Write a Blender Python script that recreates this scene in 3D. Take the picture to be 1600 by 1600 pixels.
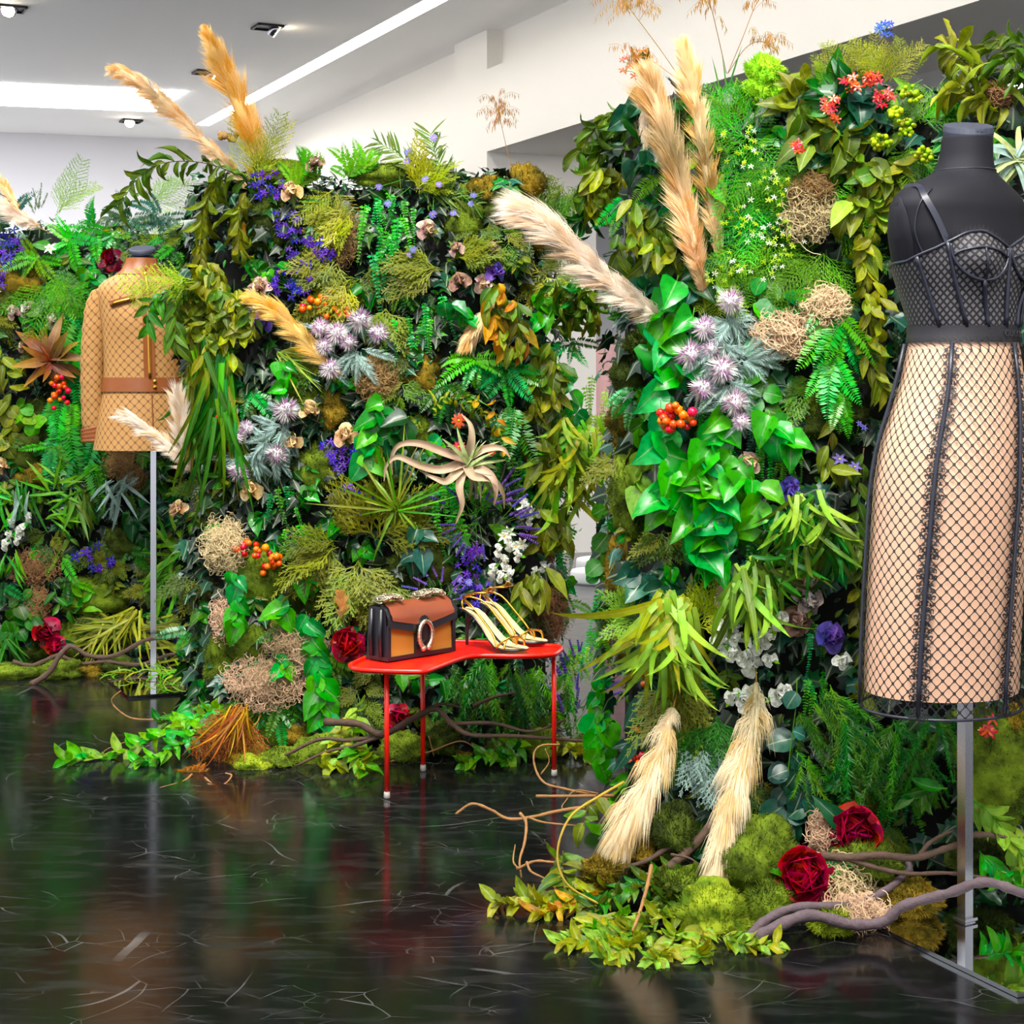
import bpy, math, random
from mathutils import Vector, Matrix, noise
random.seed(7)
R = math.radians
for o in list(bpy.data.objects): bpy.data.objects.remove(o, do_unlink=True)
scn = bpy.context.scene
COL = scn.collection

# ------------------------------------------------------------------ camera, world, exposure
EYE, F = 1.05, 2600.0                       # eye height (m), focal length in pixels of a 1600 px frame
cam = bpy.data.objects.new('camera', bpy.data.cameras.new('camera'))
COL.objects.link(cam); scn.camera = cam
cam.location = (0, 0, EYE); cam.rotation_euler = (R(90), 0, 0)
cam.data.sensor_width = 36; cam.data.lens = F * 36 / 1600; cam.data.shift_y = -0.125
cam.data.clip_start = .05
wd = bpy.data.worlds.new('shop_daylight'); scn.world = wd; wd.use_nodes = True
wd.node_tree.nodes['Background'].inputs[0].default_value = (.93, .96, 1, 1)
wd.node_tree.nodes['Background'].inputs[1].default_value = 0.80
vs = scn.view_settings
vs.view_transform = 'Standard'; vs.look = 'None'; vs.gamma = 1; vs.use_curve_mapping = False
vs.exposure = 0.95
ZC = 3.2                                     # ceiling height
PANEL_E, STRIP_E, SPOT_W = 7.5, 9.0, 86.0

# ------------------------------------------------------------------ helpers
def at(px, py, Y): return Vector(((px-800)*Y/F, Y, EYE-(py-600)*Y/F))
def floor_at(px, py):
    Y = EYE*F/(py-600); return Vector(((px-800)*Y/F, Y, 0))
def rgb(h):
    h = h.lstrip('#'); c = [int(h[i:i+2], 16)/255 for i in (0, 2, 4)]
    return tuple(x/12.92 if x <= .04045 else ((x+.055)/1.055)**2.4 for x in c)+(1,)
def rnd(a, b): return random.uniform(a, b)

class MB:
    def __init__(s): s.v = []; s.f = []; s.m = []; s.uv = []
    def add(s, vs, fs, uvs=None, mi=0):
        o = len(s.v); s.v += [tuple(v) for v in vs]
        s.f += [tuple(i+o for i in f) for f in fs]; s.m += [mi]*len(fs)
        s.uv += uvs if uvs else [(.3, .5)]*len(vs)
    def box(s, c, size, M=None, mi=0):
        x, y, z = [q/2 for q in size]; c = Vector(c)
        vs = [Vector((a*x, b*y, d*z)) for a in (-1, 1) for b in (-1, 1) for d in (-1, 1)]
        if M: vs = [M @ v for v in vs]
        s.add([v+c for v in vs], [(0,1,3,2),(4,6,7,5),(0,4,5,1),(2,3,7,6),(0,2,6,4),(1,5,7,3)], None, mi)
    def prism(s, poly, z0, z1, mi=0):
        n = len(poly); vs = [(x, y, z0) for x, y in poly]+[(x, y, z1) for x, y in poly]
        fs = [tuple(range(n-1, -1, -1)), tuple(range(n, 2*n))]+[(i, (i+1) % n, n+(i+1) % n, n+i) for i in range(n)]
        s.add(vs, fs, None, mi)
    def tube(s, pts, r, n=6, mi=0, cap=True):
        pts = [Vector(p) for p in pts]; m = len(pts)
        rs = r if isinstance(r, (list, tuple)) else [r]*m
        up = None; vs = []
        for i in range(m):
            t = (pts[min(i+1, m-1)]-pts[max(i-1, 0)])
            t = t.normalized() if t.length > 1e-9 else Vector((0, 0, 1))
            if up is None: up = t.orthogonal().normalized()
            else:
                up = up-t*up.dot(t); up = up.normalized() if up.length > 1e-6 else t.orthogonal().normalized()
            b = t.cross(up)
            for k in range(n):
                a = 2*math.pi*k/n; vs.append(pts[i]+(up*math.cos(a)+b*math.sin(a))*rs[i])
        fs = [(i*n+k, i*n+(k+1) % n, (i+1)*n+(k+1) % n, (i+1)*n+k) for i in range(m-1) for k in range(n)]
        if cap: fs += [tuple(range(n-1, -1, -1)), tuple(range((m-1)*n, m*n))]
        s.add(vs, fs, [(k/n, i/max(1, m-1)) for i in range(m) for k in range(n)], mi)
    def ribbon(s, pts, ws, nor, mi=0):
        pts = [Vector(p) for p in pts]; m = len(pts); vs = []
        for i in range(m):
            t = pts[min(i+1, m-1)]-pts[max(i-1, 0)]; x = t.cross(nor)
            x = x.normalized() if x.length > 1e-9 else t.orthogonal().normalized()
            w = ws[i] if isinstance(ws, (list, tuple)) else ws
            vs += [pts[i]-x*w, pts[i]+x*w]
        s.add(vs, [(2*i, 2*i+1, 2*i+3, 2*i+2) for i in range(m-1)], [(k, i/(m-1)) for i in range(m) for k in (0, 1)], mi)
    def ball(s, c, r, nu=6, nv=4, mi=0, sc=(1, 1, 1)):
        c = Vector(c); vs = [c+Vector((0, 0, r*sc[2]))]
        for j in range(1, nv):
            for i in range(nu):
                a = math.pi*j/nv; b = 2*math.pi*i/nu
                vs.append(c+Vector((r*sc[0]*math.sin(a)*math.cos(b), r*sc[1]*math.sin(a)*math.sin(b), r*sc[2]*math.cos(a))))
        vs.append(c-Vector((0, 0, r*sc[2]))); L = len(vs)-1; fs = []
        for i in range(nu):
            k = (i+1) % nu; fs.append((0, 1+i, 1+k)); fs.append((L, L-nu+k, L-nu+i))
            for j in range(nv-2): fs.append((1+j*nu+i, 1+(j+1)*nu+i, 1+(j+1)*nu+k, 1+j*nu+k))
        s.add(vs, fs, None, mi)
    def rings(s, rings, uvs=None, cap0=False, cap1=False, closed=True, mi=0):
        n = len(rings[0]); m = len(rings); vs = [p for r in rings for p in r]
        fs = [(i*n+k, i*n+(k+1) % n, (i+1)*n+(k+1) % n, (i+1)*n+k) for i in range(m-1) for k in range(n if closed else n-1)]
        if cap0: fs.append(tuple(range(n-1, -1, -1)))
        if cap1: fs.append(tuple(range((m-1)*n, m*n)))
        s.add(vs, fs, uvs, mi)
    def mesh(s, name, mats, smooth=True):
        me = bpy.data.meshes.new(name); me.from_pydata(s.v, [], s.f)
        for m in (mats if isinstance(mats, (list, tuple)) else [mats]): me.materials.append(m)
        me.polygons.foreach_set('material_index', s.m)
        me.polygons.foreach_set('use_smooth', [smooth]*len(s.f))
        ul = me.uv_layers.new(name='UVMap'); li = [0]*len(me.loops)
        me.loops.foreach_get('vertex_index', li); fl = []
        for i in li: fl += s.uv[i]
        ul.data.foreach_set('uv', fl); me.update(); return me

def tag(o, label=None, cat=None, group=None, kind=None):
    if label: o['label'] = label
    if cat: o['category'] = cat
    if group: o['group'] = group
    if kind: o['kind'] = kind
    return o
def link(name, me, parent=None, mw=None):
    o = bpy.data.objects.new(name, me); COL.objects.link(o)
    if parent: o.parent = parent
    if mw is not None: o.matrix_basis = mw
    return o
def thing(name, label, cat, loc, group=None, kind=None):
    o = bpy.data.objects.new(name, None); COL.objects.link(o); o.location = loc
    o.empty_display_size = .02
    return tag(o, label, cat, group, kind)
def build(name, mb, mats, parent=None, smooth=True, flip=None):
    """link a mesh whose vertices are in world coordinates; children are shifted by the parent's location"""
    o = link(name, mb.mesh(name, mats, smooth), parent)
    if parent: o.location = -parent.matrix_basis.translation
    return o
def struct(name, mb, mats, smooth=False): return tag(build(name, mb, mats, None, smooth), kind='structure')
def crom(P, k=5):
    P = [Vector(p) for p in P]
    if len(P) < 3: return [P[0].lerp(P[-1], i/k) for i in range(k+1)]
    Q = [P[0]*2-P[1]]+P+[P[-1]*2-P[-2]]; out = []
    for i in range(1, len(Q)-2):
        a, b, c, d = Q[i-1:i+3]
        for j in range(k):
            t = j/k
            out.append(.5*((2*b)+(c-a)*t+(2*a-5*b+4*c-d)*t*t+(3*b-a-3*c+d)*t**3))
    out.append(P[-1]); return out
def lerpt(tab, x):
    if x <= tab[0][0]: return tab[0][1:]
    for p, q in zip(tab, tab[1:]):
        if x <= q[0]:
            t = (x-p[0])/(q[0]-p[0]); return tuple(a+(b-a)*t for a, b in zip(p[1:], q[1:]))
    return tab[-1][1:]

# ------------------------------------------------------------------ materials
def nt(name):
    m = bpy.data.materials.new(name); m.use_nodes = True; t = m.node_tree
    return m, t, t.nodes['Principled BSDF'], t.nodes['Material Output']
def node(t, typ, **kw):
    n = t.nodes.new(typ)
    for k, v in kw.items():
        if k.startswith('i'): n.inputs[int(k[1:])].default_value = v
        else: setattr(n, k, v)
    return n
def mx(t, a, b, fac, blend='MIX'):
    n = node(t, 'ShaderNodeMix', data_type='RGBA', blend_type=blend)
    for sock, v in ((n.inputs[0], fac), (n.inputs[6], a), (n.inputs[7], b)):
        if isinstance(v, bpy.types.NodeSocket): t.links.new(v, sock)
        else: sock.default_value = v
    return n.outputs[2]
def mth(t, op, a, b=None, c=None):
    n = node(t, 'ShaderNodeMath', operation=op)
    for i, v in enumerate((a, b, c)):
        if v is None: continue
        if isinstance(v, bpy.types.NodeSocket): t.links.new(v, n.inputs[i])
        else: n.inputs[i].default_value = v
    return n.outputs[0]
def ramp(t, fac, *stops):
    n = node(t, 'ShaderNodeValToRGB'); e = n.color_ramp.elements
    while len(e) < len(stops): e.new(.5)
    for el, (p, c) in zip(e, stops): el.position = p; el.color = c if len(c) == 4 else (*c, 1)
    t.links.new(fac, n.inputs[0]); return n.outputs[0]
def simple(name, col, rough=.5, metal=0, bump=0, bscale=200, var=.0, spec=.5, nscale=40):
    m, t, b, o = nt(name); c = rgb(col) if isinstance(col, str) else col
    b.inputs['Roughness'].default_value = rough; b.inputs['Metallic'].default_value = metal
    b.inputs['Specular IOR Level'].default_value = spec
    tc = node(t, 'ShaderNodeTexCoord')
    nz = node(t, 'ShaderNodeTexNoise'); nz.inputs['Scale'].default_value = nscale; nz.inputs['Detail'].default_value = 4
    t.links.new(tc.outputs['Object'], nz.inputs['Vector'])
    dark = tuple(x*(1-var) for x in c[:3])+(1,)
    t.links.new(mx(t, dark, c, nz.outputs['Fac']), b.inputs['Base Color'])
    if bump:
        n2 = node(t, 'ShaderNodeTexNoise'); n2.inputs['Scale'].default_value = bscale
        t.links.new(tc.outputs['Object'], n2.inputs['Vector'])
        bp = node(t, 'ShaderNodeBump'); bp.inputs['Strength'].default_value = bump; bp.inputs['Distance'].default_value = .002
        t.links.new(n2.outputs['Fac'], bp.inputs['Height']); t.links.new(bp.outputs[0], b.inputs['Normal'])
    return m
def emit(name, col, e):
    m, t, b, o = nt(name); b.inputs['Base Color'].default_value = (.8, .8, .8, 1)
    b.inputs['Emission Color'].default_value = col; b.inputs['Emission Strength'].default_value = e
    return m
def leafy(name, col, rough=.45, trans=.25, hue=.03, val=.35, rib=.25, spec=.35, tip=None):
    """leaf or petal: per-object colour variation, paler midrib, some light passing through"""
    m, t, b, o = nt(name); c = rgb(col)
    oi = node(t, 'ShaderNodeObjectInfo'); uv = node(t, 'ShaderNodeUVMap'); sp = node(t, 'ShaderNodeSeparateXYZ')
    t.links.new(uv.outputs[0], sp.inputs[0])
    base = c
    if tip:
        base = mx(t, c, rgb(tip), mth(t, 'POWER', sp.outputs[1], 1.5))
    hs = node(t, 'ShaderNodeHueSaturation')
    if isinstance(base, bpy.types.NodeSocket): t.links.new(base, hs.inputs['Color'])
    else: hs.inputs['Color'].default_value = base
    t.links.new(mth(t, 'MULTIPLY_ADD', oi.outputs['Random'], hue*2, .5-hue), hs.inputs['Hue'])
    r2 = mth(t, 'FRACT', mth(t, 'MULTIPLY', oi.outputs['Random'], 17.31))
    vc = .95 if name.startswith(('plume', 'white', 'th', 'tanp', 'lichen', 'duskp', 'airp', 'berry', 'yellowc')) else .76
    t.links.new(mth(t, 'MULTIPLY_ADD', r2, val*1.5, vc-val*.75), hs.inputs['Value']); hs.inputs['Saturation'].default_value = 1.14
    tc = node(t, 'ShaderNodeTexCoord'); mo = node(t, 'ShaderNodeTexNoise'); mo.inputs['Scale'].default_value = 5; mo.inputs['Detail'].default_value = 3
    t.links.new(tc.outputs['Object'], mo.inputs['Vector'])
    colr = mx(t, hs.outputs[0], mx(t, hs.outputs[0], (.32, .34, .22, 1), 1.0, 'MULTIPLY'), ramp(t, mo.outputs['Fac'], (.48, (0, 0, 0)), (.75, (.8, .8, .8))))
    if rib:
        d = mth(t, 'ABSOLUTE', mth(t, 'SUBTRACT', sp.outputs[0], .5))
        k = mth(t, 'MULTIPLY', mth(t, 'LESS_THAN', d, .03), rib*.7)
        colr = mx(t, colr, (.75, .85, .5, 1), k)
    t.links.new(colr, b.inputs['Base Color'])
    b.inputs['Roughness'].default_value = rough; b.inputs['Specular IOR Level'].default_value = spec
    if trans:
        tr = node(t, 'ShaderNodeBsdfTranslucent'); t.links.new(colr, tr.inputs[0])
        ms = node(t, 'ShaderNodeMixShader'); ms.inputs[0].default_value = trans
        t.links.new(b.outputs[0], ms.inputs[1]); t.links.new(tr.outputs[0], ms.inputs[2]); t.links.new(ms.outputs[0], o.inputs[0])
    return m
def mossy(name, c1, c2, scale=14, rough=.9):
    m, t, b, o = nt(name); tc = node(t, 'ShaderNodeTexCoord'); nz = node(t, 'ShaderNodeTexNoise')
    nz.inputs['Scale'].default_value = scale; nz.inputs['Detail'].default_value = 6; nz.inputs['Roughness'].default_value = .7
    t.links.new(tc.outputs['Object'], nz.inputs['Vector'])
    t.links.new(ramp(t, nz.outputs['Fac'], (.38, rgb(c1)), (.64, rgb(c2))), b.inputs['Base Color'])
    b.inputs['Roughness'].default_value = rough; b.inputs['Specular IOR Level'].default_value = .15
    return m
def pattern(t, cellu, cellv, line, knot, hole):
    """net of crossing diagonals with a little ring pair at each crossing; UV in metres; returns 0..1 (1 = thread)"""
    uv = node(t, 'ShaderNodeUVMap'); sp = node(t, 'ShaderNodeSeparateXYZ'); t.links.new(uv.outputs[0], sp.inputs[0])
    u = mth(t, 'MULTIPLY', sp.outputs[0], 1/cellu); v = mth(t, 'MULTIPLY', sp.outputs[1], 1/cellv)
    a = mth(t, 'FRACT', mth(t, 'ADD', u, v)); b = mth(t, 'FRACT', mth(t, 'SUBTRACT', u, v))
    da = mth(t, 'SUBTRACT', .5, mth(t, 'ABSOLUTE', mth(t, 'SUBTRACT', a, .5)))
    db = mth(t, 'SUBTRACT', .5, mth(t, 'ABSOLUTE', mth(t, 'SUBTRACT', b, .5)))
    ln = mth(t, 'LESS_THAN', mth(t, 'MINIMUM', da, db), line)
    rr = mth(t, 'SQRT', mth(t, 'ADD', mth(t, 'MULTIPLY', da, da), mth(t, 'MULTIPLY', db, db)))
    ring = mth(t, 'MULTIPLY', mth(t, 'LESS_THAN', rr, knot), mth(t, 'GREATER_THAN', rr, hole))
    dot = mth(t, 'LESS_THAN', rr, hole*.4)
    return mth(t, 'MAXIMUM', mth(t, 'MAXIMUM', ln, ring), dot)
def lace(name, thread, gap, cellu, cellv, line, knot, hole, see=True, rough=.6):
    m, t, b, o = nt(name); k = pattern(t, cellu, cellv, line, knot, hole)
    b.inputs['Roughness'].default_value = rough
    if see:
        b.inputs['Base Color'].default_value = rgb(thread)
        tr = node(t, 'ShaderNodeBsdfTransparent'); ms = node(t, 'ShaderNodeMixShader')
        t.links.new(mth(t, 'MULTIPLY_ADD', k, .9, .08), ms.inputs[0]); t.links.new(tr.outputs[0], ms.inputs[1])
        t.links.new(b.outputs[0], ms.inputs[2]); t.links.new(ms.outputs[0], o.inputs[0])
    else:
        t.links.new(mx(t, rgb(gap), rgb(thread), k), b.inputs['Base Color'])
    return m

# floor: black polished screed, scuffed and scratched
def floor_mat():
    m, t, b, o = nt('black_polished_floor'); tc = node(t, 'ShaderNodeTexCoord')
    def mp(sc, rot, loc=(0, 0, 0)):
        n = node(t, 'ShaderNodeMapping'); n.inputs['Scale'].default_value = sc; n.inputs['Rotation'].default_value = rot
        n.inputs['Location'].default_value = loc; t.links.new(tc.outputs['Object'], n.inputs['Vector']); return n.outputs[0]
    def nz(vec, s, d=4, dist=0):
        n = node(t, 'ShaderNodeTexNoise'); n.inputs['Scale'].default_value = s; n.inputs['Detail'].default_value = d
        n.inputs['Distortion'].default_value = dist; t.links.new(vec, n.inputs['Vector']); return n.outputs['Fac']
    tot = None
    for i, (s, rz, thr) in enumerate(((2.2, .3, .0035), (3.7, 1.2, .004), (6.5, 2.1, .007), (5.1, .8, .005), (11.0, 2.7, .010))):
        vec = mp((1, 1+.7*(i % 3), 1), (0, 0, rz), (i*3.1, i*1.7, 0))
        wn = node(t, 'ShaderNodeTexNoise'); wn.inputs['Scale'].default_value = 1.7; t.links.new(vec, wn.inputs['Vector'])
        va = node(t, 'ShaderNodeVectorMath', operation='MULTIPLY_ADD'); va.inputs[1].default_value = (.35, .35, 0)
        t.links.new(wn.outputs['Color'], va.inputs[0]); t.links.new(vec, va.inputs[2])
        vo = node(t, 'ShaderNodeTexVoronoi', feature='DISTANCE_TO_EDGE'); vo.inputs['Scale'].default_value = s
        t.links.new(va.outputs[0], vo.inputs['Vector'])
        ln = mth(t, 'LESS_THAN', vo.outputs['Distance'], thr)
        msk = ramp(t, nz(mp((1, 1, 1), (0, 0, 0), (i*7, 3, 0)), 4.5, 3), (.55, (0, 0, 0)), (.70, (1, 1, 1)))
        l2 = mth(t, 'MULTIPLY', ln, msk); tot = l2 if tot is None else mth(t, 'MAXIMUM', tot, l2)
    scuff = ramp(t, nz(mp((1, 3.2, 1), (0, 0, .25)), 7, 8, .6), (.5, (0, 0, 0)), (.78, (1, 1, 1)))
    fine = nz(mp((1, 6, 1), (0, 0, .1)), 40, 3)
    sc2 = mth(t, 'MULTIPLY', scuff, fine)
    c1 = mx(t, (.004, .004, .0045, 1), (.030, .031, .033, 1), sc2)
    c2 = mx(t, c1, (.15, .15, .145, 1), mth(t, 'MULTIPLY', tot, .6))
    t.links.new(c2, b.inputs['Base Color'])
    t.links.new(mth(t, 'MULTIPLY_ADD', scuff, .12, .12), b.inputs['Roughness'])
    b.inputs['Specular IOR Level'].default_value = .24
    return m
M = {}
M['floor'] = floor_mat()
M['ceil'] = simple('white_ceiling_plaster', '#fbfaf8', .85, var=.03, nscale=2)
M['wallw'] = simple('warm_white_plaster', '#efeae2', .8, var=.03, nscale=2)
M['wallg'] = simple('cool_white_plaster', '#d8d6da', .8, var=.03, nscale=2)
M['panel'] = emit('light_panel_diffuser', (.96, .98, 1, 1), PANEL_E)
M['strip'] = emit('warm_led_strip', (1, .95, .86, 1), STRIP_E)
M['lamp'] = emit('downlight_lens', (1, .83, .6, 1), 30)
M['dark'] = simple('black_fixture', '#151413', .4)
M['steel'] = simple('polished_steel', '#b4b4ba', .2, 1)
M['mirror'] = simple('mirror_plate', '#d9dde0', .03, 1)
M['backing'] = simple('crevice_shade_backing', '#0b0f07', .95, var=.6, nscale=30, bump=.8, bscale=60)  # blackened so its colour stands in for shade between the leaves

# ------------------------------------------------------------------ setting
mb = MB(); mb.prism([(-6, -2), (9, -2), (9, 17), (-6, 17)], -.1, 0); struct('floor', mb, M['floor'])
# main right wall line: ceiling edge of its front plane
P0 = Vector((-.365, 10.55)); D = Vector((-.425, .905)).normalized(); N = Vector((-D.y, D.x))
if N.x > 0: N = -N                          # N points into the room (to the left)
def wl(s, off=0): p = P0+D*s-N*off; return (p.x, p.y)      # off: metres behind the front plane
def wbox(mb, s0, s1, o0, o1, z0, z1): mb.prism([wl(s0, o0), wl(s1, o0), wl(s1, o1), wl(s0, o1)], z0, z1)
mb = MB(); S0, S1 = -15, 4.8
SA = Vector((-.358, 9.317)); SB = Vector((-2.52, 13.86)); SD = (SB-SA).normalized(); SN = Vector((-SD.y, SD.x))*.12     # slot for the long strip light
SA = SB-SD*15.0; XE = -6.0
mb.prism([tuple(SA), (wl(S0)[0]+1.5, SA.y), wl(S0, .3), wl(S1, .3), tuple(SB)], ZC, ZC+.16)
mb.prism([tuple(SA+SN), tuple(SB+SN), (XE, 13.5), (XE, -2), (SA.x+SN.x, -2)], ZC, ZC+.16)
mb.prism([tuple(SB), wl(S1, .3), (XE, 14.6), (XE, 13.5), tuple(SB+SN)], ZC, ZC+.16); struct('ceiling', mb, M['ceil'])
mb = MB()
wbox(mb, S0, S1, 0, .75, 2.46, 2.96)        # bulkhead
wbox(mb, S0, S1, .10, .75, 2.96, ZC+.1)     # set-back band above it
for a, b in ((-.5, 0), (-8.6, -8.0), (-14, -13.4)):
    wbox(mb, a, b, 0, .75, 0, 2.46); wbox(mb, a, b, 0, .1, 2.96, ZC)
wbox(mb, 1.7, S1, 0, .75, 0, 2.46)
struct('wall_right', mb, M['wallw'])
mb = MB()
bl = [(-9, 13.05), (-4.376, 14.2), (-2.33, 14.78), (-2.0, 14.9), (-2.0, 15.3), (-9, 13.5)]
mb.prism(bl, 0, ZC+.1); struct('wall_back', mb, M['wallg'])
# neighbouring room seen through the openings
mb = MB(); mb.prism([wl(S0, .75), wl(S1, .75), wl(S1, 9), wl(S0, 9)], 2.62, 2.7); struct('ceiling_next_room', mb, M['ceil'])
mb = MB(); wbox(mb, S0, S1, 8.5, 8.7, 0, 2.62); wbox(mb, S1, S1+.2, .4, 8.7, 0, 2.62); struct('wall_next_room', mb, M['wallg'])

# light panels and LED strips set into the ceiling
def ceil_poly(name, px, label, mat, z=ZC, cat='light', group=None):
    pts = [Vector((((x-800)*Y/F), Y)) for x, y in px for Y in [(z-EYE)*F/(600-y)]]
    mb = MB(); mb.prism([(p.x, p.y) for p in pts], z-.012, z+.002)
    return tag(build(name, mb, mat, None, False), label, cat, group)
def panel_xy(name, poly, label, mat, z=ZC, group=None):
    mb = MB(); mb.prism(poly, z-.014, z-.001); return tag(build(name, mb, mat, None, False), label, 'light', group)
panel_xy('light_panel', [(-2.39, 12.2), (-2.80, 13.06), (-5.9, 12.27), (-5.9, 11.3)], 'broad glowing white light panel set into the far left ceiling', M['panel'])
q0 = Vector((-.358, 9.317)); q1 = Vector((-2.52, 13.86))
def strip(p, q, w):
    d = (q-p).normalized(); n = Vector((-d.y, d.x))*w; return [tuple(p), tuple(q), tuple(q+n), tuple(p+n)]
panel_xy('led_strip', [tuple(SA), tuple(SB), tuple(SB+SN), tuple(SA+SN)], 'long warm white strip light running along the ceiling', M['strip'], ZC+.08)
for k, (cx, cy, w, h) in enumerate(((-.9, 3.0, 2.4, 1.0), (-2.6, 6.2, 2.4, .9), (.4, .6, 2.4, .9))):
    panel_xy('ceiling_panel', [(cx-w/2, cy-h/2), (cx+w/2, cy-h/2), (cx+w/2, cy+h/2), (cx-w/2, cy+h/2)],
             'broad white light panel in the ceiling above the plant walls', M['panel'], group='ceiling panels above the plant walls')
for k, (s0, s1) in enumerate(((-10.2, -4.4), (-3.5, 1.0))):
    panel_xy('led_strip', strip(Vector(wl(s0, 2.1)), Vector(wl(s1, 2.1)), .14), ['strip light in the next room above the curled leaves at right', 'strip light in the next room behind the white wall'][k], M['strip'], 2.615)
panel_xy('light_panel', [wl(-6, 3.6), wl(1, 3.6), wl(1, 4.8), wl(-6, 4.8)], 'wide light panel in the ceiling of the next room', M['panel'], 2.615)

def downlight(px, py, label, tx, ty, z=ZC, s=.075):
    Y = (z-EYE)*F/(600-py); c = Vector(((px-800)*Y/F, Y, z)); r = thing('downlight', label, 'ceiling lamp', c, 'square ceiling downlights')
    Mz = Matrix.Rotation(math.atan2(D.y, D.x), 3, 'Z'); mb = MB()
    for a, b in ((1, 0), (-1, 0), (0, 1), (0, -1)):
        mb.box(c+Mz @ Vector((a*s, b*s, -.006)), (.012 if a else 2*s+.012, .012 if b else 2*s+.012, .016), Mz)
    build('bezel', mb, M['dark'], r, False)
    mb = MB(); mb.box(c+Vector((0, 0, -.002)), (2*s, 2*s, .004), Mz); build('housing', mb, M['dark'], r, False)
    mb = MB(); a = c+Vector((tx*.02, ty*.02, -.004)); b = c+Vector((tx*.055, ty*.055, -.03))
    mb.tube([a, b], .045, 16); build('lamp_body', mb, M['steel'], r)
    mb = MB(); mb.tube([b, b+(b-a).normalized()*.004], .038, 16); build('lens', mb, M['lamp'], r)
downlight(17, 12, 'lit square downlight in the ceiling corner at upper left', 0, -1)
downlight(418, 41, 'square downlight turned away beside the long strip light', 1, .3)
downlight(322, 112, 'square downlight behind the taller left pampas plume', 1, .2)
downlight(205, 188, 'lit square downlight just below the bright ceiling panel', 0, -1)
# unseen spots added above the aisle to put crisp highlights on the foliage
def spot(loc, target, w, size=40, col=(1, .95, .88)):
    l = bpy.data.lights.new('added_spot', 'SPOT'); l.energy = w; l.spot_size = R(size); l.spot_blend = .6; l.shadow_soft_size = .06; l.color = col
    c = Vector(loc); d = (Vector(target)-c).normalized()
    r = thing('spotlight', 'unseen spotlight added over the aisle for foliage highlights', 'ceiling lamp', c, 'added spotlights over the aisle')
    mb = MB(); mb.tube([c-d*.005, c-d*.11], .05, 14); build('lamp_body', mb, M['dark'], r)
    o = bpy.data.objects.new('added_spot', l); COL.objects.link(o); o.parent = r; o.location = d*.012
    o.rotation_euler = d.to_track_quat('-Z', 'Y').to_euler()
for x, y, tx, ty, tz, w in ((-.55, 3.3, -.5, 4.85, .7, 1.6), (-.1, 3.6, -.05, 4.9, .9, 1.0), (.45, 2.1, .4, 3.7, .7, 1.0), (1.0, 1.8, .85, 3.55, .8, 1.1), (.2, 2.2, .45, 3.7, 1.35, .7),
                            (-1.9, 4.4, -1.9, 6.25, .8, 1.6), (-1.1, 4.3, -1.3, 6.3, .9, 1.3), (-1.0, 2.6, -1.1, 4.6, .2, .9), (.75, 1.0, .9, 3.2, .9, .8), (-.2, 1.6, .1, 3.3, .1, .7)):
    spot((x, y, ZC-.03), (tx, ty, tz), SPOT_W*w, 46)

# ------------------------------------------------------------------ freestanding plant walls (footprints, metres)
WALLS = {
 'A': dict(front=[(.275, 4.05), (.27, 3.88), (.325, 3.74), (1.1, 3.55), (2.3, 3.42)], back=[(2.3, 3.75), (.5, 4.1)], h=1.66),
 'B': dict(front=[(-.93, 5.3), (-.95, 5.02), (-.85, 4.92), (-.2, 4.86), (.02, 4.88), (.10, 4.97), (.10, 5.25)], back=[(-.2, 5.35)], h=1.62),
 'C': dict(front=[(-3.4, 6.15), (-2.4, 6.27), (-1.2, 6.34), (-.55, 6.4)], back=[(-.55, 6.75), (-3.4, 6.6)], h=1.62)}
WLABEL = {'A': 'nearest freestanding plant wall behind the black dress form', 'B': 'middle freestanding plant wall behind the red table',
          'C': 'farthest plant wall behind the tan patterned jacket'}
def wall_pt(w, px):
    """where the sight line through column px meets the front of wall w"""
    k = (px-800)/F; best = None; fr = WALLS[w]['front']
    for (x0, y0), (x1, y1) in zip(fr, fr[1:]):
        den = (x1-x0)-k*(y1-y0)
        if abs(den) < 1e-9: continue
        t = (k*y0-x0)/den
        if -1e-6 <= t <= 1+1e-6:
            Y = y0+(y1-y0)*t
            if best is None or Y < best: best = Y
    if best is None:
        best = min(fr, key=lambda p: abs((p[0]/p[1])*F+800-px))[1]
    return best
def on(w, px, py, off=.05): return at(px, py, wall_pt(w, px)-off)
for k, W in WALLS.items():
    r = thing('plant_wall', WLABEL[k], 'plant wall', (W['front'][2][0], W['front'][2][1], 0), 'freestanding plant walls'); W['root'] = r
    mb = MB(); mb.prism(W['front']+W['back'], 0, W['h']); build('backing', mb, M['backing'], r, False)

# ------------------------------------------------------------------ fabrics and leathers
M['formblue'] = simple('black_jersey', '#0b0c15', .7, bump=.15, bscale=900, var=.15, spec=.25)
M['formcap'] = simple('navy_cap', '#232838', .6)
M['lace'] = lace('black_net_lace', '#0d0c12', '#000000', .0205, .0235, .062, .20, .11)
M['bust'] = lace('grey_lace_bodice', '#0b0b10', '#5a565a', .0135, .0155, .19, .30, .0001, see=False)
M['ruffle'] = lace('dense_black_ruffle_lace', '#0b0a10', '#000000', .006, .008, .24, .3, .05)
M['peach'] = simple('peach_satin_lining', '#fccaa8', .45, var=.06, nscale=12)
M['satin'] = simple('black_satin_piping', '#20222f', .35)
M['belt'] = simple('black_grosgrain_band', '#15131a', .55, bump=.2, bscale=700)
M['print'] = simple('band_lettering', '#2d2a33', .5)
M['mono'] = lace('tan_monogram_canvas', '#6a4620', '#a87b42', .028, .032, .045, .20, .10, see=False, rough=.7)
M['leather'] = simple('cognac_leather', '#854612', .45, var=.2, bump=.1)
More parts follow.
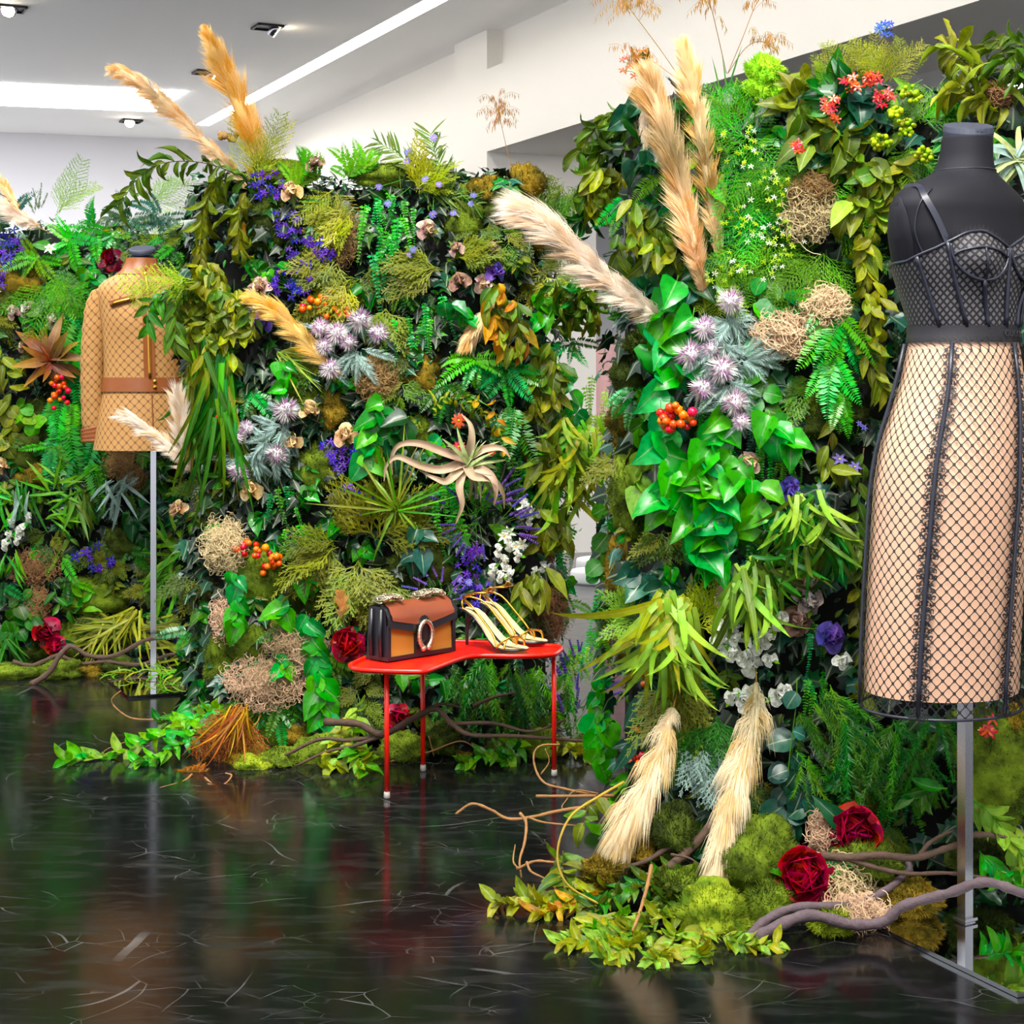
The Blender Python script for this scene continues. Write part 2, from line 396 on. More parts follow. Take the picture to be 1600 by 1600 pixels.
M['gold'] = simple('gold_metal', '#c8963c', .25, 1)
M['palegold'] = simple('pale_antique_metal', '#d8cdb0', .35, 1, var=.4, nscale=300, bump=.6, bscale=400)
M['red'] = simple('red_lacquer', '#dc1604', .32, spec=.5)
M['blackl'] = simple('black_leather', '#14131a', .35, bump=.1, bscale=500)
M['brownl'] = simple('chestnut_leather', '#7c3a1e', .4, var=.15, bump=.08, bscale=400)
M['mustard'] = simple('mustard_suede', '#a06c18', .85, var=.12, bump=.15, bscale=700)
M['cream'] = simple('cream_insole', '#d8ba88', .5)
M['footcap'] = simple('grey_rubber_foot', '#8b8780', .5)

# ------------------------------------------------------------------ dress form with black lace outfit
def form_fn(tab, Y, th):
    s = Y/F; Fv = Vector((math.sin(th), -math.cos(th), 0)); Sv = Vector((math.cos(th), math.sin(th), 0))
    def pt(phi, y, off=0, bust=None):
        cx, hw, ra = lerpt(tab, y)
        fac = math.sqrt(math.cos(th)**2+(ra*math.sin(th))**2)
        a = hw*s/fac; b = a*ra
        add = off
        if bust:
            for c in (-1, 1):
                d = (phi-c*R(bust[0]))/R(bust[1]); e = (y-bust[2])/bust[3]; add += bust[4]*math.exp(-d*d-e*e)
        p = Vector(((cx-800)*s, Y, EYE-(y-600)*s))
        return p+Sv*((a+add)*math.sin(phi))+Fv*((b+add)*math.cos(phi))
    return pt, a_fn(tab, s, th)
def a_fn(tab, s, th):
    def a(y):
        cx, hw, ra = lerpt(tab, y); return hw*s/math.sqrt(math.cos(th)**2+(ra*math.sin(th))**2)*(1+ra)/2
    return a
def shell(pt, af, y0, y1, n, m, off=0, bust=None, top=None, cap0=False, cap1=False, s=.00124):
    """closed surface of revolution-like rings from pixel row y0 (top) to y1; UV in metres"""
    mb = MB(); rg = []; uv = []
    for i in range(m+1):
        r = []
        for k in range(n+1):
            ph = -math.pi+2*math.pi*k/n; ya = top(ph) if top else y0
            y = ya+(y1-ya)*i/m; r.append(pt(ph, y, off, bust)); uv.append((ph*af(900 if y > 530 and s < .002 else y), -y*s))
        rg.append(r)
    mb.rings(rg, uv, cap0, cap1, closed=False); return mb

TA = [(200,1513,37,1.05),(250,1509,41,1.05),(268,1507,47,1.0),(280,1504,62,.8),(292,1501,88,.62),(305,1500,108,.56),(325,1499,120,.56),(370,1498,119,.62),
      (420,1497,108,.72),(462,1500,95,.78),(515,1506,84,.8),(535,1506,86,.8),(560,1505,92,.8),(600,1504,98,.82),(650,1498,108,.84),(700,1490,116,.86),(760,1486,121,.86),
      (900,1478,121,.86),(1000,1473,121,.86),(1110,1470,120,.86)]
YA = 3.223; th = R(38); pA, aA = form_fn(TA, YA, th); sA = YA/F
base = at(1508, 1447, YA); base.z = 0
f = thing('dress_form', 'black dress form with a bare neck standing nearest the camera', 'mannequin', base, 'shop dress forms')
BU = (25, 17, 412, 34, .026)
mb = shell(pA, aA, 211, 540, 48, 40, 0, BU, None, True, True); build('torso', mb, M['formblue'], f)
mb = MB(); c = at(1513, 197, YA); rg = []
for rr, dz in ((.0472, -.012), (.0485, -.004), (.047, .006), (.044, .008)):
    rg.append([c+Vector((rr*math.cos(a), rr*math.sin(a), dz-.006+rr*math.sin(a)*.28)) for a in [2*math.pi*k/32 for k in range(32)]])
mb.rings(rg, None, True, True); build('neck_cap', mb, M['formcap'], f, False)
mb = MB(); mb.tube([pA(2*math.pi*k/40, 268, .001) for k in range(41)], .0012, 5); build('neck_seam', mb, M['satin'], f)
mb = MB()                                        # flat oval where the arm would be
rg = []
for q, o in ((1.0, .0015), (.97, .003), (.55, .0045), (.02, .005)):
    rg.append([pA(R(-100+q*20*math.cos(a)*1.0), 380-q*66*math.sin(a), o) for a in [2*math.pi*k/28 for k in range(28)]])
mb.rings(rg, None, False, True); build('arm_plate', mb, M['formblue'], f)
for sg in (-1, 1):
    mb = MB(); mb.tube([pA(R(sg*(62+14*math.sin(i/14*3))), 305+i*9, .0025) for i in range(15)], .0016, 5); build('seam', mb, M['satin'], f)
def post(root, base, ztop, w, th, name='post'):
    mb = MB(); Mz = Matrix.Rotation(th, 3, 'Z')
    mb.box(base+Vector((0, 0, ztop/2+.004)), (w, w, ztop-.004), Mz); build(name, mb, M['steel'], root, False)
    mb = MB(); mb.box(base+Vector((0, 0, .016)), (w+.012, w+.012, .006), Mz); mb.box(base+Vector((0, 0, .008)), (w+.006, w+.006, .005), Mz); build('collar', mb, M['steel'], root, False)
post(f, base, .62, .021, R(31))
u = Vector((-.413, .911, 0)); v = Vector((.911, .413, 0))
def plate(root, A, lu, lv):
    mb = MB(); q = [A, A+v*lv, A+v*lv+u*lu, A+u*lu]; mb.prism([(p.x, p.y) for p in q], .001, .009); build('mirror_base', mb, M['mirror'], root, False)
plate(f, floor_at(1590, 1560), .52, .46)

# lace outfit: bodice
def top_y(ph):
    d = abs(math.degrees(ph))
    return lerpt([(0, 393), (8, 384), (22, 369), (34, 372), (46, 384), (60, 396), (90, 414), (180, 420)], d)[0]
bod = thing('lace_bustier', 'black and grey lace bustier with underwired cups on the near dress form', 'bustier', pA(0, 512))
build('bodice', shell(pA, aA, 0, 513, 96, 16, .004, BU, top_y), M['bust'], bod)
def line(root, name, pts, r, mat, nn=6): mb = MB(); mb.tube(crom([pA(R(a), y, .0065, BU) for a, y in pts], 4), r, nn); return build(name, mb, mat, root)
mb = MB(); mb.tube([pA(R(a), top_y(R(a)), .005, BU) for a in range(-180, 181, 4)], .0032, 6); build('top_piping', mb, M['satin'], bod)
for sg in (-1, 1):
    line(bod, 'underwire', [(sg*(25+23*math.cos(R(a))), 398+46*math.sin(R(a))) for a in range(-10, 195, 15)], .0032, M['satin'])
    line(bod, 'cup_seam', [(sg*3, 408), (sg*14, 399), (sg*27, 395), (sg*40, 400), (sg*48, 408)], .0026, M['satin'])
    line(bod, 'cup_seam', [(sg*25, 396), (sg*25, 420), (sg*25, 443)], .0024, M['satin'])
    line(bod, 'boning', [(sg*26, 444), (sg*24, 480), (sg*22, 513)], .0042, M['satin'])
    line(bod, 'boning', [(sg*50, 388), (sg*49, 440), (sg*44, 513)], .0042, M['satin'])
    line(bod, 'boning', [(sg*78, 408), (sg*76, 450), (sg*72, 513)], .0042, M['satin'])
    mb = MB(); pts = crom([pA(R(sg*50), 386, .007, BU), pA(R(sg*56), 350, .006), pA(R(sg*66), 318, .006), pA(R(sg*80), 300, .006), pA(R(sg*110), 296, .006)], 5)
    mb.ribbon(pts, .006, Vector((0, -1, .3))); build('shoulder_strap', mb, M['satin'], bod)
line(bod, 'boning', [(0, 393), (0, 450), (0, 513)], .0046, M['satin'])
mb = MB()
for a in range(-56, 57, 1):                       # gathered lace edging
    p = pA(R(a), top_y(R(a))-3, .006, BU); q = pA(R(a+.9), top_y(R(a+.9))-9-3*math.sin(a*1.9), .008, BU); e = pA(R(a+1), top_y(R(a+1))-3, .006, BU)
    mb.add([p, q, e], [(0, 1, 2)])
build('lace_edging', mb, M['belt'], bod)
# skirt
sk = thing('lace_skirt', 'black net lace pencil skirt over peach lining on the near dress form', 'skirt', pA(0, 1100))
build('lining', shell(pA, aA, 528, 1076, 64, 24, .002), M['peach'], sk)
build('lace_layer', shell(pA, aA, 528, 1100, 72, 28, .009), M['lace'], sk)
mb = shell(pA, aA, 511, 536, 72, 3, .0085); build('waistband', mb, M['belt'], sk)
for a0, a1 in ((-58, -64), (6, -1), (70, 64), (-122, -125), (130, 130)):
    P = [pA(R(a0+(a1-a0)*i/12), 538+i*46.5, .0125) for i in range(13)]
    mb = MB(); mb.tube(P, .0042, 6); build('seam_piping', mb, M['satin'], sk)
    for d in (-8, 8):
        mb = MB()
        for i in range(56):
            y = 540+i*10; ph = a0+(a1-a0)*(y-538)/558
            p = pA(R(ph), y, .0125); q = pA(R(ph+d*(.75+.25*math.sin(i*2.1))), y+6, .0128+.003*math.sin(i*1.7)); e = pA(R(ph), y+11, .0125); g = pA(R(ph+d*.8), y+12, .013)
            mb.add([p, q, g, e], [(0, 1, 2, 3)], [(d*.0018*0, 0), (.0142, 0), (.0142, .006), (0, .006)])
        build('seam_ruffle', mb, M['ruffle'], sk)
mb = MB(); mb.tube([pA(2*math.pi*k/60, 1101, .009) for k in range(61)], .003, 5); build('hem_piping', mb, M['satin'], sk)
tx = bpy.data.curves.new('band_text', 'FONT'); tx.body = 'GUCCI'; tx.size = .017; tx.extrude = .0004; tx.align_x = 'CENTER'
to = bpy.data.objects.new('band_text', tx); COL.objects.link(to); bpy.context.view_layer.update()
tm = bpy.data.meshes.new_from_object(to); bpy.data.objects.remove(to)
for vv in tm.vertices:                             # wrap the letters round the band
    x, y, z = vv.co; ph = R(10)+x/aA(523); p = pA(ph, 527-y/sA, .0105+z); vv.co = p
tm.materials.clear(); tm.materials.append(M['print'])
lo = link('band_lettering', tm, sk); lo.location = -sk.matrix_basis.translation

# ------------------------------------------------------------------ dress form with tan patterned jacket
TB = [(392,222,19,1.0),(412,221,21,1.0),(424,220,27,.95),(434,220,42,.8),(444,220,58,.64),(458,221,63,.62),(480,221,60,.7),(520,222,57,.78),(560,223,56,.8),(590,224,57,.8),
      (612,224,59,.82),(650,224,66,.85),(702,223,73,.88)]
YB = 5.974; thB = R(20); pB, aB = form_fn(TB, YB, thB); sB = YB/F
base = at(240, 1057, YB); base.z = 0
f2 = thing('dress_form', 'dark headless dress form under the tan jacket on a slim steel post', 'mannequin', base, 'shop dress forms')
mb = shell(pB, aB, 400, 440, 32, 8, -.004, None, None, True, True, sB); build('neck', mb, M['formblue'], f2)
mb = MB(); c = at(222, 390, YB)
mb.rings([[c+Vector((rr*math.cos(a), rr*math.sin(a), dz+rr*math.sin(a)*.3)) for a in [2*math.pi*k/28 for k in range(28)]] for rr, dz in ((.046, -.012), (.048, -.004), (.0475, .003), (.044, .006))], None, True, True)
build('neck_cap', mb, M['formcap'], f2, False)
post(f2, base, .84, .02, R(6)); plate(f2, floor_at(200, 1092), .52, .46)
jk = thing('jacket', 'tan monogram jacket with cognac leather trim on the far dress form', 'jacket', pB(0, 600))
build('body', shell(pB, aB, 424, 596, 64, 22, .006, (30, 22, 500, 26, .012), None, False, False, sB), M['mono'], jk)
build('collar', shell(pB, aB, 404, 430, 40, 4, .010, None, None, False, False, sB), M['leather'], jk)
build('waistband', shell(pB, aB, 590, 612, 56, 3, .010, None, None, False, False, sB), M['leather'], jk)
mb = MB(); mb.ribbon([pB(R(3), 424+i*8.3, .0095, (30, 22, 500, 26, .012)) for i in range(21)], .020, Vector((.34, -.94, 0))); build('zip_placket', mb, M['leather'], jk)
mb = MB(); mb.tube([pB(R(3), 424+i*8.3, .0115, (30, 22, 500, 26, .012)) for i in range(21)], .006, 6); build('zip', mb, M['gold'], jk)
for y in (596, 605):
    mb = MB(); p = pB(R(9), y, .012); mb.ball(p, .008, 10, 6, 0, (1, .5, 1)); build('button', mb, M['gold'], jk)
for sg in (-1, 1):
    P = [pB(R(sg*(48-i*4.4)), 479-i*1.3, .010, (30, 22, 500, 26, .012)) for i in range(9)]
    mb = MB(); mb.ribbon(P, .014, Vector((sg*-.2, -1, 0))); mb.tube(P, .009, 6); pk = build('pocket_welt', mb, M['leather'], jk)
    mb = MB(); mb.tube([p+Vector((0, -.006, .001)) for p in P[1:-1]], .0065, 6); o = build('pocket_zip', mb, M['gold'], None); o.parent = pk
    o.location = (0, 0, 0)
    ctr = [(222+sg*(57), 450), (222+sg*68, 475), (222+sg*74, 520), (222+sg*77, 570), (222+sg*77, 625), (222+sg*76, 672)]
    def sleeve(ps, r0, r1, dy=-.01):
        cc = crom([at(x, y, YB+dy) for x, y in ps], 5); mb = MB(); rg = []; uv = []
        for i, c in enumerate(cc):
            t = i/(len(cc)-1); r = (r0+(r1-r0)*t)*sB*(1+.05*math.sin(i*2.3)); q = []
            for k in range(21):
                a = 2*math.pi*k/20; q.append(c+Vector((math.cos(a)*r, math.sin(a)*r*1.05, .25*r*math.cos(a)*-sg*(1-t)))); uv.append((a*.043, c.z))
            rg.append(q)
        mb.rings(rg, uv, True, True, closed=False); return mb
    build('sleeve', sleeve(ctr, 21, 17.5), M['mono'], jk)
    build('cuff', sleeve([(222+sg*76, 667), (222+sg*76, 679), (222+sg*76, 691)], 18.6, 19), M['leather'], jk)
s2 = thing('skirt', 'short tan monogram skirt below the tan jacket', 'skirt', pB(0, 700))
build('body', shell(pB, aB, 606, 702, 56, 10, .004, None, None, False, False, sB), M['mono'], s2)
mb = MB(); mb.tube([pB(R(5), 614+i*12, .006) for i in range(8)], .0025, 5); build('front_seam', mb, M['leather'], s2)
build('underlayer', shell(pB, aB, 640, 698, 40, 2, -.004, None, None, False, True, sB), M['dark'], s2)

# ------------------------------------------------------------------ red table
ZT = .338
def tt(px, py, z=ZT): Y = (EYE-z)*F/(py-600); return Vector(((px-800)*Y/F, Y, z))
out_px = [(547,1038),(571,1027),(612,1014),(655,1005),(700,1001),(760,1003),(815,1006),(862,1008),(876,1011),(874,1016),(860,1022),(800,1024),(755,1023),(725,1026),(698,1035),(672,1045),(655,1048),(600,1047),(555,1044)]
O = [tt(*p) for p in out_px]; O2 = crom(O+[O[0]], 3)[:-1]
tb = thing('side_table', 'low bright red metal table with a bent boomerang top', 'table', (O[0]+O[8])*.5*1.0-Vector((0, 0, ZT)))
cen = sum((p for p in O2), Vector())/len(O2)
mb = MB(); mb.prism([(p.x, p.y) for p in reversed(O2)], ZT-.010, ZT-.004); build('table_top', mb, M['red'], tb, False)
mb = MB(); mb.tube([p+Vector((0, 0, -.002)) for p in O2+[O2[0]]], .0065, 6); build('rim', mb, M['red'], tb)
for (a, b), (bx, by) in zip(((603, 1047), (658, 1009), (864, 1016)), ((604.5, 1248), (661, 1205), (866, 1213))):
    bt = floor_at(bx, by); tp = tt(a, b); q = bt.lerp(tp, .0); q.z = .016
    tp = Vector((bt.x+(tp.x-bt.x)*.25, bt.y+(tp.y-bt.y)*.25, ZT-.008))
    mb = MB(); mb.tube([q, tp], .0062, 12); lg = build('leg', mb, M['red'], tb)
    mb = MB(); mb.tube([bt, bt+Vector((0, 0, .004)), bt+Vector((0, 0, .018))], [.006, .0085, .0075], 12); ft = build('foot', mb, M['footcap']); ft.parent = lg

# ------------------------------------------------------------------ handbag
bl0 = tt(606, 1034); wdir = Vector((.68, .733, 0)); ddir = Vector((-.733, .68, 0)); BWd, BD, BH = .245, .082, .142
bag = thing('handbag', 'chestnut and mustard flap handbag with a horseshoe clasp on the red table', 'handbag', bl0+wdir*BWd/2+ddir*BD/2)
def bp(x, y, z): return bl0+wdir*x+ddir*y+Vector((0, 0, z+.0))
def bbox(mb, x0, x1, y0, y1, z0, z1, inset=0):
    vs = [bp(x, y, z) for z, ii in ((z0, 0), (z1, inset)) for x, y in ((x0, y0+ii), (x1, y0+ii), (x1, y1-ii), (x0, y1-ii))]
    mb.add(vs, [(3, 2, 1, 0), (4, 5, 6, 7), (0, 1, 5, 4), (1, 2, 6, 5), (2, 3, 7, 6), (3, 0, 4, 7)])
mb = MB(); bbox(mb, .004, BWd-.004, .004, BD-.004, .001, BH-.006, .012); build('body', mb, M['mustard'], bag, False)
for x in (0, BWd-.006):
    mb = MB(); bbox(mb, x, x+.006, 0, BD, .001, BH-.004, .011); g = build('gusset', mb, M['blackl'], bag, False)
    for yy in (.022, .058):
        mb = MB(); sx = -.004 if x == 0 else .010
        mb.tube([bp(x+sx, yy, .01), bp(x+sx*1.4, yy+.002, .07), bp(x+sx*.6, yy, BH-.01)], .006, 8); e = build('gusset_fold', mb, M['blackl']); e.parent = g
mb = MB(); bbox(mb, -.001, BWd+.001, -.001, BD+.001, 0, .010); build('base_trim', mb, M['blackl'], bag, False)
for x in (.0, BWd-.010):
    mb = MB(); bbox(mb, x, x+.010, -.0015, .004, .008, .09); build('front_edge', mb, M['blackl'], bag, False)
mb = MB(); bbox(mb, BWd*.5-.026, BWd*.5+.026, -.002, .004, .008, .06); build('clasp_backing', mb, M['blackl'], bag, False)
def flap(mb, grow, yoff, z_side, z_mid, trim=0):
    """top panel that rolls over the edge and comes down to a shallow point"""
    rows = []; n = 24
    for i in range(n+1):
        x = -.003+trim+(BWd+.006-2*trim)*i/n; q = abs(i/n-.5)*2
        zb = z_mid+(z_side-z_mid)*max(0, (q-.16)/.84)**1.15
        col = [bp(x, BD-.006, BH-.008+yoff), bp(x, BD*.55, BH+.002+yoff), bp(x, .026, BH+.001+yoff), bp(x, .010-yoff, BH-.008+yoff), bp(x, .002-yoff, BH-.022)]
        for k in (1, 2, 3): col.append(bp(x, -.003-yoff-.002*k/3, (BH-.022)+(zb-(BH-.022))*k/3))
        rows.append(col)
    mb.rings(rows, None, closed=False)
mb = MB(); flap(mb, 0, 0, .088, .066); build('flap_border', mb, M['blackl'], bag)
mb = MB(); flap(mb, 0, .0022, .104, .086, .013); build('flap', mb, M['brownl'], bag)
mb = MB(); c = bp(BWd*.5, -.008, .074); rg = []
P = [c+wdir*(.023*math.sin(a))+Vector((0, 0, .034*math.cos(a))) for a in [R(d) for d in range(0, 360, 15)]]
mb.add([c+ddir*-.002]+P, [(0, 1+(i+1) % 24, 1+i) for i in range(24)]); mb.add([p+ddir*.007 for p in P]+P, [(i, (i+1) % 24, 24+(i+1) % 24, 24+i) for i in range(24)])
build('clasp_plate', mb, M['blackl'], bag, False)
mb = MB(); c = bp(BWd*.5, -.013, .058); P = []
for d in range(-158, 159, 6):
    a = R(d); P.append(c+wdir*(.0235*math.sin(a))+Vector((0, 0, .0345*math.cos(a))))
mb.tube(P, [.0058+.0012*math.sin(i*2.6) for i in range(len(P))], 8); cl = build('horseshoe_clasp', mb, M['palegold'], bag)
for p in (P[0], P[-1]):
    mb = MB(); mb.ball(p+Vector((0, 0, -.003)), .0082, 8, 6); h = build('clasp_head', mb, M['palegold']); h.parent = cl
def chain(P, name):
    root = bag; mb = MB()
    for i, (p, q) in enumerate(zip(P, P[1:])):
        t = (q-p).normalized(); s = t.orthogonal().normalized(); s = s*math.cos(i*1.6)+t.cross(s)*math.sin(i*1.6); c = (p+q)/2; L = (q-p).length*.78
        mb.tube([c+t*(L*math.cos(a))+s*(.0052*math.sin(a)) for a in [2*math.pi*k/8 for k in range(9)]], .0017, 5)
    build(name, mb, M['palegold'], root)
for x0, x1 in ((.002, .062), (.135, .215)):
    P = []
    for i in range(40):
        t = i/39; P.append(bp(x0+(x1-x0)*(.5-.5*math.cos(t*math.pi*5)), .03+.02*math.sin(i*1.3), BH+.007+.012*math.sin(math.pi*((t*5) % 1))+.004*t))
    chain(P, 'chain_strap')

# ------------------------------------------------------------------ sandals
def sandal(toe, ang, label):
    r = thing('sandal', label, 'shoe', toe, 'strappy sandals on the red table'); ca, sa = math.cos(ang), math.sin(ang)
    def q(x, y, z): return toe+Vector((x*ca-y*sa, x*sa+y*ca, z))        # x back from toe is negative
    prof = [(0, .004, .012), (-.02, .0035, .030), (-.05, .003, .040), (-.075, .006, .040), (-.10, .022, .033), (-.13, .052, .026), (-.16, .080, .025), (-.185, .092, .026), (-.205, .095, .020), (-.212, .0955, .008)]
    top = MB(); bot = MB(); rt = []; rb = []
    for x, z, w in prof:
        rt.append([q(x, w*k, z+.004+.0022*k*k) for k in (-1, -.5, 0, .5, 1)]); rb.append([q(x, w*k*1.04, z) for k in (1, .5, -.5, -1)]+[q(x, w*k*1.04, z+.0042) for k in (-1, 1)])
    top.rings(rt, None, closed=False); build('insole', top, M['cream'], r)
    bot.rings(rb, None, True, True); build('sole', bot, M['blackl'], r)
    mb = MB(); mb.tube([q(-.192, 0, .092), q(-.200, 0, .07), q(-.203, 0, .03), q(-.203, 0, 0)], [.013, .007, .0042, .0045], 8); build('heel', mb, M['blackl'], r)
    def strap(name, P, rr=.0032): mb = MB(); mb.tube(crom([q(*p) for p in P], 5), rr, 6); return build(name, mb, M['gold'], r)
    strap('toe_strap', [(-.045, -.039, .006), (-.048, -.026, .026), (-.052, 0, .036), (-.056, .026, .028), (-.062, .040, .008)])
    strap('toe_strap', [(-.070, -.040, .008), (-.055, -.026, .028), (-.040, 0, .037), (-.030, .025, .028), (-.030, .034, .006)])
    strap('instep_strap', [(-.066, .040, .008), (-.085, .034, .040), (-.12, .032, .075), (-.165, .030, .115), (-.20, .018, .128), (-.212, 0, .130)], .0026)
    strap('instep_strap', [(-.066, -.040, .008), (-.085, -.034, .040), (-.12, -.032, .075), (-.165, -.030, .115), (-.20, -.018, .128), (-.212, 0, .130)], .0026)
    strap('ankle_strap', [(-.212, 0, .130), (-.19, .03, .138), (-.15, .036, .150), (-.115, .01, .152), (-.118, -.02, .150), (-.15, -.036, .148), (-.19, -.03, .136), (-.212, 0, .130)], .0026)
    strap('heel_strap', [(-.200, .020, .098), (-.214, .008, .115), (-.212, 0, .130)], .0026); strap('heel_strap', [(-.200, -.020, .098), (-.214, -.008, .115), (-.212, 0, .130)], .0026)
    b = q(-.15, .037, .150); mb = MB(); mb.tube([b+Vector((.007*math.cos(a), 0, .007*math.sin(a))) for a in [2*math.pi*k/10 for k in range(11)]], .0018, 5); build('buckle', mb, M['gold'], r)
sandal(tt(822, 1020)+Vector((0, 0, .002)), R(-38), 'nearer cream and gold strappy high heeled sandal on the red table')
sandal(tt(852, 1008)+Vector((0, 0, .002)), R(-35), 'farther strappy high heeled sandal partly behind the other one')

# ------------------------------------------------------------------ glimpsed through the gap: plinths, stool, pink garment
M['white'] = simple('white_lacquer', '#f2f0ee', .4)
M['pinkc'] = simple('pale_pink_cloth', '#e8b9ba', .8, var=.15)
M['wood'] = simple('dark_wood', '#33231c', .45)
for i, (px, py, rr, lb) in enumerate(((938, 912, .155, 'nearer low white round plinth glimpsed through the gap'), (948, 893, .17, 'farther low white round plinth behind the first one'))):
    c = floor_at(px, py); c.y += rr*.4; mb = MB()
    mb.rings([[c+Vector((rr*k*math.cos(a), rr*k*math.sin(a), z)) for a in [2*math.pi*j/40 for j in range(40)]] for k, z in ((.97, 0), (1, .012), (1, .055), (.97, .066), (.90, .069))], None, True, True)
    tag(build('round_plinth', mb, M['white']), lb, 'plinth', 'round white plinths in the next room')
c = floor_at(936, 838); st = thing('stool', 'tall dark legged stool with a pink seat glimpsed through the gap', 'stool', c)
for dx, dy in ((-.19, .0), (.0, -.1), (.19, .05), (0, .25)):
    mb = MB(); mb.tube([c+Vector((dx, dy, 0)), c+Vector((dx*.6, dy*.6, .78))], [.014, .024], 8); build('leg', mb, M['wood'], st)
mb = MB(); mb.rings([[c+Vector((.17*k*math.cos(a), .17*k*math.sin(a), z)) for a in [2*math.pi*j/24 for j in range(24)]] for k, z in ((.9, .76), (1, .78), (1, .84), (.85, .86))], None, True, True); build('seat', mb, M['pinkc'], st)
c = floor_at(956, 850); g = thing('coat_stand', 'pale pink garment hanging on a stand glimpsed through the gap', 'garment', c)
mb = MB(); mb.tube([c, c+Vector((0, 0, 1.35))], .012, 8); mb.tube([c+Vector((-.2, 0, 1.3)), c+Vector((0, 0, 1.36)), c+Vector((.2, 0, 1.3))], .01, 6); mb.tube([c, c+Vector((0, 0, .015))], .15, 20); build('stand', mb, M['wood'], g)
mb = MB(); rg = []
for i in range(9):
    z = 1.31-i*.075; w = .14+.012*i
    rg.append([c+Vector(((w+.015*math.sin(5*a+i*.3))*math.cos(a), (w*.55+.015*math.sin(5*a))*math.sin(a), z)) for a in [2*math.pi*j/30 for j in range(30)]])
mb.rings(rg); build('garment', mb, M['pinkc'], g)

# ------------------------------------------------------------------ plant materials
G = {}
def lm(key, *a, **k): G[key] = leafy(key, *a, **k)
lm('bright', '#1cab1e', .28, .30, .035, .35, .20, .5)
lm('vivid', '#2cc814', .35, .35, .03, .35, .15, .4)
lm('midgreen', '#357f1e', .4, .28, .03, .4, .2)
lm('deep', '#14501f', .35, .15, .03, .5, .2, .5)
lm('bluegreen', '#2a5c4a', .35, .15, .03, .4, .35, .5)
lm('dark', '#082610', .5, .1, .03, .5, .25, .5)  # carpet leaf green, darkened to put crevice shade into the colour
lm('olive', '#808a2c', .5, .25, .03, .4, .25)
lm('oliveg', '#5c7a2c', .5, .25, .03, .4, .25)
lm('yellowg', '#a3ab1c', .45, .3, .03, .3, .2)
lm('lime', '#84d420', .45, .4, .03, .3, 0)
lm('limeyel', '#bbe02a', .45, .4, .02, .25, 0)
lm('fernlime', '#70ba24', .5, .4, .03, .35, 0)
lm('paleg', '#9fc85a', .45, .35, .02, .25, .15)
lm('silver', '#a2bdb4', .6, .2, .02, .25, .15)
lm('cedar', '#76821f', .55, .25, .03, .35, 0)
lm('goldleaf', '#e0a326', .5, .35, .03, .3, .15)
lm('rust', '#a06424', .6, .2, .03, .4, .1)
lm('darkrust', '#6a2c18', .5, .15, .03, .4, .1, tip='#a88030')
lm('airplant', '#b9a58c', .6, .2, .02, .2, 0)
lm('airgreen', '#b8c48a', .6, .2, .02, .2, 0)
lm('strawg', '#d0a860', .7, .3, .02, .3, 0)
lm('redp', '#5a0214', .45, .3, .02, .35, 0, tip='#e81844')
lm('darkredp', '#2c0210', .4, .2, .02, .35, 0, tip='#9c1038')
lm('tanp', '#a86c2c', .65, .3, .02, .25, 0, tip='#fbe4b8')
lm('duskp', '#6a3a40', .65, .25, .02, .3, 0, tip='#ecd0c0')
lm('brownp', '#4a2a2a', .65, .2, .02, .3, 0, tip='#c09a84')
lm('purplep', '#2e1678', .5, .3, .03, .3, 0, tip='#a88cf0')
lm('plump', '#4a1450', .5, .25, .03, .3, 0, tip='#f0dcd4')
lm('violet', '#5236b0', .5, .3, .03, .35, 0)
lm('lilac', '#8c86d8', .5, .35, .02, .25, 0)
lm('lavender', '#7a62b8', .65, .2, .03, .3, 0)
lm('bluef', '#5b78d8', .5, .3, .02, .2, 0)
lm('whitep', '#dde1c8', .5, .3, .01, .08, 0, tip='#ffffff')
lm('reddaisy', '#c4201c', .5, .25, .02, .2, 0)
lm('berryr', '#d83016', .25, 0, .02, .3, 0, .5)
lm('berryo', '#f0701a', .25, 0, .02, .3, 0, .5)
lm('yellowc', '#f0c020', .5, .1, .02, .2, 0)
lm('thw', '#e8e6e2', .6, .1, .01, .15, 0)
lm('thl', '#b884b4', .6, .1, .03, .2, 0)
lm('plumec', '#f2e2c6', .9, .35, .01, .08, 0, .1)
lm('plumew', '#fbe2b8', .9, .35, .01, .08, 0, .1)
lm('plumeo', '#fcd898', .9, .35, .01, .08, 0, .1)
lm('plumep', '#fff2e4', .9, .35, .01, .06, 0, .1)
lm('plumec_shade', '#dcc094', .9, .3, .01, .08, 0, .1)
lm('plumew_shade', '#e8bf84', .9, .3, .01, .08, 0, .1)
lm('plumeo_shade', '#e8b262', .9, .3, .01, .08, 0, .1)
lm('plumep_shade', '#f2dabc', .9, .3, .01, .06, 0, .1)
lm('oat', '#b98a50', .8, .2, .02, .2, 0)
lm('stemg', '#4f8a30', .5, 0, .03, .3, 0)
lm('stemb', '#5a4128', .7, 0, .02, .3, 0)
lm('bark', '#5f4a3c', .75, 0, .02, .25, 0)
lm('barkp', '#6d5c60', .6, 0, .02, .2, 0)
lm('barkc', '#a87846', .65, 0, .02, .25, 0)
lm('lichen', '#c4ac8e', .9, .1, .02, .15, 0, .1)
lm('lichenb', '#8a6c50', .9, .1, .02, .15, 0, .1)
for bk, bc in (('bark', '#5b4638'), ('barkp', '#66565a'), ('barkc', '#a87846')): G[bk] = simple(bk+'_relief', bc, .75, bump=.9, bscale=160, var=.55, spec=.3, nscale=55)
G['mossg'] = mossy('green_moss', '#2f3c06', '#6c821a'); G['mossd'] = mossy('dark_moss', '#1a2204', '#455414')
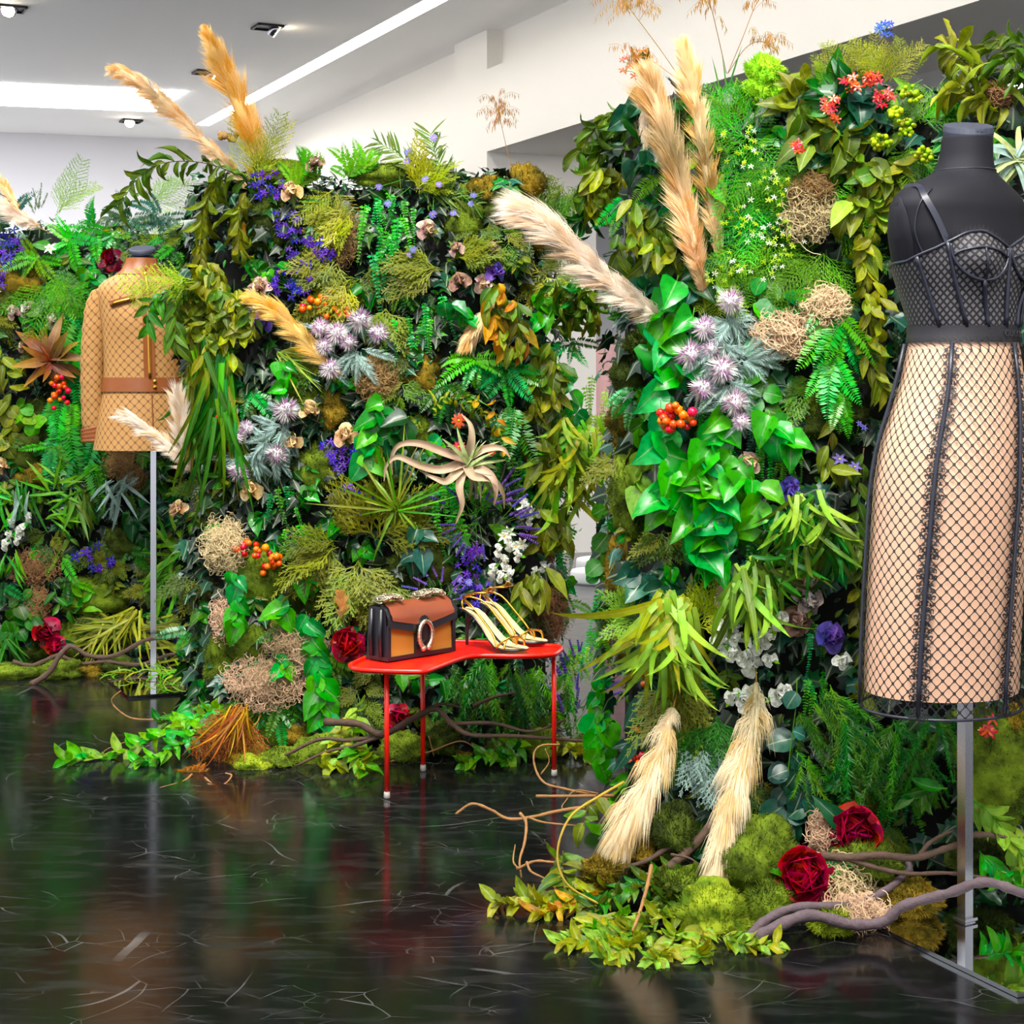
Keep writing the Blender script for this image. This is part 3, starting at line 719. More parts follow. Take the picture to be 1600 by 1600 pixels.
G['mosso'] = mossy('ochre_moss', '#3c3c08', '#8f721a'); G['mossl'] = mossy('bright_moss', '#46600a', '#9aa822')
G['mosslime'] = mossy('lime_moss', '#6fae14', '#b8dc30')

# ------------------------------------------------------------------ unit pieces (length 1 along +Y, facing +Z)
PROF = dict(
 heart=[(0, .14), (.07, .28), (.24, .37), (.46, .33), (.7, .2), (.88, .08), (1, .0)],
 ovate=[(0, .025), (.14, .12), (.34, .185), (.56, .165), (.8, .085), (1, 0)],
 lance=[(0, .012), (.2, .045), (.45, .06), (.75, .038), (1, 0)],
 strap=[(0, .04), (.2, .038), (.45, .033), (.7, .025), (.88, .014), (1, 0)],
 grass=[(0, .012), (.3, .016), (.7, .012), (1, 0)],
 round=[(0, .08), (.1, .3), (.3, .46), (.55, .48), (.8, .34), (.95, .14), (1, .02)],
 petal=[(0, .10), (.25, .28), (.55, .43), (.8, .40), (.95, .22), (1, .1)],
 pod=[(0, .02), (.2, .085), (.45, .115), (.75, .08), (1, 0)],
 dpetal=[(0, .06), (.3, .13), (.7, .16), (.92, .10), (1, .03)])
def leaf_unit(prof, bend=.2, fold=.2, wav=0, tw=0, rows=None):
    mb = MB(); pr = PROF[prof]; vs = []; uv = []; fs = []
    ts = [p[0] for p in pr] if rows is None else [i/rows for i in range(rows+1)]
    y = z = 0; lt = 0; KS = (-1, 0, 1) if prof in ('strap', 'grass', 'lance', 'dpetal') else (-1, -.5, 0, .5, 1)
    for t in ts:
        a = bend*2*((t+lt)/2); dt = t-lt; y += dt*math.cos(a); z -= dt*math.sin(a); lt = t
        w = lerpt(pr, t)[0]; c, s = math.cos(tw*t), math.sin(tw*t); wz = wav*math.sin(t*9)
        for k in KS:
            x0 = k*w; z0 = abs(k)**1.4*(w*fold)+wz*w*k*abs(k)
            vs.append((x0*c-z0*s, y, z+x0*s+z0*c)); uv.append(((k+1)/2, t))
    m = len(KS)
    for i in range(len(ts)-1):
        for k in range(m-1): fs.append((m*i+k, m*i+k+1, m*i+k+m+1, m*i+k+m))
    mb.add(vs, fs, uv); return mb
def ivy_unit(bend):
    o = [(0, .0), (.16, -.06), (.40, .02), (.30, .22), (.52, .42), (.24, .50), (.13, .70), (0, 1)]
    pts = o+[(-x, y) for x, y in reversed(o[1:-1])]
    mb = MB(); vs = [(0, .28, .06)]+[(x, y, -bend*(y*y*.6+x*x)) for x, y in pts]; n = len(pts)
    mb.add(vs, [(0, 1+i, 1+(i+1) % n) for i in range(n)], [(.5, .3)]+[(.5+x*.9, y) for x, y in pts]); return mb
def frond(kind, seed, bend=.5):
    rr = random.Random(seed); mb = MB(); n = 12
    pts = [Vector((0, 0, 0))]; a = 0
    for i in range(n): a = bend*(i/n)*1.6; pts.append(pts[-1]+Vector((0, math.cos(a)/n, -math.sin(a)/n)))
    def pos(t): k = min(n-1, int(t*n)); return pts[k].lerp(pts[k+1], t*n-k), (pts[k+1]-pts[k]).normalized()
    mb.tube(pts, [.008*(1-.7*i/n) for i in range(n+1)], 3, cap=False)
    def leaflet(p, d, nrm, L, w):
        x = d.cross(nrm).normalized(); q = p+d*L*.5
        mb.add([p, q+x*w+nrm*.01, p+d*L, q-x*w+nrm*.01], [(0, 1, 2, 3)], [(.3, 0), (.1, .5), (.3, 1), (.45, .5)])
    Z = Vector((0, 0, 1)); X = Vector((1, 0, 0))
    if kind == 'boston':
        m = 20
        for i in range(m):
            t = .06+.92*i/m; p, T = pos(t); L = .17*math.sin(math.pi*min(1, .25+t*.78))**.8+.02
            for s in (-1, 1): leaflet(p, (X*s+T*rr.uniform(.25, .5)+Z*rr.uniform(-.25, .15)).normalized(), Z, L, L*.16)
    elif kind == 'button':
        m = 17
        for i in range(m):
            t = .05+.93*i/m; p, T = pos(t); L = .078*(1.15-.85*t)*rr.uniform(.8, 1.15)
            for s in (-1, 1): leaflet(p, (X*s+T*rr.uniform(.1, .6)+Z*rr.uniform(-.4, .6)).normalized(), (Z+X*rr.uniform(-.5, .5)).normalized(), L, L*.27)
    elif kind == 'plumosa':
        m = 13
        for i in range(m):
            t = .1+.88*i/m; p, T = pos(t); L = .30*(1-t)**.6+.05
            for s in (-1, 1):
                d = (X*s*.9+T*.8+Z*rr.uniform(-.3, .3)).normalized(); kk = int(5+L*22)
                for j in range(kk):
                    q = p+d*L*(j+1)/kk
                    for h in range(2):
                        e = (d*.5+T*rr.uniform(-.3, .9)+X*rr.uniform(-.6, .6)+Z*rr.uniform(-.6, .6)).normalized(); l2 = .05*rr.uniform(.7, 1.4)
                        x = e.cross(Z).normalized()*.0045; mb.add([q-x, q+x, q+e*l2], [(0, 1, 2)])
    elif kind == 'foxtail':
        for i in range(170):
            t = .03+.95*rr.random(); p, T = pos(t); e = (T*.75+X*rr.uniform(-1, 1)+Z*rr.uniform(-1, 1)).normalized(); L = .12*(1-.5*t)*rr.uniform(.6, 1.2)
            x = e.cross(Z+X*.1).normalized()*.0065; mb.add([p-x, p+x, p+e*L], [(0, 1, 2)])
    elif kind == 'cedar':
        def br(p, d, L, w, dep):
            q = p+d*L; x = d.cross(Z).normalized()*w
            mb.add([p-x, p+x, q+x*.7, q-x*.7], [(0, 1, 2, 3)])
            if dep == 0: return
            for k in range(3):
                b = p+d*L*(.35+.3*k)
                for s in (-1, 1):
                    e = (d+X*s*rr.uniform(.5, .9)+Z*rr.uniform(-.35, .35)).normalized(); br(b, e, L*.42*(1-.14*k)*rr.uniform(.8, 1.2), w*.85, dep-1)
        m = 8
        for i in range(m):
            t = .12+.8*i/m; p, T = pos(t)
            for s in (-1, 1): br(p, (T*.9+X*s*rr.uniform(.5, .8)+Z*rr.uniform(-.2, .2)).normalized(), .30*(1-t)+.10, .011, 1 if t > .5 else 2)
        p, T = pos(.95); br(p, T, .14, .011, 1)
    elif kind == 'feather':                              # silver cut leaf
        for i in range(26):
            t = .1+.88*i/26; p, T = pos(t); L = .20*math.sin(math.pi*(.2+.75*t))
            for s in (-1, 1): leaflet(p, (X*s*.8+T+Z*rr.uniform(-.6, .6)).normalized(), Z, L, L*.055)
    elif kind == 'lavender':
        for i in range(9):
            t = .60+.045*i; p, T = pos(min(.99, t))
            for k in range(6):
                a = 2*math.pi*k/6+i*.5; d = X*math.cos(a)+Z*math.sin(a); q = p+d*.018
                mb.ball(q, .022*(1-.05*i), 4, 2, 1, (1, 1.5, 1))
    return mb
def spike_ball(seed):
    rr = random.Random(seed); mb = MB(); mb.ball((0, 0, 0), .26, 8, 6, 0)
    for i in range(230):
        z = 1-1.75*i/229; a = i*2.39996; q = math.sqrt(max(0, 1-z*z)); d = Vector((q*math.cos(a), q*math.sin(a), z)); d = (d+Vector((rr.uniform(-.2, .2), rr.uniform(-.2, .2), rr.uniform(-.2, .2)))).normalized()
        x = d.orthogonal().normalized()*.024; L = rr.uniform(.40, .56); lil = (z > .35 and rr.random() < .6) or rr.random() < .22
        mb.add([d*.2-x, d*.2+x, d*L], [(0, 1, 2)], None, 1 if lil else 0)
    return mb
def floret(n, prof, seed):
    mb = MB(); rr = random.Random(seed)
    for k in range(n):
        a = 2*math.pi*k/n+rr.uniform(-.2, .2); u = leaf_unit(prof, .3, .15); c, s = math.cos(a), math.sin(a)
        mb.add([(v[0]*c-v[1]*s, v[0]*s+v[1]*c, v[2]+.25*v[1]) for v in u.v], u.f, u.uv)
    mb.ball((0, 0, .06), .14, 6, 4, 1); return mb
UNIT = {}
for nm, pr, vs in (
 ('heart', 'heart', [(.6, .45, .25, .3), (1.0, .6, .3, -.5), (.2, .35, .2, .4), (.4, .8, .3, .2)]),
 ('ovate', 'ovate', [(.6, .5, .2, .4), (1.2, .6, .25, -.6), (.2, .4, .15, .2), (-.5, .6, .25, .5)]),
 ('curl', 'pod', [(1.2, 1.0, .5, 1.4), (.7, 1.1, .6, -2.0), (-.8, 1.0, .5, 1.1), (1.6, .9, .5, -.8)]),
 ('willow', 'grass', [(.3, .3, 0, .5), (.9, .3, 0, -.6), (-.5, .3, 0, .8), (1.3, .3, 0, .3)]),
 ('lance', 'lance', [(.5, .3, 0, .3), (1.0, .3, 0, -.4), (.1, .3, 0, .1)]),
 ('strap', 'strap', [(.9, .4, 0, .4), (1.5, .4, 0, -.5), (.4, .4, 0, .2)]),
 ('coil', 'strap', [(2.6, .5, 0, 1.0), (3.2, .5, 0, -1.2), (1.8, .5, 0, 1.8)]),
 ('grass', 'grass', [(.5, .3, 0, .3), (1.2, .3, 0, -.4), (.1, .3, 0, 0)]),
 ('round', 'round', [(.3, .15, .05, 0), (.5, .1, .1, .1)]),
 ('petal', 'petal', [(-.7, .25, .25, .1), (-.4, .35, .3, -.1)]),
 ('opetal', 'petal', [(.5, .3, .5, .2), (.9, .2, .5, -.2)]),
 ('dpetal', 'dpetal', [(.1, .2, 0, 0)])):
    UNIT[nm] = [leaf_unit(pr, *v, rows=(8 if nm in ('coil', 'curl', 'strap', 'willow') else None)) for v in vs]
UNIT['ivy'] = [ivy_unit(.1), ivy_unit(.35)]
for k, bs in (('boston', (.5, 1.0, .2)), ('button', (.4, .9)), ('plumosa', (.3, .8)), ('foxtail', (.4, .9)), ('cedar', (.3, .7, .5)), ('feather', (.6, 1.2)), ('lavender', (.2, .4))):
    UNIT[k] = [frond(k, 11*i+len(k), b) for i, b in enumerate(bs)]
UNIT['thistle'] = [spike_ball(1), spike_ball(2)]
UNIT['floret'] = [floret(5, 'dpetal', 1)]; UNIT['aster'] = [floret(11, 'dpetal', 2)]; UNIT['star'] = [floret(6, 'ovate', 3)]
b_ = MB(); b_.ball((0, 0, 0), .5, 7, 5); UNIT['berry'] = [b_]
CACHE = {}
def unit(key, mats):
    vi = random.randrange(len(UNIT[key])); k = (key, vi, mats)
    if k not in CACHE:
        CACHE[k] = UNIT[key][vi].mesh(key, [G[m] for m in (mats if isinstance(mats, tuple) else (mats,))])
    return CACHE[k]
def frame(d, nor):
    y = d.normalized(); z = nor-y*nor.dot(y); z = z.normalized() if z.length > 1e-5 else y.orthogonal().normalized(); x = y.cross(z)
    return Matrix((x, y, z)).transposed().to_4x4()
def piece(name, key, mats, root, p, d, nor, L, wide=1):
    Mx = Matrix.Translation(Vector(p)-root.matrix_basis.translation) @ frame(d, nor) @ Matrix.Diagonal((L*wide, L, L*(wide+1)/2, 1))
    return link(name, unit(key, mats), root, Mx)
def idir(a, out=0):
    a = R(a); return Vector((math.cos(a), -out, math.sin(a)))
def face(j=.5): return Vector((rnd(-j, j), -1, .55+rnd(-j, j)))
TAKEN = []                                               # (wall, px, py, radius) of hand-set plants
def note(label, w, px, py, r): TAKEN.append((w, px, py, r, label))

# ------------------------------------------------------------------ plant builders (pixel sizes are converted at the plant's own distance)
def vine(name, label, cat, w, pts, key, mat, n, L, spread=60, droop=.3, out=.4, off=.07, stem='stemg', sr=.0016, group=None, part='leaf', wide=1):
    P = [on(w, p[0], p[1], p[2] if len(p) > 2 else off) for p in pts]; s = P[0].y/F
    for p in pts: note(label, w, p[0], p[1], L)
    C = crom(P, 5); r = thing(name, label, cat, P[0], group)
    mb = MB(); mb.tube(C, [sr*(1-.5*i/len(C)) for i in range(len(C))], 5); build('stem', mb, G[stem], r)
    m = len(C)-1
    for i in range(n):
        t = (i+.6)/n*m; k = min(m-1, int(t)); p = C[k].lerp(C[k+1], t-k); T = (C[k+1]-C[k]).normalized()
        sg = 1 if i % 2 else -1; a = R(sg*spread*rnd(.6, 1.3)); c, sn = math.cos(a), math.sin(a)
        d = Vector((T.x*c-T.z*sn, T.y, T.x*sn+T.z*c))+Vector((rnd(-.2, .2), -out*rnd(.1, 1.3), -droop*rnd(.3, 1.2)))
        piece(part, key, mat, r, p, d, face(.6), L*s*rnd(.75, 1.2), wide)
    return r
def tuft(name, label, cat, w, px, py, key, mat, n, L, a0, a1, out=.5, off=.06, jit=6, group=None, part='leaf', wide=1, nor=None, p0=None):
    c = p0 if p0 is not None else on(w, px, py, off); s = c.y/F; note(label, w, px, py, L*.6); r = thing(name, label, cat, c, group)
    for i in range(n):
        a = a0+(a1-a0)*((i+rnd(.1, .9))/n)
        d = idir(a, out*rnd(.2, 1.4)); nz = nor+Vector((rnd(-.5, .5), 0, rnd(-.3, .3))) if nor else None; b = c+Vector((rnd(-jit, jit)*s, -rnd(0, jit)*s, rnd(-jit, jit)*s))
        piece(part, key, mat if isinstance(mat, (str, tuple)) else random.choice(mat), r, b, d, nz or face(.6), L*s*rnd(.7, 1.15), wide)
    return r
def fern(label, w, px, py, key, mat, n, L, a0, a1, name='fern', cat='fern', out=.45, off=.05, group=None, jit=5, nor=None):
    return tuft(name, label, cat, w, px, py, key, mat, n, L, a0, a1, out, off, jit, group, 'frond', 1, nor)
def hang(label, w, px, py, key, mat, n, L, name='trailing_fern', cat='fern', spread=20, jit=20, off=.07, group=None):
    """fronds that leave the wall and hang straight down"""
    return tuft(name, label, cat, w, px, py, key, mat, n, L, -90-spread, -90+spread, .12, off, jit, group, 'frond', 1, Vector((0, -1, .25)))
def bloom(name, label, w, px, py, Dm, mats, n=18, key='petal', off=.11, tilt=(0, 0), group=None, leaves=2, lmat='midgreen', cat='flower', flat=70, pl=1.0):
    c = on(w, px, py, off); s = c.y/F; note(label, w, px, py, Dm); r = thing(name, label, cat, c, group)
    ax = Vector((tilt[0], -1, .25+tilt[1])).normalized(); e1 = ax.orthogonal().normalized(); e2 = ax.cross(e1); Dd = Dm*s
    for i in range(n):
        q = (i+.5)/n; az = i*2.39996+rnd(-.2, .2); rad = e1*math.cos(az)+e2*math.sin(az); t0 = 26 if flat > 84 else 4; t = R(t0+(flat-t0)*q**.9+(rnd(-14, 14) if flat > 84 else 0))
        d = ax*math.cos(t)+rad*math.sin(t); nn = ax*math.sin(t)-rad*math.cos(t)
        piece('petal', key if q < .75 else ('opetal' if key == 'petal' else key), mats[0] if q > .35 else mats[-1], r, c+rad*Dd*.05*q-ax*Dd*.18, d+Vector((rnd(-.12, .12), rnd(-.12, .12), rnd(-.12, .12))), nn, Dd*(.40+.16*q)*pl*rnd(.85, 1.12), 1.3)
    for k in range(leaves):
        a = rnd(0, 360); piece('leaf', 'ovate', lmat, r, c-ax*Dd*.2, idir(a, .1), face(.3), Dd*.75)
    mb = MB(); mb.tube([c-ax*Dd*.2, c+Vector((rnd(-.01, .01), off*.6, -.03)), c+Vector((0, off*.9, -.05))], .0016, 5); build('stem', mb, G['stemb'], r)
    return r
def daisy(name, label, w, pts, Dm, petal, centre, key='aster', group=None, off=.11, lkey='grass', lmat='midgreen', nl=5, LL=1.3, cat='flower', part='flower'):
    c = on(w, pts[0][0], pts[0][1], off); s = c.y/F; r = thing(name, label, cat, c, group)
    root = c+Vector((0, off*.9, -.05))
    for px, py in pts:
        p = on(w, px, py, off+rnd(-.015, .015)); note(label, w, px, py, Dm); ax = Vector((rnd(-.4, .4), -1, .4+rnd(-.3, .3)))
        piece(part, key, (petal, centre), r, p, ax.orthogonal(), ax, Dm*.5*s*rnd(.85, 1.15))
        mb = MB(); mb.tube(crom([p, p.lerp(root, .5)+Vector((0, 0, -.012)), root], 4), .0011, 4); build('stem', mb, G['stemg'], r)
        for k in range(nl): piece('leaf', lkey, lmat, r, p.lerp(root, rnd(.05, .8)), idir(rnd(0, 360), .3), face(), Dm*LL*s*rnd(.7, 1.2), 1.5)
    return r
def cluster(name, label, w, px, py, wpx, hpx, n, Dm, mats, key='berry', off=.10, stemmat='stemg', nl=3, lmat='midgreen', LL=30, cat='berries', part='berry', group=None, lkey='ovate'):
    """many small round or starry heads on thin stalks"""
    c = on(w, px, py, off*.5); s = c.y/F; note(label, w, px, py, max(wpx, hpx)*.5); r = thing(name, label, cat, c, group); base = c+Vector((0, .02, -hpx*s*.3)); mb = MB()
    for i in range(n):
        a = rnd(0, 6.28); q = math.sqrt(rnd(0, 1)); p = on(w, px+wpx*.5*q*math.cos(a), py+hpx*.5*q*math.sin(a), off+rnd(-.015, .02)); d = Vector((rnd(-.6, .6), -1, rnd(-.2, .8)))
        piece(part, key, random.choice(mats), r, p, d.orthogonal(), d, Dm*s*rnd(.75, 1.2)); mb.tube([p, base.lerp(p, .45)+Vector((0, 0, .004)), base], .0009, 3, cap=False)
    build('stalks', mb, G[stemmat], r)
    for k in range(nl): piece('leaf', lkey, lmat, r, base.lerp(c, rnd(0, 1)), idir(rnd(0, 360), .4), face(), LL*s*rnd(.8, 1.2))
    return r
def thistle(label, w, px, py, Dm, off=.13, leaves=4, group='spiky thistles'):
    c = on(w, px, py, off); s = c.y/F; note(label, w, px, py, Dm); r = thing('thistle', label, 'flower', c, group); ax = Vector((rnd(-.45, .45), -1, .3+rnd(-.3, .3))).normalized()
    piece('flower_head', 'thistle', ('thw', 'thl'), r, c, ax.orthogonal(), ax, Dm*s)
    root = c+Vector((rnd(-.02, .02), off*.8, -.06)); mb = MB(); mb.tube([c, c-ax*Dm*s*.5+Vector((0, 0, -.01)), root], .002, 5); build('stem', mb, G['silver'], r)
    for k in range(leaves): piece('leaf', 'feather', 'silver', r, c-ax*Dm*s*.35, idir(rnd(0, 360), .15), face(), Dm*s*rnd(.8, 1.3))
    return r
def blob(w, px, py, wpx, hpx, dep, off, name, label, cat, mat, hair, hl, core=None, seed=0, group=None, p0=None, kind='moss'):
    c = p0 if p0 is not None else on(w, px, py, off); s = c.y/F; note(label, w, px, py, max(wpx, hpx)*.5)
    ax, az, ay = wpx*s/2, hpx*s/2, dep; rr = random.Random(int(px*7+py*3)); sd = Vector((px*.11, py*.07, 3))
    def surf(d, k=1):
        f = 1+.36*noise.noise(d*1.6+sd)+.22*noise.noise(d*3.6+sd)+.09*noise.noise(d*9+sd); return c+Vector((d.x*ax, d.y*ay, d.z*az))*f*k
    mb = MB(); nu, nv = 26, 16; vs = []
    for j in range(nv+1):
        for i in range(nu):
            a = math.pi*j/nv; b = 2*math.pi*i/nu; vs.append(surf(Vector((math.sin(a)*math.cos(b), math.sin(a)*math.sin(b), math.cos(a))), .97 if kind == 'moss' else .62))
    mb.add(vs, [(j*nu+i, j*nu+(i+1) % nu, (j+1)*nu+(i+1) % nu, (j+1)*nu+i) for j in range(nv) for i in range(nu)])
    for i in range(hair):
        d = Vector((rr.gauss(0, 1), -abs(rr.gauss(0, 1)), rr.gauss(0, 1))).normalized()
        if kind == 'moss':
            p = surf(d, .95); e = (d+Vector((rr.uniform(-.6, .6), rr.uniform(-.6, .6), rr.uniform(-.3, .7)))).normalized(); x = e.orthogonal().normalized(); x = (x*math.cos(i)+e.cross(x)*math.sin(i))*.0011
            L = hl*rr.uniform(.5, 1.4); mb.add([p-x, p+x, p+e*L], [(0, 1, 2)])
        else:                                             # curly strand
            p = surf(d, rr.uniform(.7, 1.0)); t = Vector((rr.gauss(0, 1), rr.gauss(0, 1), rr.gauss(0, 1))).normalized(); ww = rr.uniform(.0005, .0011); pts = [p]; cur = Vector((rr.gauss(0, 1), rr.gauss(0, 1), rr.gauss(0, 1)))
            for k in range(8):
                t = (t+cur.cross(t)*.55+Vector((rr.gauss(0, .25), rr.gauss(0, .25), rr.gauss(0, .25)-.06))).normalized(); p = p+t*hl/8
                q = p-c; f = (q.x/ax)**2+(q.y/ay)**2+(q.z/az)**2
                if f > 1.5: t = (t-q.normalized()).normalized()
                pts.append(p)
            mb.ribbon(pts, ww, Vector((.2, -1, .3)))
    return tag(build(name, mb, G[mat], None), label, cat, group)
def moss(label, w, px, py, wpx, hpx, mat='mossg', dep=.06, off=.02, hair=1800, hl=.008, p0=None):
    return blob(w, px, py, wpx, hpx, dep, off, 'moss_cushion', label, 'moss', mat, hair, hl, p0=p0)
def lichen(label, w, px, py, wpx, hpx, mat='lichen', dep=.05, off=.06, hair=420, hl=.05, p0=None):
    return blob(w, px, py, wpx, hpx, dep, off, 'curly_moss', label, 'dried moss', mat, hair, hl, p0=p0, kind='curl')
def plume(label, w, P, wpx, mat, hairs=3800, shape=None, hl=1.0, flat=.8):
    """pampas plume along P (base to tip): list of (px, py, Y)"""
    C = crom([at(*p) for p in P], 8); m = len(C)-1; s = C[0].y/F; rr = random.Random(int(P[0][0])); r = thing('pampas_plume', label, 'pampas grass', C[0], 'pampas plumes')
    sh = shape or [(0, .35), (.12, .6), (.3, .95), (.55, 1.0), (.8, .75), (.93, .42), (1, .12)]
    mb = MB(); mb.tube(C, [.30*wpx*s*.5*lerpt(sh, i/m)[0]+.001 for i in range(m+1)], 8)
    tufts = max(40, hairs//34)
    for j in range(tufts):
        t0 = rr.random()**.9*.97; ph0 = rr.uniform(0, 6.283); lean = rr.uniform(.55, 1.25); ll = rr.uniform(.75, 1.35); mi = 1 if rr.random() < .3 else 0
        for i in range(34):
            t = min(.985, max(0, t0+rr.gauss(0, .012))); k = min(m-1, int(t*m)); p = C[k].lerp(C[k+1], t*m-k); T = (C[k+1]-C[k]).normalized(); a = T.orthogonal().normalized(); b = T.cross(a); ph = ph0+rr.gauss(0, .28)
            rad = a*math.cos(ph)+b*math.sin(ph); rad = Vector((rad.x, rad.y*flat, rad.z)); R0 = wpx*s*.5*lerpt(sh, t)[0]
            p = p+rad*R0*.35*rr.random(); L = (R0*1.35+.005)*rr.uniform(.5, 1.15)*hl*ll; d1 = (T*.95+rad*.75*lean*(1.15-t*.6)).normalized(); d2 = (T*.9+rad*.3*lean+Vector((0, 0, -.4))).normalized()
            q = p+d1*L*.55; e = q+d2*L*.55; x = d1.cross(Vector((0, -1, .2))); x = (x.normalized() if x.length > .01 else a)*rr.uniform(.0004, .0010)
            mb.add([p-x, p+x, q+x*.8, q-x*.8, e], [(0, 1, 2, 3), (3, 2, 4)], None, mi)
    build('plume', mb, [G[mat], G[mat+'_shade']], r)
    T = (C[0]-C[1]).normalized(); mb = MB(); mb.tube([C[0]+T*.0, C[0]+T*.05+Vector((0, .02, 0))], .002, 5); build('stalk', mb, G['strawg'], r)
    return r
def twig(label, P, r0, mat='bark', r1=None, name='branch', cat='branch', subs=(), group=None, k=6, knobs=True):
    """crooked branch through (px, py, Y) points; subs are side twigs"""
    def tb(P, a, b):
        C = crom([at(*p) for p in P], k); mb = MB(); n = len(C)
        mb.tube(C, [max(.0008, a+(b-a)*i/(n-1))*(1+.10*math.sin(i*1.7)+.08*math.sin(i*3.1)) for i in range(n)], 7); return mb
    a = thing(name, label, cat, at(*P[0]), group); build('stem', tb(P, r0, r1 if r1 is not None else r0*.45), G[mat], a)
    for S, q in subs: build('side_twig', tb(S, q, q*.5), G[mat], a)
    return a
def spray_floor(label, P, key, mat, n, L, name='leafy_branch', cat='branch', spread=55, up=.5, stem='stemb', group=None, wide=1, sr=.0022):
    """leafy branch lying along (px, py, Y) points"""
    C = crom([at(*p) for p in P], 6); m = len(C)-1; s = C[0].y/F; r = thing(name, label, cat, C[0], group)
    mb = MB(); mb.tube(C, [sr*(1-.5*i/m) for i in range(m+1)], 5); build('stem', mb, G[stem], r)
    for i in range(n):
        t = (i+.6)/n*m; k = min(m-1, int(t)); p = C[k].lerp(C[k+1], t-k); T = (C[k+1]-C[k]).normalized(); sg = 1 if i % 2 else -1
        sd = T.cross(Vector((0, 0, 1))); sd = sd.normalized() if sd.length > .05 else Vector((1, 0, 0)); a = R(spread*rnd(.5, 1.3))
        d = T*math.cos(a)+sd*sg*math.sin(a)+Vector((0, -.1, rnd(-.1, up*1.5))); Lm = L*s*rnd(.75, 1.2)
        if p.z < .02: p = Vector((p.x, p.y, max(p.z, .006)))
        if p.z+d.normalized().z*Lm < .004: d.z = abs(d.z)*.3
        piece('leaf', key, mat if isinstance(mat, str) else random.choice(mat), r, p, d, Vector((rnd(-.5, .5), -.5+rnd(-.4, .4), 1)), Lm, wide)
    return r

# ------------------------------------------------------------------ countless ivy and small foliage that carpets each wall, coloured dark to deepen the crevices
def carpet(w, n_big, n_small, seed):
    rr = random.Random(seed); W = WALLS[w]; fr = W['front']; segs = [(Vector(a), Vector(b)) for a, b in zip(fr, fr[1:])]; lens = [(b-a).length for a, b in segs]; tot = sum(lens)
    if w == 'A': lens = [lens[0]*.25, lens[1]*.35]+lens[2:]
    if w == 'B': lens = lens[:-1]+[lens[-1]*.2]
    tot = sum(lens); full = [(b-a).length for a, b in segs]
    def spot():
        q = rr.uniform(0, tot)
        for (a, b), L in zip(segs, lens):
            if q <= L: break
            q -= L
        p = a.lerp(b, min(1, q/L)); n = Vector(((b-a).y, -(b-a).x)).normalized(); z = W['h']*rr.random()**.92; bulge = .035*noise.noise(Vector((p.x*3, z*3, seed)))
        if rr.random() < .10: return Vector((p.x-n.x*rr.uniform(0, .25), p.y-n.y*rr.uniform(0, .25), W['h']+rr.uniform(0, .03))), Vector((n.x*.3, n.y*.3, 1))
        return Vector((p.x+n.x*(.02+bulge), p.y+n.y*(.02+bulge), z)), Vector((n.x, n.y, .25))
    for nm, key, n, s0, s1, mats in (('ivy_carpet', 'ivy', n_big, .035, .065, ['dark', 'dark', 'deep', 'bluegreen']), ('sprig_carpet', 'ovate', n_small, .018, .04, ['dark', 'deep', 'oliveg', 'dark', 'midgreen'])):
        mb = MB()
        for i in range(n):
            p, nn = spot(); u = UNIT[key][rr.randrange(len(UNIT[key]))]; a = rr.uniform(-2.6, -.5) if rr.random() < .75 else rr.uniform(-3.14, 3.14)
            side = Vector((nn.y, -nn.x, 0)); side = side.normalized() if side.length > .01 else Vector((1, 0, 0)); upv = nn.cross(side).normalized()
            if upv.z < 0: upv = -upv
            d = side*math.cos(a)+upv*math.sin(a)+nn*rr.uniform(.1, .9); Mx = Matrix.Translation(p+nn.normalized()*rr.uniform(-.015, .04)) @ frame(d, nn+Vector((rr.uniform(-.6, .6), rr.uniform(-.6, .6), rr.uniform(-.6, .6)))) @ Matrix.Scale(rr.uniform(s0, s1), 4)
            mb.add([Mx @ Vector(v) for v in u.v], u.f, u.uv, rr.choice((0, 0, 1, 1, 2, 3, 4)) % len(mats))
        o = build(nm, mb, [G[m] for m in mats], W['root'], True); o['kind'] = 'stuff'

def arms(name, label, cat, paths, Y, w0, mat):
    """plant whose long curling leaves follow hand-laid (px, py, dY) paths"""
    P0 = at(paths[0][0][0], paths[0][0][1], Y); r = thing(name, label, cat, P0); s = Y/F
    for pth in paths:
        C = crom([at(x, y, Y+d) for x, y, d in pth], 7); m = len(C)-1; mb = MB(); rows = []
        for i, c in enumerate(C):
            T = (C[min(i+1, m)]-C[max(i-1, 0)]).normalized(); sd = T.cross(Vector((0, -1, .35))); sd = sd.normalized() if sd.length > .05 else T.orthogonal(); nn = sd.cross(T)
            ww = w0*s*(1-.92*(i/m)**1.3); rows.append([c-sd*ww+nn*ww*.7, c-sd*ww*.5+nn*ww*.15, c, c+sd*ww*.5+nn*ww*.15, c+sd*ww+nn*ww*.7])
        mb.rings(rows, [(k/4, i/m) for i in range(m+1) for k in range(5)], closed=False); build('leaf', mb, G[mat], r)
    return r

carpet('A', 2600, 3200, 1); carpet('B', 2800, 3400, 2); carpet('C', 2400, 3000, 3)

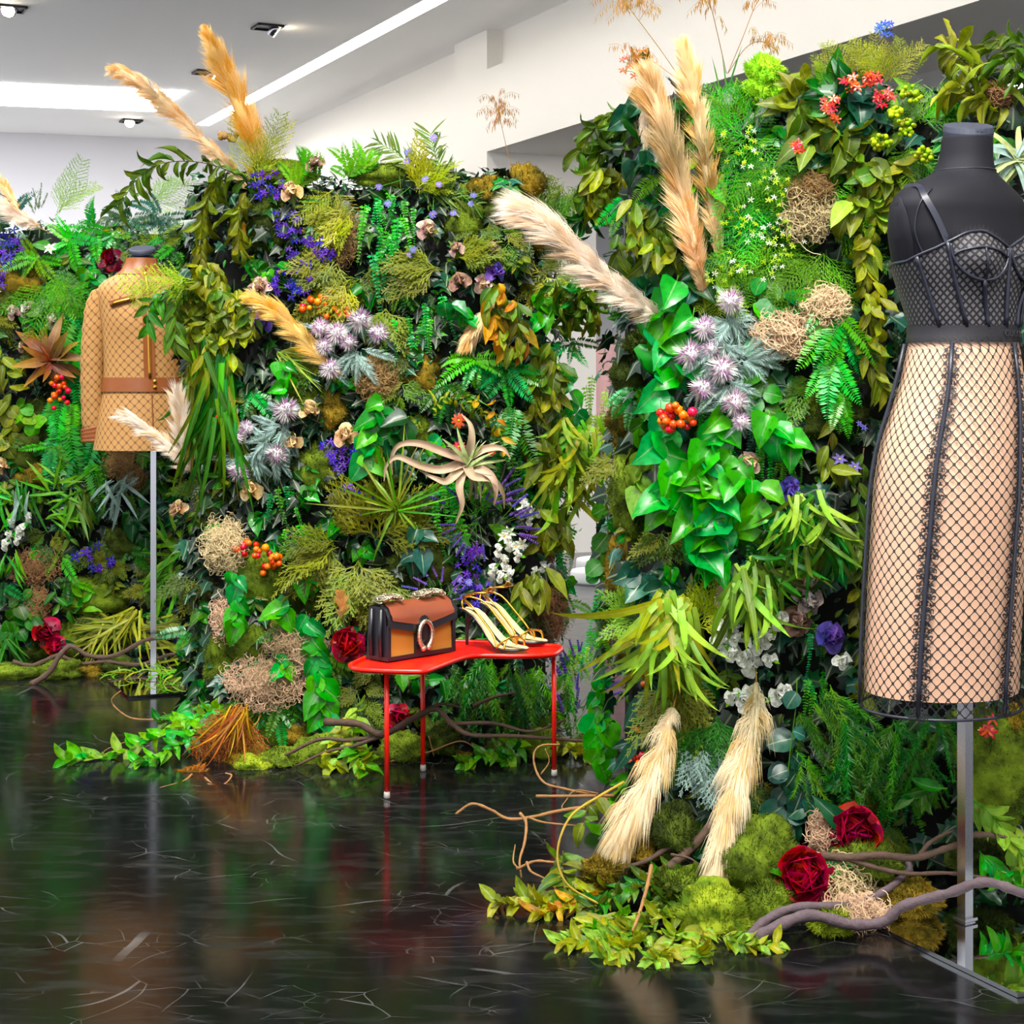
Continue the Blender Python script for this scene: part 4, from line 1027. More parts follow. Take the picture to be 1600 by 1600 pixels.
# ================================================================== MIDDLE WALL
# pampas
plume('slender golden pampas plume leaning left above the middle wall', 'B', [(392, 296, 4.9), (330, 232, 4.88), (262, 165, 4.86), (205, 122, 4.84), (170, 106, 4.83)], 36, 'plumew', 3600)
plume('tall thick golden pampas plume standing on top of the middle wall', 'B', [(408, 300, 4.9), (393, 220, 4.88), (366, 150, 4.87), (338, 85, 4.86), (318, 40, 4.86)], 56, 'plumeo', 4600, [(0, .5), (.15, .75), (.35, 1), (.55, .95), (.75, .6), (.9, .3), (1, .05)])
plume('dry straw pampas plume lying diagonally below the dusty roses', 'B', [(545, 604, 4.83), (500, 558, 4.78), (455, 510, 4.75), (418, 480, 4.74), (385, 458, 4.73)], 42, 'plumeo', 3200)
plume('short faded pampas plume between pothos leaves on the middle wall', 'B', [(778, 462, 4.8), (757, 495, 4.77), (738, 522, 4.76), (726, 544, 4.76)], 34, 'plumew', 2000)
plume('pale broken pampas plume poking out in front of the tan skirt', 'B', [(300, 735, 4.9), (275, 705, 4.88), (235, 675, 4.86), (198, 650, 4.85)], 34, 'plumep', 2600, [(0, .8), (.4, .8), (.75, .75), (1, .95)])
plume('pale split pampas plume standing up in front of the tan skirt', 'B', [(296, 728, 4.9), (286, 690, 4.87), (282, 655, 4.86), (276, 615, 4.85)], 40, 'plumep', 2600, [(0, .9), (.4, .9), (.8, .8), (1, .8)])
plume('tiny tan pampas tuft above the red peony by the table', 'B', [(536, 968, 4.76), (534, 950, 4.75), (530, 926, 4.74)], 22, 'plumeo', 900)
tuft('dried_fern', 'dried brown fern tuft above the red peony by the table', 'fern', 'B', 556, 972, 'foxtail', 'rust', 7, 62, 30, 110, part='frond')
tuft('sedge_tuft', 'wispy yellow green grass beside the thick golden plume', 'grass', 'B', 405, 290, 'plumosa', 'yellowg', 5, 120, 70, 105, .1, part='frond')
cluster('strawflower', 'ball of dried strawflowers in front of the thick golden plume', 'B', 357, 212, 26, 22, 9, 11, ['tanp', 'strawg'], nl=0, cat='flower', part='bloom', off=.02)
# curled leaf garlands, top left of the middle wall
vine('curled_garland', 'arching garland of curled olive leaves over the jacket form', 'garland', 'B', [(395, 288), (345, 262, .1), (295, 252, .14), (245, 258, .16), (210, 285, .18), (190, 318, .2)], 'curl', 'oliveg', 34, 50, 50, .5, .3, stem='stemb')
vine('curled_garland', 'curled leaf garland hanging at the top left wall corner', 'garland', 'B', [(350, 275), (325, 310, .12), (315, 370, .13), (318, 440, .13)], 'curl', 'olive', 36, 58, 45, 1.0, .4, stem='stemb')
vine('curled_garland', 'curled leaf garland hanging beside the small orange leaves', 'garland', 'B', [(385, 300), (372, 340, .12), (372, 390, .13)], 'curl', 'olive', 24, 56, 45, 1.0, .4, stem='stemb')
for i, (x, y) in enumerate(((330, 430), (352, 470), (378, 500), (318, 500), (345, 540), (300, 470))):
    tuft('drooping_bunch', 'drooping bunch of yellow olive leaves at the middle wall corner, ' + ['topmost', 'second from top', 'right of the bunches', 'left edge', 'lowest', 'overlapping the jacket'][i], 'leaf bunch', 'B', x, y, 'ovate', ['olive', 'yellowg', 'oliveg', 'olive'], 38, 36, -150, -30, .5, .12, 24, group='drooping leaf bunches')
tuft('orange_sprig', 'few small orange leaves near the top left wall corner', 'leaves', 'B', 378, 352, 'ovate', 'goldleaf', 5, 28, 180, 330)
for i, (x, y, n, L) in enumerate(((318, 545, 18, 190), (345, 560, 18, 210), (352, 640, 14, 170), (322, 640, 14, 150))):
    tuft('weeping_sedge', ['long green strap leaves hanging over the jacket sleeve', 'long strap leaves weeping beside the thistle cluster', 'strap leaves weeping above the grey curly moss', 'strap leaves weeping at the edge above the mirror post'][i], 'grass', 'B', x, y, 'strap', ['midgreen', 'olive', 'fernlime', 'midgreen'], int(n*1.6), L, -115, -70, .15, .13, 20, nor=Vector((.2, -1, .1)), group='weeping strap leaves', wide=.55)
vine('leafy_sprig', 'fresh green leafy sprig hanging in front of the jacket zip', 'sprig', 'B', [(300, 440, .1), (262, 455, .25), (235, 475, .3), (232, 510, .3)], 'ovate', 'midgreen', 15, 38, 60, .8, .3, stem='stemb')
vine('leafy_sprig', 'glossy leafy sprig hanging in front of the right jacket sleeve', 'sprig', 'B', [(320, 430, .1), (285, 455, .2), (272, 500, .22), (275, 540, .22)], 'ovate', 'oliveg', 14, 44, 50, .8, .3, stem='stemb')
fern('feathery lime fern frond across the jacket chest', 'B', 300, 440, 'plumosa', 'limeyel', 4, 105, 165, 205, out=.5, off=.2)
# violets and blue flowers
for i, (x, y, a, b, n) in enumerate(((420, 288, 60, 50, 12), (447, 350, 50, 60, 12), (478, 395, 60, 50, 14), (455, 440, 75, 50, 18), (510, 385, 40, 50, 9), (540, 715, 60, 50, 13), (562, 778, 80, 50, 16), (520, 705, 40, 40, 7), (735, 890, 45, 80, 14), (755, 925, 40, 50, 9))):
    cluster('violet_flowers', ['violet flower cluster at the top left of the middle wall', 'violet cluster above the moss near the top left', 'violet cluster in the middle of the violet trail', 'large violet cluster above the orange berries', 'violet cluster beside the tan tangle', 'violet cluster above the spiky papyrus', 'violet cluster left of the papyrus burst', 'small violet cluster below the cream rose', 'dim violet cluster left of the white flowers', 'dim violet cluster above the sandals'][i], 'B', x, y, a, b, int(n*1.6), 7.5, [('violet', 'lilac'), ('violet', 'violet')], 'floret', nl=4, lmat='deep', LL=22, cat='flower', part='floret', group='violet flower clusters')
vine('aster_branch', 'narrow leaved aster branch sticking up above the wall top', 'branch', 'B', [(705, 300), (688, 262), (678, 235), (672, 208)], 'lance', 'oliveg', 34, 36, 45, 0, .3)
vine('aster_branch', 'narrow leaved aster branch leaning left along the wall top', 'branch', 'B', [(680, 300), (650, 265), (620, 240), (590, 222)], 'lance', 'oliveg', 34, 34, 40, 0, .3)
vine('aster_branch', 'narrow leaved aster branch spreading right near the wall top', 'branch', 'B', [(660, 300), (690, 305), (720, 310), (745, 318)], 'lance', 'oliveg', 30, 34, 40, 0, .3)
daisy('asters', 'pale blue asters scattered along the middle wall top', 'B', [(678, 215), (638, 238), (664, 280), (686, 288), (592, 292), (606, 318), (636, 252), (740, 305), (736, 318), (708, 333), (676, 335)], 14, 'lilac', 'yellowc', nl=4, LL=1.6, lmat='oliveg')
daisy('aster_sprig', 'two small asters below the pink rose near the top', 'B', [(646, 390), (640, 398)], 14, 'lilac', 'yellowc', nl=5, LL=1.8)
daisy('aster_sprig', 'lilac asters just above the sandals', 'B', [(718, 905), (733, 910), (724, 932)], 16, 'lilac', 'yellowc', nl=5, LL=1.6, lkey='lance')
# ferns and sprays
for i, (x, y, k, m, n, L, a0, a1) in enumerate((
  (525, 300, 'plumosa', 'yellowg', 5, 90, 190, 330), (545, 330, 'cedar', 'yellowg', 4, 95, 200, 250), (530, 405, 'cedar', 'cedar', 5, 95, 185, 260), (545, 440, 'cedar', 'yellowg', 4, 85, 200, 260),
  (690, 420, 'cedar', 'cedar', 5, 95, 150, 215), (705, 402, 'cedar', 'cedar', 5, 90, -10, 40), (655, 300, 'cedar', 'yellowg', 5, 80, 10, 100), (830, 370, 'cedar', 'oliveg', 6, 95, 20, 160), (850, 430, 'cedar', 'yellowg', 5, 85, 150, 330),
  (525, 850, 'cedar', 'cedar', 6, 110, 140, 260), (590, 840, 'cedar', 'cedar', 7, 120, -20, 150), (560, 880, 'cedar', 'cedar', 7, 120, 220, 330), (610, 900, 'cedar', 'cedar', 5, 95, 230, 300), (500, 470, 'cedar', 'olive', 3, 60, 200, 300), (600, 480, 'cedar', 'cedar', 4, 75, 240, 320))):
    fern(['wispy yellow green fern near the wall top', 'yellow cedar spray below the wispy fern', 'olive cedar spray pointing left below the tan tangle', 'bright cedar spray over the orange berries', 'cedar spray pointing left toward the hanging fern', 'cedar spray pointing right toward the purple rose', 'yellow cedar spray among the asters', 'dark cedar fan under the big pale plume', 'yellow cedar spray right of the purple rose', 'cedar spray left of the large cedar fan', 'large cedar fan under the papyrus', 'drooping cedar fan at the centre of the wall', 'cedar fan above the handbag', 'small olive spray behind the orange berries', 'cedar spray right of the upper thistles'][i], 'B', x, y, k, m, n, L, a0, a1, name='cedar_spray' if k == 'cedar' else 'fern', cat='foliage' if k == 'cedar' else 'fern', off=.08)
for i, (x, y, m, n, L) in enumerate(((592, 312, 'vivid', 7, 95), (612, 350, 'vivid', 8, 105), (600, 385, 'bright', 7, 95), (635, 320, 'bright', 4, 70), (630, 400, 'bright', 6, 80), (680, 480, 'vivid', 6, 80), (622, 505, 'vivid', 6, 75), (690, 760, 'vivid', 9, 130), (712, 750, 'vivid', 6, 90), (795, 700, 'midgreen', 8, 110), (655, 480, 'midgreen', 3, 60), (880, 840, 'vivid', 6, 100), (445, 770, 'bright', 5, 85), (460, 810, 'vivid', 5, 70), (930, 600, 'paleg', 4, 95), (920, 640, 'paleg', 5, 110))):
    hang(['bright green hanging fern near the top of the middle wall', 'lush hanging fern at the top centre', 'hanging fern below the lush one at the top centre', 'small upright fern right of the lush hanging fern', 'hanging fern above the upper thistles at right', 'bright hanging fern beside the faded plume', 'bright hanging fern right of the upper thistles', 'long bright hanging fern below the air plant', 'hanging fern tucked under the air plant', 'dark hanging fern right of the air plant', 'thin hanging fern left of the faded plume', 'fern spilling down the right end of the middle wall', 'hanging fern right of the cream rose', 'small hanging fern above the cedar spray', 'pale hanging tassel in the gap between the walls', 'long pale hanging tassel at the gap edge'][i], 'B', x, y, 'button', m, n, L)
for i, (x, y, m, n, L, a0, a1) in enumerate(((740, 560, 'vivid', 7, 80, 150, 390), (790, 575, 'bright', 7, 75, 160, 380), (700, 600, 'midgreen', 6, 85, 200, 340), (800, 640, 'midgreen', 6, 95, 230, 300), (560, 940, 'vivid', 5, 60, -20, 60), (460, 290, 'fernlime', 6, 60, 30, 150), (490, 275, 'fernlime', 5, 55, 60, 120), (545, 275, 'fernlime', 6, 60, 20, 150), (570, 265, 'fernlime', 4, 50, 20, 120))):
    fern(['lime fern spreading sideways below the faded plume', 'lime fern spreading right below the olive leaf bunch', 'dark fern left of the yellow flower vine', 'dark drooping fern right of the red daisies', 'small bright fern left of the handbag', 'small fern on the wall top beside the golden plumes', 'upright fern tip poking above the wall top', 'sparse fern on the middle of the wall top', 'thin fern tip left of the aster branches'][i], 'B', x, y, 'boston', m, n, L, a0, a1, off=.08)
for i, (x, y, n, L) in enumerate(((760, 1040, 9, 130), (835, 1050, 12, 150), (810, 1045, 8, 110), (720, 1050, 6, 90), (880, 1060, 7, 110))):
    tuft('asparagus_fern', ['feathery green fern hanging under the middle of the red table', 'thick feathery fern hanging under the right half of the table', 'feathery fern under the sandals', 'short feathery fern beside the back table leg', 'feathery fern right of the front table leg at the gap'][i], 'fern', 'B', x, y, 'foxtail', ['midgreen', 'fernlime', 'midgreen'], n, L, -135, -60, .3, .12, 14, part='frond', nor=Vector((0, -1, .2)))
# roses
for i, (x, y, d, mt, tl) in enumerate(((456, 297, 34, ('tanp', 'tanp'), (0, 0)), (668, 358, 36, ('duskp', 'tanp'), (.3, 0)), (712, 387, 26, ('duskp', 'tanp'), (-.3, .2)), (768, 390, 30, ('brownp', 'duskp'), (0, 0)), (718, 438, 32, ('brownp', 'brownp'), (0, 0)), (757, 443, 32, ('duskp', 'tanp'), (.2, -.4)), (775, 422, 34, ('purplep', 'purplep'), (.3, .1)), (405, 447, 36, ('duskp', 'tanp'), (0, .2)), (412, 480, 36, ('plump', 'tanp'), (0, 0)), (408, 507, 34, ('purplep', 'purplep'), (0, -.1)), (484, 640, 32, ('tanp', 'tanp'), (.3, .2)), (540, 679, 36, ('tanp', 'tanp'), (0, 0)), (455, 692, 32, ('tanp', 'tanp'), (-.2, -.3)), (390, 764, 36, ('tanp', 'tanp'), (0, .1)), (275, 795, 32, ('tanp', 'duskp'), (-.4, 0)), (490, 252, 30, ('brownp', 'duskp'), (0, .3)))):
    bloom('dried_rose', ['cream rose near the wall top beside the violets', 'pink rose near the top centre of the middle wall', 'small pink rosebud under the mossy slab', 'brown pink rose at the upper right', 'dark brown rose in shade below the cedar spray', 'faded pink rose hanging below the purple one', 'purple rose among faded pink ones at the upper right', 'dusty pink rose at the head of the straw plume', 'plum and cream rose on the straw plume', 'small purple rose below the plum one', 'tan rose right of the spiky thistle', 'cream rose at the centre of the middle wall', 'cream rose between two silvery thistles', 'cream rose above the grey curly moss', 'drooping yellow rose beside the steel post', 'brown rose on the very top of the wall'][i], 'B', x, y, d, mt, 16, tilt=tl, lmat='oliveg')
bloom('peony', 'large crimson peony left of the handbag', 'B', 542, 1004, 74, ('redp', 'redp'), 46, off=.16, lmat='deep', flat=88, pl=.78)
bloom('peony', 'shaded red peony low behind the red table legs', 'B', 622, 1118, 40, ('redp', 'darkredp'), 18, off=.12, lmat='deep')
# thistles
for i, (x, y, d) in enumerate(((500, 512, 36), (526, 520, 40), (562, 500, 46), (592, 520, 38), (506, 541, 34), (516, 576, 38), (446, 640, 48), (432, 710, 42), (368, 682, 32), (372, 735, 40), (385, 668, 26), (545, 535, 34))):
    thistle(['thistle at the left of the upper group', 'second thistle from left in the upper group', 'big thistle topping the upper group', 'thistle at the right of the upper group', 'thistle low at the left of the upper group', 'thistle lying on the end of the straw plume', 'large thistle of the lower left group', 'thistle between the cream roses', 'thistle at the weeping strap leaves', 'thistle above the cream rose by the curly moss', 'small thistle left of the large one', 'thistle in the middle of the upper group'][i] + ', middle wall', 'B', x, y, d)
for i, (x, y, n, a0, a1) in enumerate(((560, 548, 11, 190, 350), (420, 690, 11, 130, 330), (390, 710, 9, 160, 350), (440, 665, 8, 150, 300))):
    tuft('silver_sprig', ['silver cut leaves under the upper thistles', 'silver leaves among the lower thistles', 'silver leaves beside the strap leaves', 'silver leaves under the large lower thistle'][i], 'foliage', 'B', x, y, 'feather', 'silver', n, 58, a0, a1, .5, .11)
# berries and small flowers
cluster('orange_berries', 'orange and red berry spray above the upper thistles', 'B', 508, 478, 78, 40, 26, 11, ['berryr', 'berryo', 'berryo'], nl=3, lmat='oliveg')
cluster('orange_berries', 'red berry bunch at the right tip of the orange spray', 'B', 535, 490, 20, 18, 8, 11, ['berryr', 'berryo'], nl=1, lmat='oliveg')
cluster('orange_berries', 'orange berry spray beside the grey curly moss', 'B', 395, 858, 60, 24, 14, 11, ['berryr', 'berryo'], nl=4, lmat='bright')
cluster('orange_berries', 'red berry spray on the green moss slab', 'B', 420, 880, 50, 36, 14, 11, ['berryr', 'berryo'], nl=2, lmat='bluegreen')
cluster('orange_berries', 'small red berries in front of the tan skirt', 'B', 325, 655, 50, 16, 9, 9, ['berryr'], nl=2, off=.15, lmat='midgreen')
daisy('red_daisies', 'three red daisies with yellow centres by the air plant', 'B', [(717, 657), (717, 698), (768, 702)], 24, 'reddaisy', 'yellowc', nl=1, lkey='lance', off=.14)
vine('yellow_vine', 'tangled yellow flowering vine above the red daisies', 'vine', 'B', [(672, 640), (700, 622), (735, 632), (762, 650), (785, 680)], 'curl', 'yellowg', 26, 28, 60, .2, .6, off=.12)
vine('yellow_vine', 'thin yellow stem with leaves drooping right of the daisies', 'vine', 'B', [(735, 620, .12), (770, 640, .14), (780, 670, .15), (790, 705, .15)], 'ovate', 'goldleaf', 7, 26, 60, .4, .5)
for i, (pts, D) in enumerate((([(795, 833), (788, 838), (806, 855), (815, 850)], 26),)):
    daisy('white_daisies', 'white starry daisies right of the lavender', 'B', pts, D, 'whitep', 'yellowc', 'star', nl=1, lkey='ovate', lmat='fernlime')
for i, (x, y, d) in enumerate(((797, 852, 22), (780, 858, 20), (790, 876, 20), (810, 868, 20), (772, 890, 22), (782, 900, 22), (796, 895, 24), (838, 892, 20), (850, 885, 18), (820, 790, 24), (815, 800, 20), (830, 797, 20), (843, 798, 18), (828, 812, 18))):
    bloom('white_rose', ['top rose', 'left rose', 'middle rose', 'right rose', 'lowest left rose', 'lowest rose', 'lower right rose', 'rose beside the brown tangle', 'outermost rose by the gap', 'upper rose by the willow spray', 'second rose by the willow spray', 'third rose by the willow spray', 'rose nearest the gap under the willow', 'lowest rose under the willow spray'][i] + ' of the small white roses, middle wall', 'B', x, y, d, ('whitep', 'whitep'), 9, off=.13, leaves=1, lmat='lime', group='small white roses')
# lavender
for i, (x, y, n, L, a0, a1) in enumerate(((740, 810, 9, 75, 20, 160), (770, 825, 8, 70, -20, 60), (690, 935, 8, 60, 20, 160), (690, 945, 5, 60, -10, 60), (905, 1110, 8, 95, 20, 150), (890, 1150, 8, 80, 10, 120), (760, 790, 7, 70, 10, 60), (745, 815, 8, 65, 160, 300), (905, 1060, 6, 70, 50, 130))):
    tuft('lavender', ['lavender spray below the air plant', 'lavender pointing right toward the white roses', 'lavender behind the handbag', 'lavender right of the handbag chain', 'lavender at the right table leg', 'lavender low in the gap behind the table leg', 'lavender tips right of the air plant', 'lavender hanging left above the white daisies', 'thin lavender above the gap by the table'][i], 'lavender', 'B', x, y, 'lavender', ('stemg', 'lavender'), n, L, a0, a1, .5, .1, 6, part='spike')
# air plant, papyrus
arms('air_plant', 'large grey air plant with long curling arms right of centre', 'air plant', [
  [(728, 722, 0), (690, 735, -.03), (655, 728, -.05), (622, 715, -.05), (604, 728, -.04), (600, 752, -.03)], [(728, 718, 0), (695, 708, -.03), (655, 694, -.04), (625, 696, -.04), (612, 715, -.03), (613, 742, -.02)],
  [(730, 716, 0), (760, 702, -.03), (785, 702, -.03), (798, 716, -.02)], [(728, 725, 0), (740, 745, -.04), (770, 750, -.05), (785, 770, -.04), (788, 795, -.02)], [(726, 728, 0), (718, 760, -.03), (722, 790, -.03), (712, 818, -.01)],
  [(730, 718, 0), (737, 690, -.03), (735, 665, -.03), (722, 648, -.01)], [(726, 726, 0), (700, 752, -.04), (680, 748, -.05), (655, 735, -.04)], [(732, 728, 0), (765, 742, -.05), (775, 765, -.05), (772, 790, -.03)]], 4.72, 8, 'airplant')
tuft('air_plant', 'pale green rosette at the heart of the air plant', 'air plant', 'B', 732, 728, 'strap', 'airgreen', 18, 62, -70, 130, .8, .15, 5, wide=1.7)
tuft('papyrus', 'spiky papyrus burst left of the air plant', 'papyrus', 'B', 620, 796, 'grass', ['paleg', 'fernlime', 'olive'], 20, 130, -5, 185, .7, .14, 3, nor=Vector((0, -1, .1)), wide=.9)
tuft('papyrus', 'few long drooping papyrus blades below the burst', 'papyrus', 'B', 620, 796, 'grass', 'paleg', 5, 100, 200, 330, .5, .14, 3, wide=1.2)
# pothos and other broad leaves
for i, (pts, n, L, m) in enumerate((
  ([(600, 625), (588, 655), (582, 690), (576, 715)], 9, 50, 'bright'), ([(430, 560), (450, 585), (440, 620)], 6, 34, 'bright'), ([(690, 470), (715, 485), (730, 500)], 6, 36, 'bright'),
  ([(840, 455), (850, 480), (845, 500)], 5, 34, 'bright'), ([(870, 560), (888, 590), (896, 625), (905, 665), (895, 690)], 9, 42, 'bright'), ([(360, 890), (372, 912), (368, 955), (375, 975)], 7, 38, 'bright'),
  ([(478, 955), (485, 990), (492, 1030), (498, 1070), (505, 1110), (510, 1150)], 16, 44, 'bright'), ([(455, 945), (440, 955)], 3, 40, 'bright'), ([(475, 900), (490, 910)], 3, 40, 'bright'), ([(690, 680), (680, 700)], 3, 34, 'bright'),
  ([(640, 650), (622, 665), (610, 690)], 6, 50, 'deep'), ([(650, 820), (660, 850), (640, 880)], 6, 40, 'bluegreen'), ([(450, 1020), (440, 1050)], 3, 36, 'vivid'), ([(620, 1050), (650, 1060), (700, 1065)], 5, 34, 'midgreen'))):
    vine('pothos', ['glossy pothos vine at the centre of the middle wall', 'small pothos vine left of the pale grass', 'pothos leaves left of the faded plume', 'pothos leaves right of the olive leaf bunch', 'pothos vine at the right end above the gap', 'pothos vine below the grey curly moss', 'long pothos vine trailing over the tan tangle', 'pothos leaves above the tan tangle', 'single pothos spray below the berry spray', 'heart leaves on top of the air plant', 'dark broad leaves right of the cream rose', 'blue green ivy below the papyrus', 'pothos shoots on the tan tangle', 'dim pothos leaves just under the table'][i], 'vine', 'B', pts, 'heart', m, n, L, 55, .5, .5, .12)
for i, (x, y, n, L, m, key) in enumerate(((790, 470, 20, 46, ['olive', 'goldleaf', 'oliveg'], 'ovate'), (800, 520, 16, 44, ['olive', 'olive', 'goldleaf'], 'ovate'), (885, 460, 20, 62, ['oliveg', 'midgreen'], 'curl'), (915, 470, 22, 66, ['oliveg', 'oliveg', 'olive'], 'curl'), (850, 560, 16, 60, ['olive', 'oliveg'], 'ovate'), (845, 620, 16, 56, ['oliveg', 'olive'], 'ovate'), (850, 700, 12, 60, ['olive'], 'ovate'), (862, 820, 12, 58, ['olive'], 'ovate'), (835, 905, 12, 60, ['olive', 'oliveg'], 'ovate'))):
    tuft('hanging_bunch', ['hanging olive bunch with orange leaves right of the faded plume', 'lower olive bunch with orange leaf tips', 'curled leaf bunch under the big pale plume', 'curled leaf bunch hanging into the gap', 'olive leaves at the right end of the middle wall', 'olive leaves above the willow spray', 'faded broad leaves beside the red daisies', 'faded broad leaves above the brown tangle', 'faded leaves hanging on the brown tangle'][i], 'leaf bunch', 'B', x, y, key, m, int(n*1.6), L*.92, -140, -45, .4, .13, 26, group='hanging leaf bunches')
for i, (x, y, n, L) in enumerate(((905, 685, 26, 95), (885, 700, 22, 90), (925, 700, 18, 80), (880, 740, 14, 110))):
    tuft('willow_spray', ['yellow green willow spray above the gap, centre', 'willow spray left of the gap', 'willow spray reaching right across the gap', 'long willow blades hanging beside the gap'][i], 'foliage', 'B', x, y, 'willow', ['yellowg', 'paleg', 'fernlime'], int(n*1.6), L, -150, -40, .4, .14, 34, nor=Vector((0, -1, .3)), wide=2.9, group='willow sprays at the gap')
tuft('pale_sedge', 'sprig of pale needle grass left of the straw plume tip', 'grass', 'B', 440, 555, 'grass', ['paleg', 'yellowg'], 18, 90, -60, 20, .4, .1, 8, nor=Vector((0, -1, .2)))
# moss and tangles
for i, (x, y, a, b, m) in enumerate(((420, 350, 80, 90, 'mossd'), (722, 345, 70, 90, 'mossg'), (785, 318, 90, 80, 'mossd'), (840, 360, 80, 60, 'mosso'), (660, 585, 62, 82, 'mosso'), (480, 615, 80, 60, 'mossg'), (520, 640, 50, 60, 'mosso'), (655, 680, 46, 60, 'mossg'), (500, 730, 90, 70, 'mossg'), (575, 730, 46, 60, 'mosso'), (410, 900, 110, 110, 'mossg'), (400, 1000, 110, 90, 'mossg'), (345, 1030, 50, 90, 'mossg'), (480, 930, 80, 80, 'mossd'), (680, 880, 70, 90, 'mossd'), (620, 900, 60, 60, 'mossd'), (425, 1130, 120, 90, 'mossg'), (465, 1150, 70, 50, 'mosso'), (720, 570, 50, 40, 'mossd'), (340, 700, 60, 60, 'mossd'), (440, 270, 90, 40, 'mossg'), (600, 275, 110, 40, 'mossg'), (760, 300, 60, 50, 'mosso'), (820, 290, 60, 60, 'mosso'))):
    moss(['dark moss slab beside the orange leaves', 'green moss slab at the upper right', 'dark moss slab on the wall top right of centre', 'ochre moss under the big pale plume', 'ochre moss pad beside the tan tangle', 'green moss left of the tan tangle', 'ochre moss pad above the cream rose', 'small green moss pad left of the red daisies', 'green moss slab below the cream roses', 'ochre moss pad beside the violets', 'large green moss slab with red berries', 'green moss mound below the pothos vine', 'moss strip at the wall corner', 'dark moss patch below the cedar spray', 'dark moss patch above the handbag', 'dark moss patch at the centre', 'green moss bank below the tan tangle', 'round brownish moss ball near the floor', 'dark moss under the olive bunch', 'dark moss behind the strap leaves', 'moss cap on the wall top beside the plumes', 'moss cap on the middle of the wall top', 'ochre moss cap on the wall top at right', 'fluffy ochre moss at the wall top end'][i] + ', middle wall', 'B', x, y, a, b, m)
for i, (x, y, a, b, m, dp) in enumerate(((590, 590, 66, 74, 'lichenb', .05), (535, 375, 60, 90, 'lichenb', .04), (352, 850, 74, 90, 'lichen', .06), (348, 965, 32, 80, 'lichen', .03), (420, 1062, 140, 80, 'lichen', .10), (465, 1010, 90, 90, 'lichen', .07), (850, 960, 80, 110, 'lichenb', .06), (855, 850, 40, 50, 'lichenb', .04))):
    lichen(['brown curly moss tangle below the upper thistles', 'brown dry tangle beside the violet trail', 'grey curly moss clump at the corner below the strap leaves', 'grey curly moss strand hanging down the wall corner', 'big pale curly moss clump spilling toward the floor', 'pale curly moss clump left of the crimson peony', 'brown curly tangle at the wall end above the table', 'small brown tangle beside the white roses'][i], 'B', x, y, a, b, m, dp, hair=760 if a > 60 else 320)
# base of the middle wall: moss cushions, branches, leaf sprays on the floor
for i, (x, y, Y, a, b, m) in enumerate(((400, 1196, 4.60, 66, 34, 'mossl'), (385, 1180, 4.68, 60, 40, 'mosso'), (500, 1176, 4.68, 90, 50, 'mossg'), (630, 1170, 4.70, 80, 56, 'mossg'), (690, 1150, 4.74, 60, 50, 'mossd'), (720, 1190, 4.72, 70, 26, 'mosso'), (790, 1175, 4.72, 70, 40, 'mossd'), (850, 1165, 4.74, 70, 44, 'mossg'), (930, 1165, 4.78, 70, 40, 'mossd'), (440, 1185, 4.64, 60, 36, 'mossg'), (580, 1190, 4.66, 60, 26, 'mossd'))):
    moss(['bright yellow green moss cushion at the floor edge', 'ochre moss cushion at the dried fern', 'green moss cushion between the two low branches', 'round moss cushion behind the front table leg', 'dark moss behind the back table leg', 'thin ochre moss fringe under the table', 'dark moss under the table', 'green moss under the right of the table', 'dark moss at the gap below the table', 'green moss cushion left of the low branches', 'dark moss fringe left of the front table leg'][i], 'B', x, y, a, b, m, dep=.09, p0=at(x, y, Y))
twig('forked brown branch lying under the red table', [(508, 1128, 4.58), (560, 1131, 4.52), (598, 1147, 4.48), (650, 1120, 4.5), (682, 1108, 4.52), (705, 1130, 4.5), (735, 1148, 4.48), (800, 1150, 4.5), (860, 1154, 4.52), (960, 1162, 4.56)], .011, 'bark', .004, subs=[([(700, 1131, 4.5), (770, 1130, 4.52), (830, 1143, 4.53), (884, 1124, 4.55)], .006), ([(660, 1112, 4.51), (690, 1100, 4.55), (720, 1105, 4.57)], .006)])
twig('grey twig lying left of the front table leg', [(598, 1150, 4.49), (545, 1157, 4.52), (500, 1155, 4.55), (445, 1180, 4.58), (406, 1193, 4.58)], .007, 'bark', .0035, subs=[([(595, 1150, 4.49), (555, 1165, 4.5), (510, 1175, 4.52), (462, 1197, 4.54)], .006)])
twig('short branch stub hanging in shade under the table', [(740, 1103, 4.7), (770, 1090, 4.68), (805, 1082, 4.66)], .006)
twig('thin dry twigs lying behind the back table leg', [(610, 1190, 4.62), (670, 1175, 4.62), (720, 1158, 4.62), (750, 1175, 4.62)], .003, 'barkc', subs=[([(670, 1150, 4.63), (678, 1182, 4.63)], .002)])
def hleaves(i, P, n, L, m, label, up=.5, key='ovate', wide=1.0): return spray_floor(label, P, key, m, int(n*1.4), L*.95, up=up, wide=wide)
hleaves(0, [(560, 1100, 4.72), (552, 1150, 4.58), (560, 1180, 4.5), (570, 1205, 4.46)], 26, 34, ['yellowg', 'paleg', 'fernlime'], 'pale green leafy branch left of the front table leg', wide=1.3)
hleaves(0, [(535, 1120, 4.7), (530, 1165, 4.56), (525, 1195, 4.5), (510, 1205, 4.5)], 18, 32, ['yellowg', 'paleg'], 'second pale leafy branch beside the front table leg', wide=1.3)
hleaves(0, [(800, 1150, 4.66), (770, 1175, 4.58), (740, 1190, 4.56), (725, 1196, 4.55)], 24, 30, ['midgreen', 'fernlime', 'oliveg'], 'green leafy branch on the floor under the table', wide=1.3)
hleaves(0, [(810, 1160, 4.68), (800, 1180, 4.6), (785, 1192, 4.57)], 18, 30, ['midgreen', 'fernlime'], 'short green leafy branch behind the right table leg', wide=1.3)
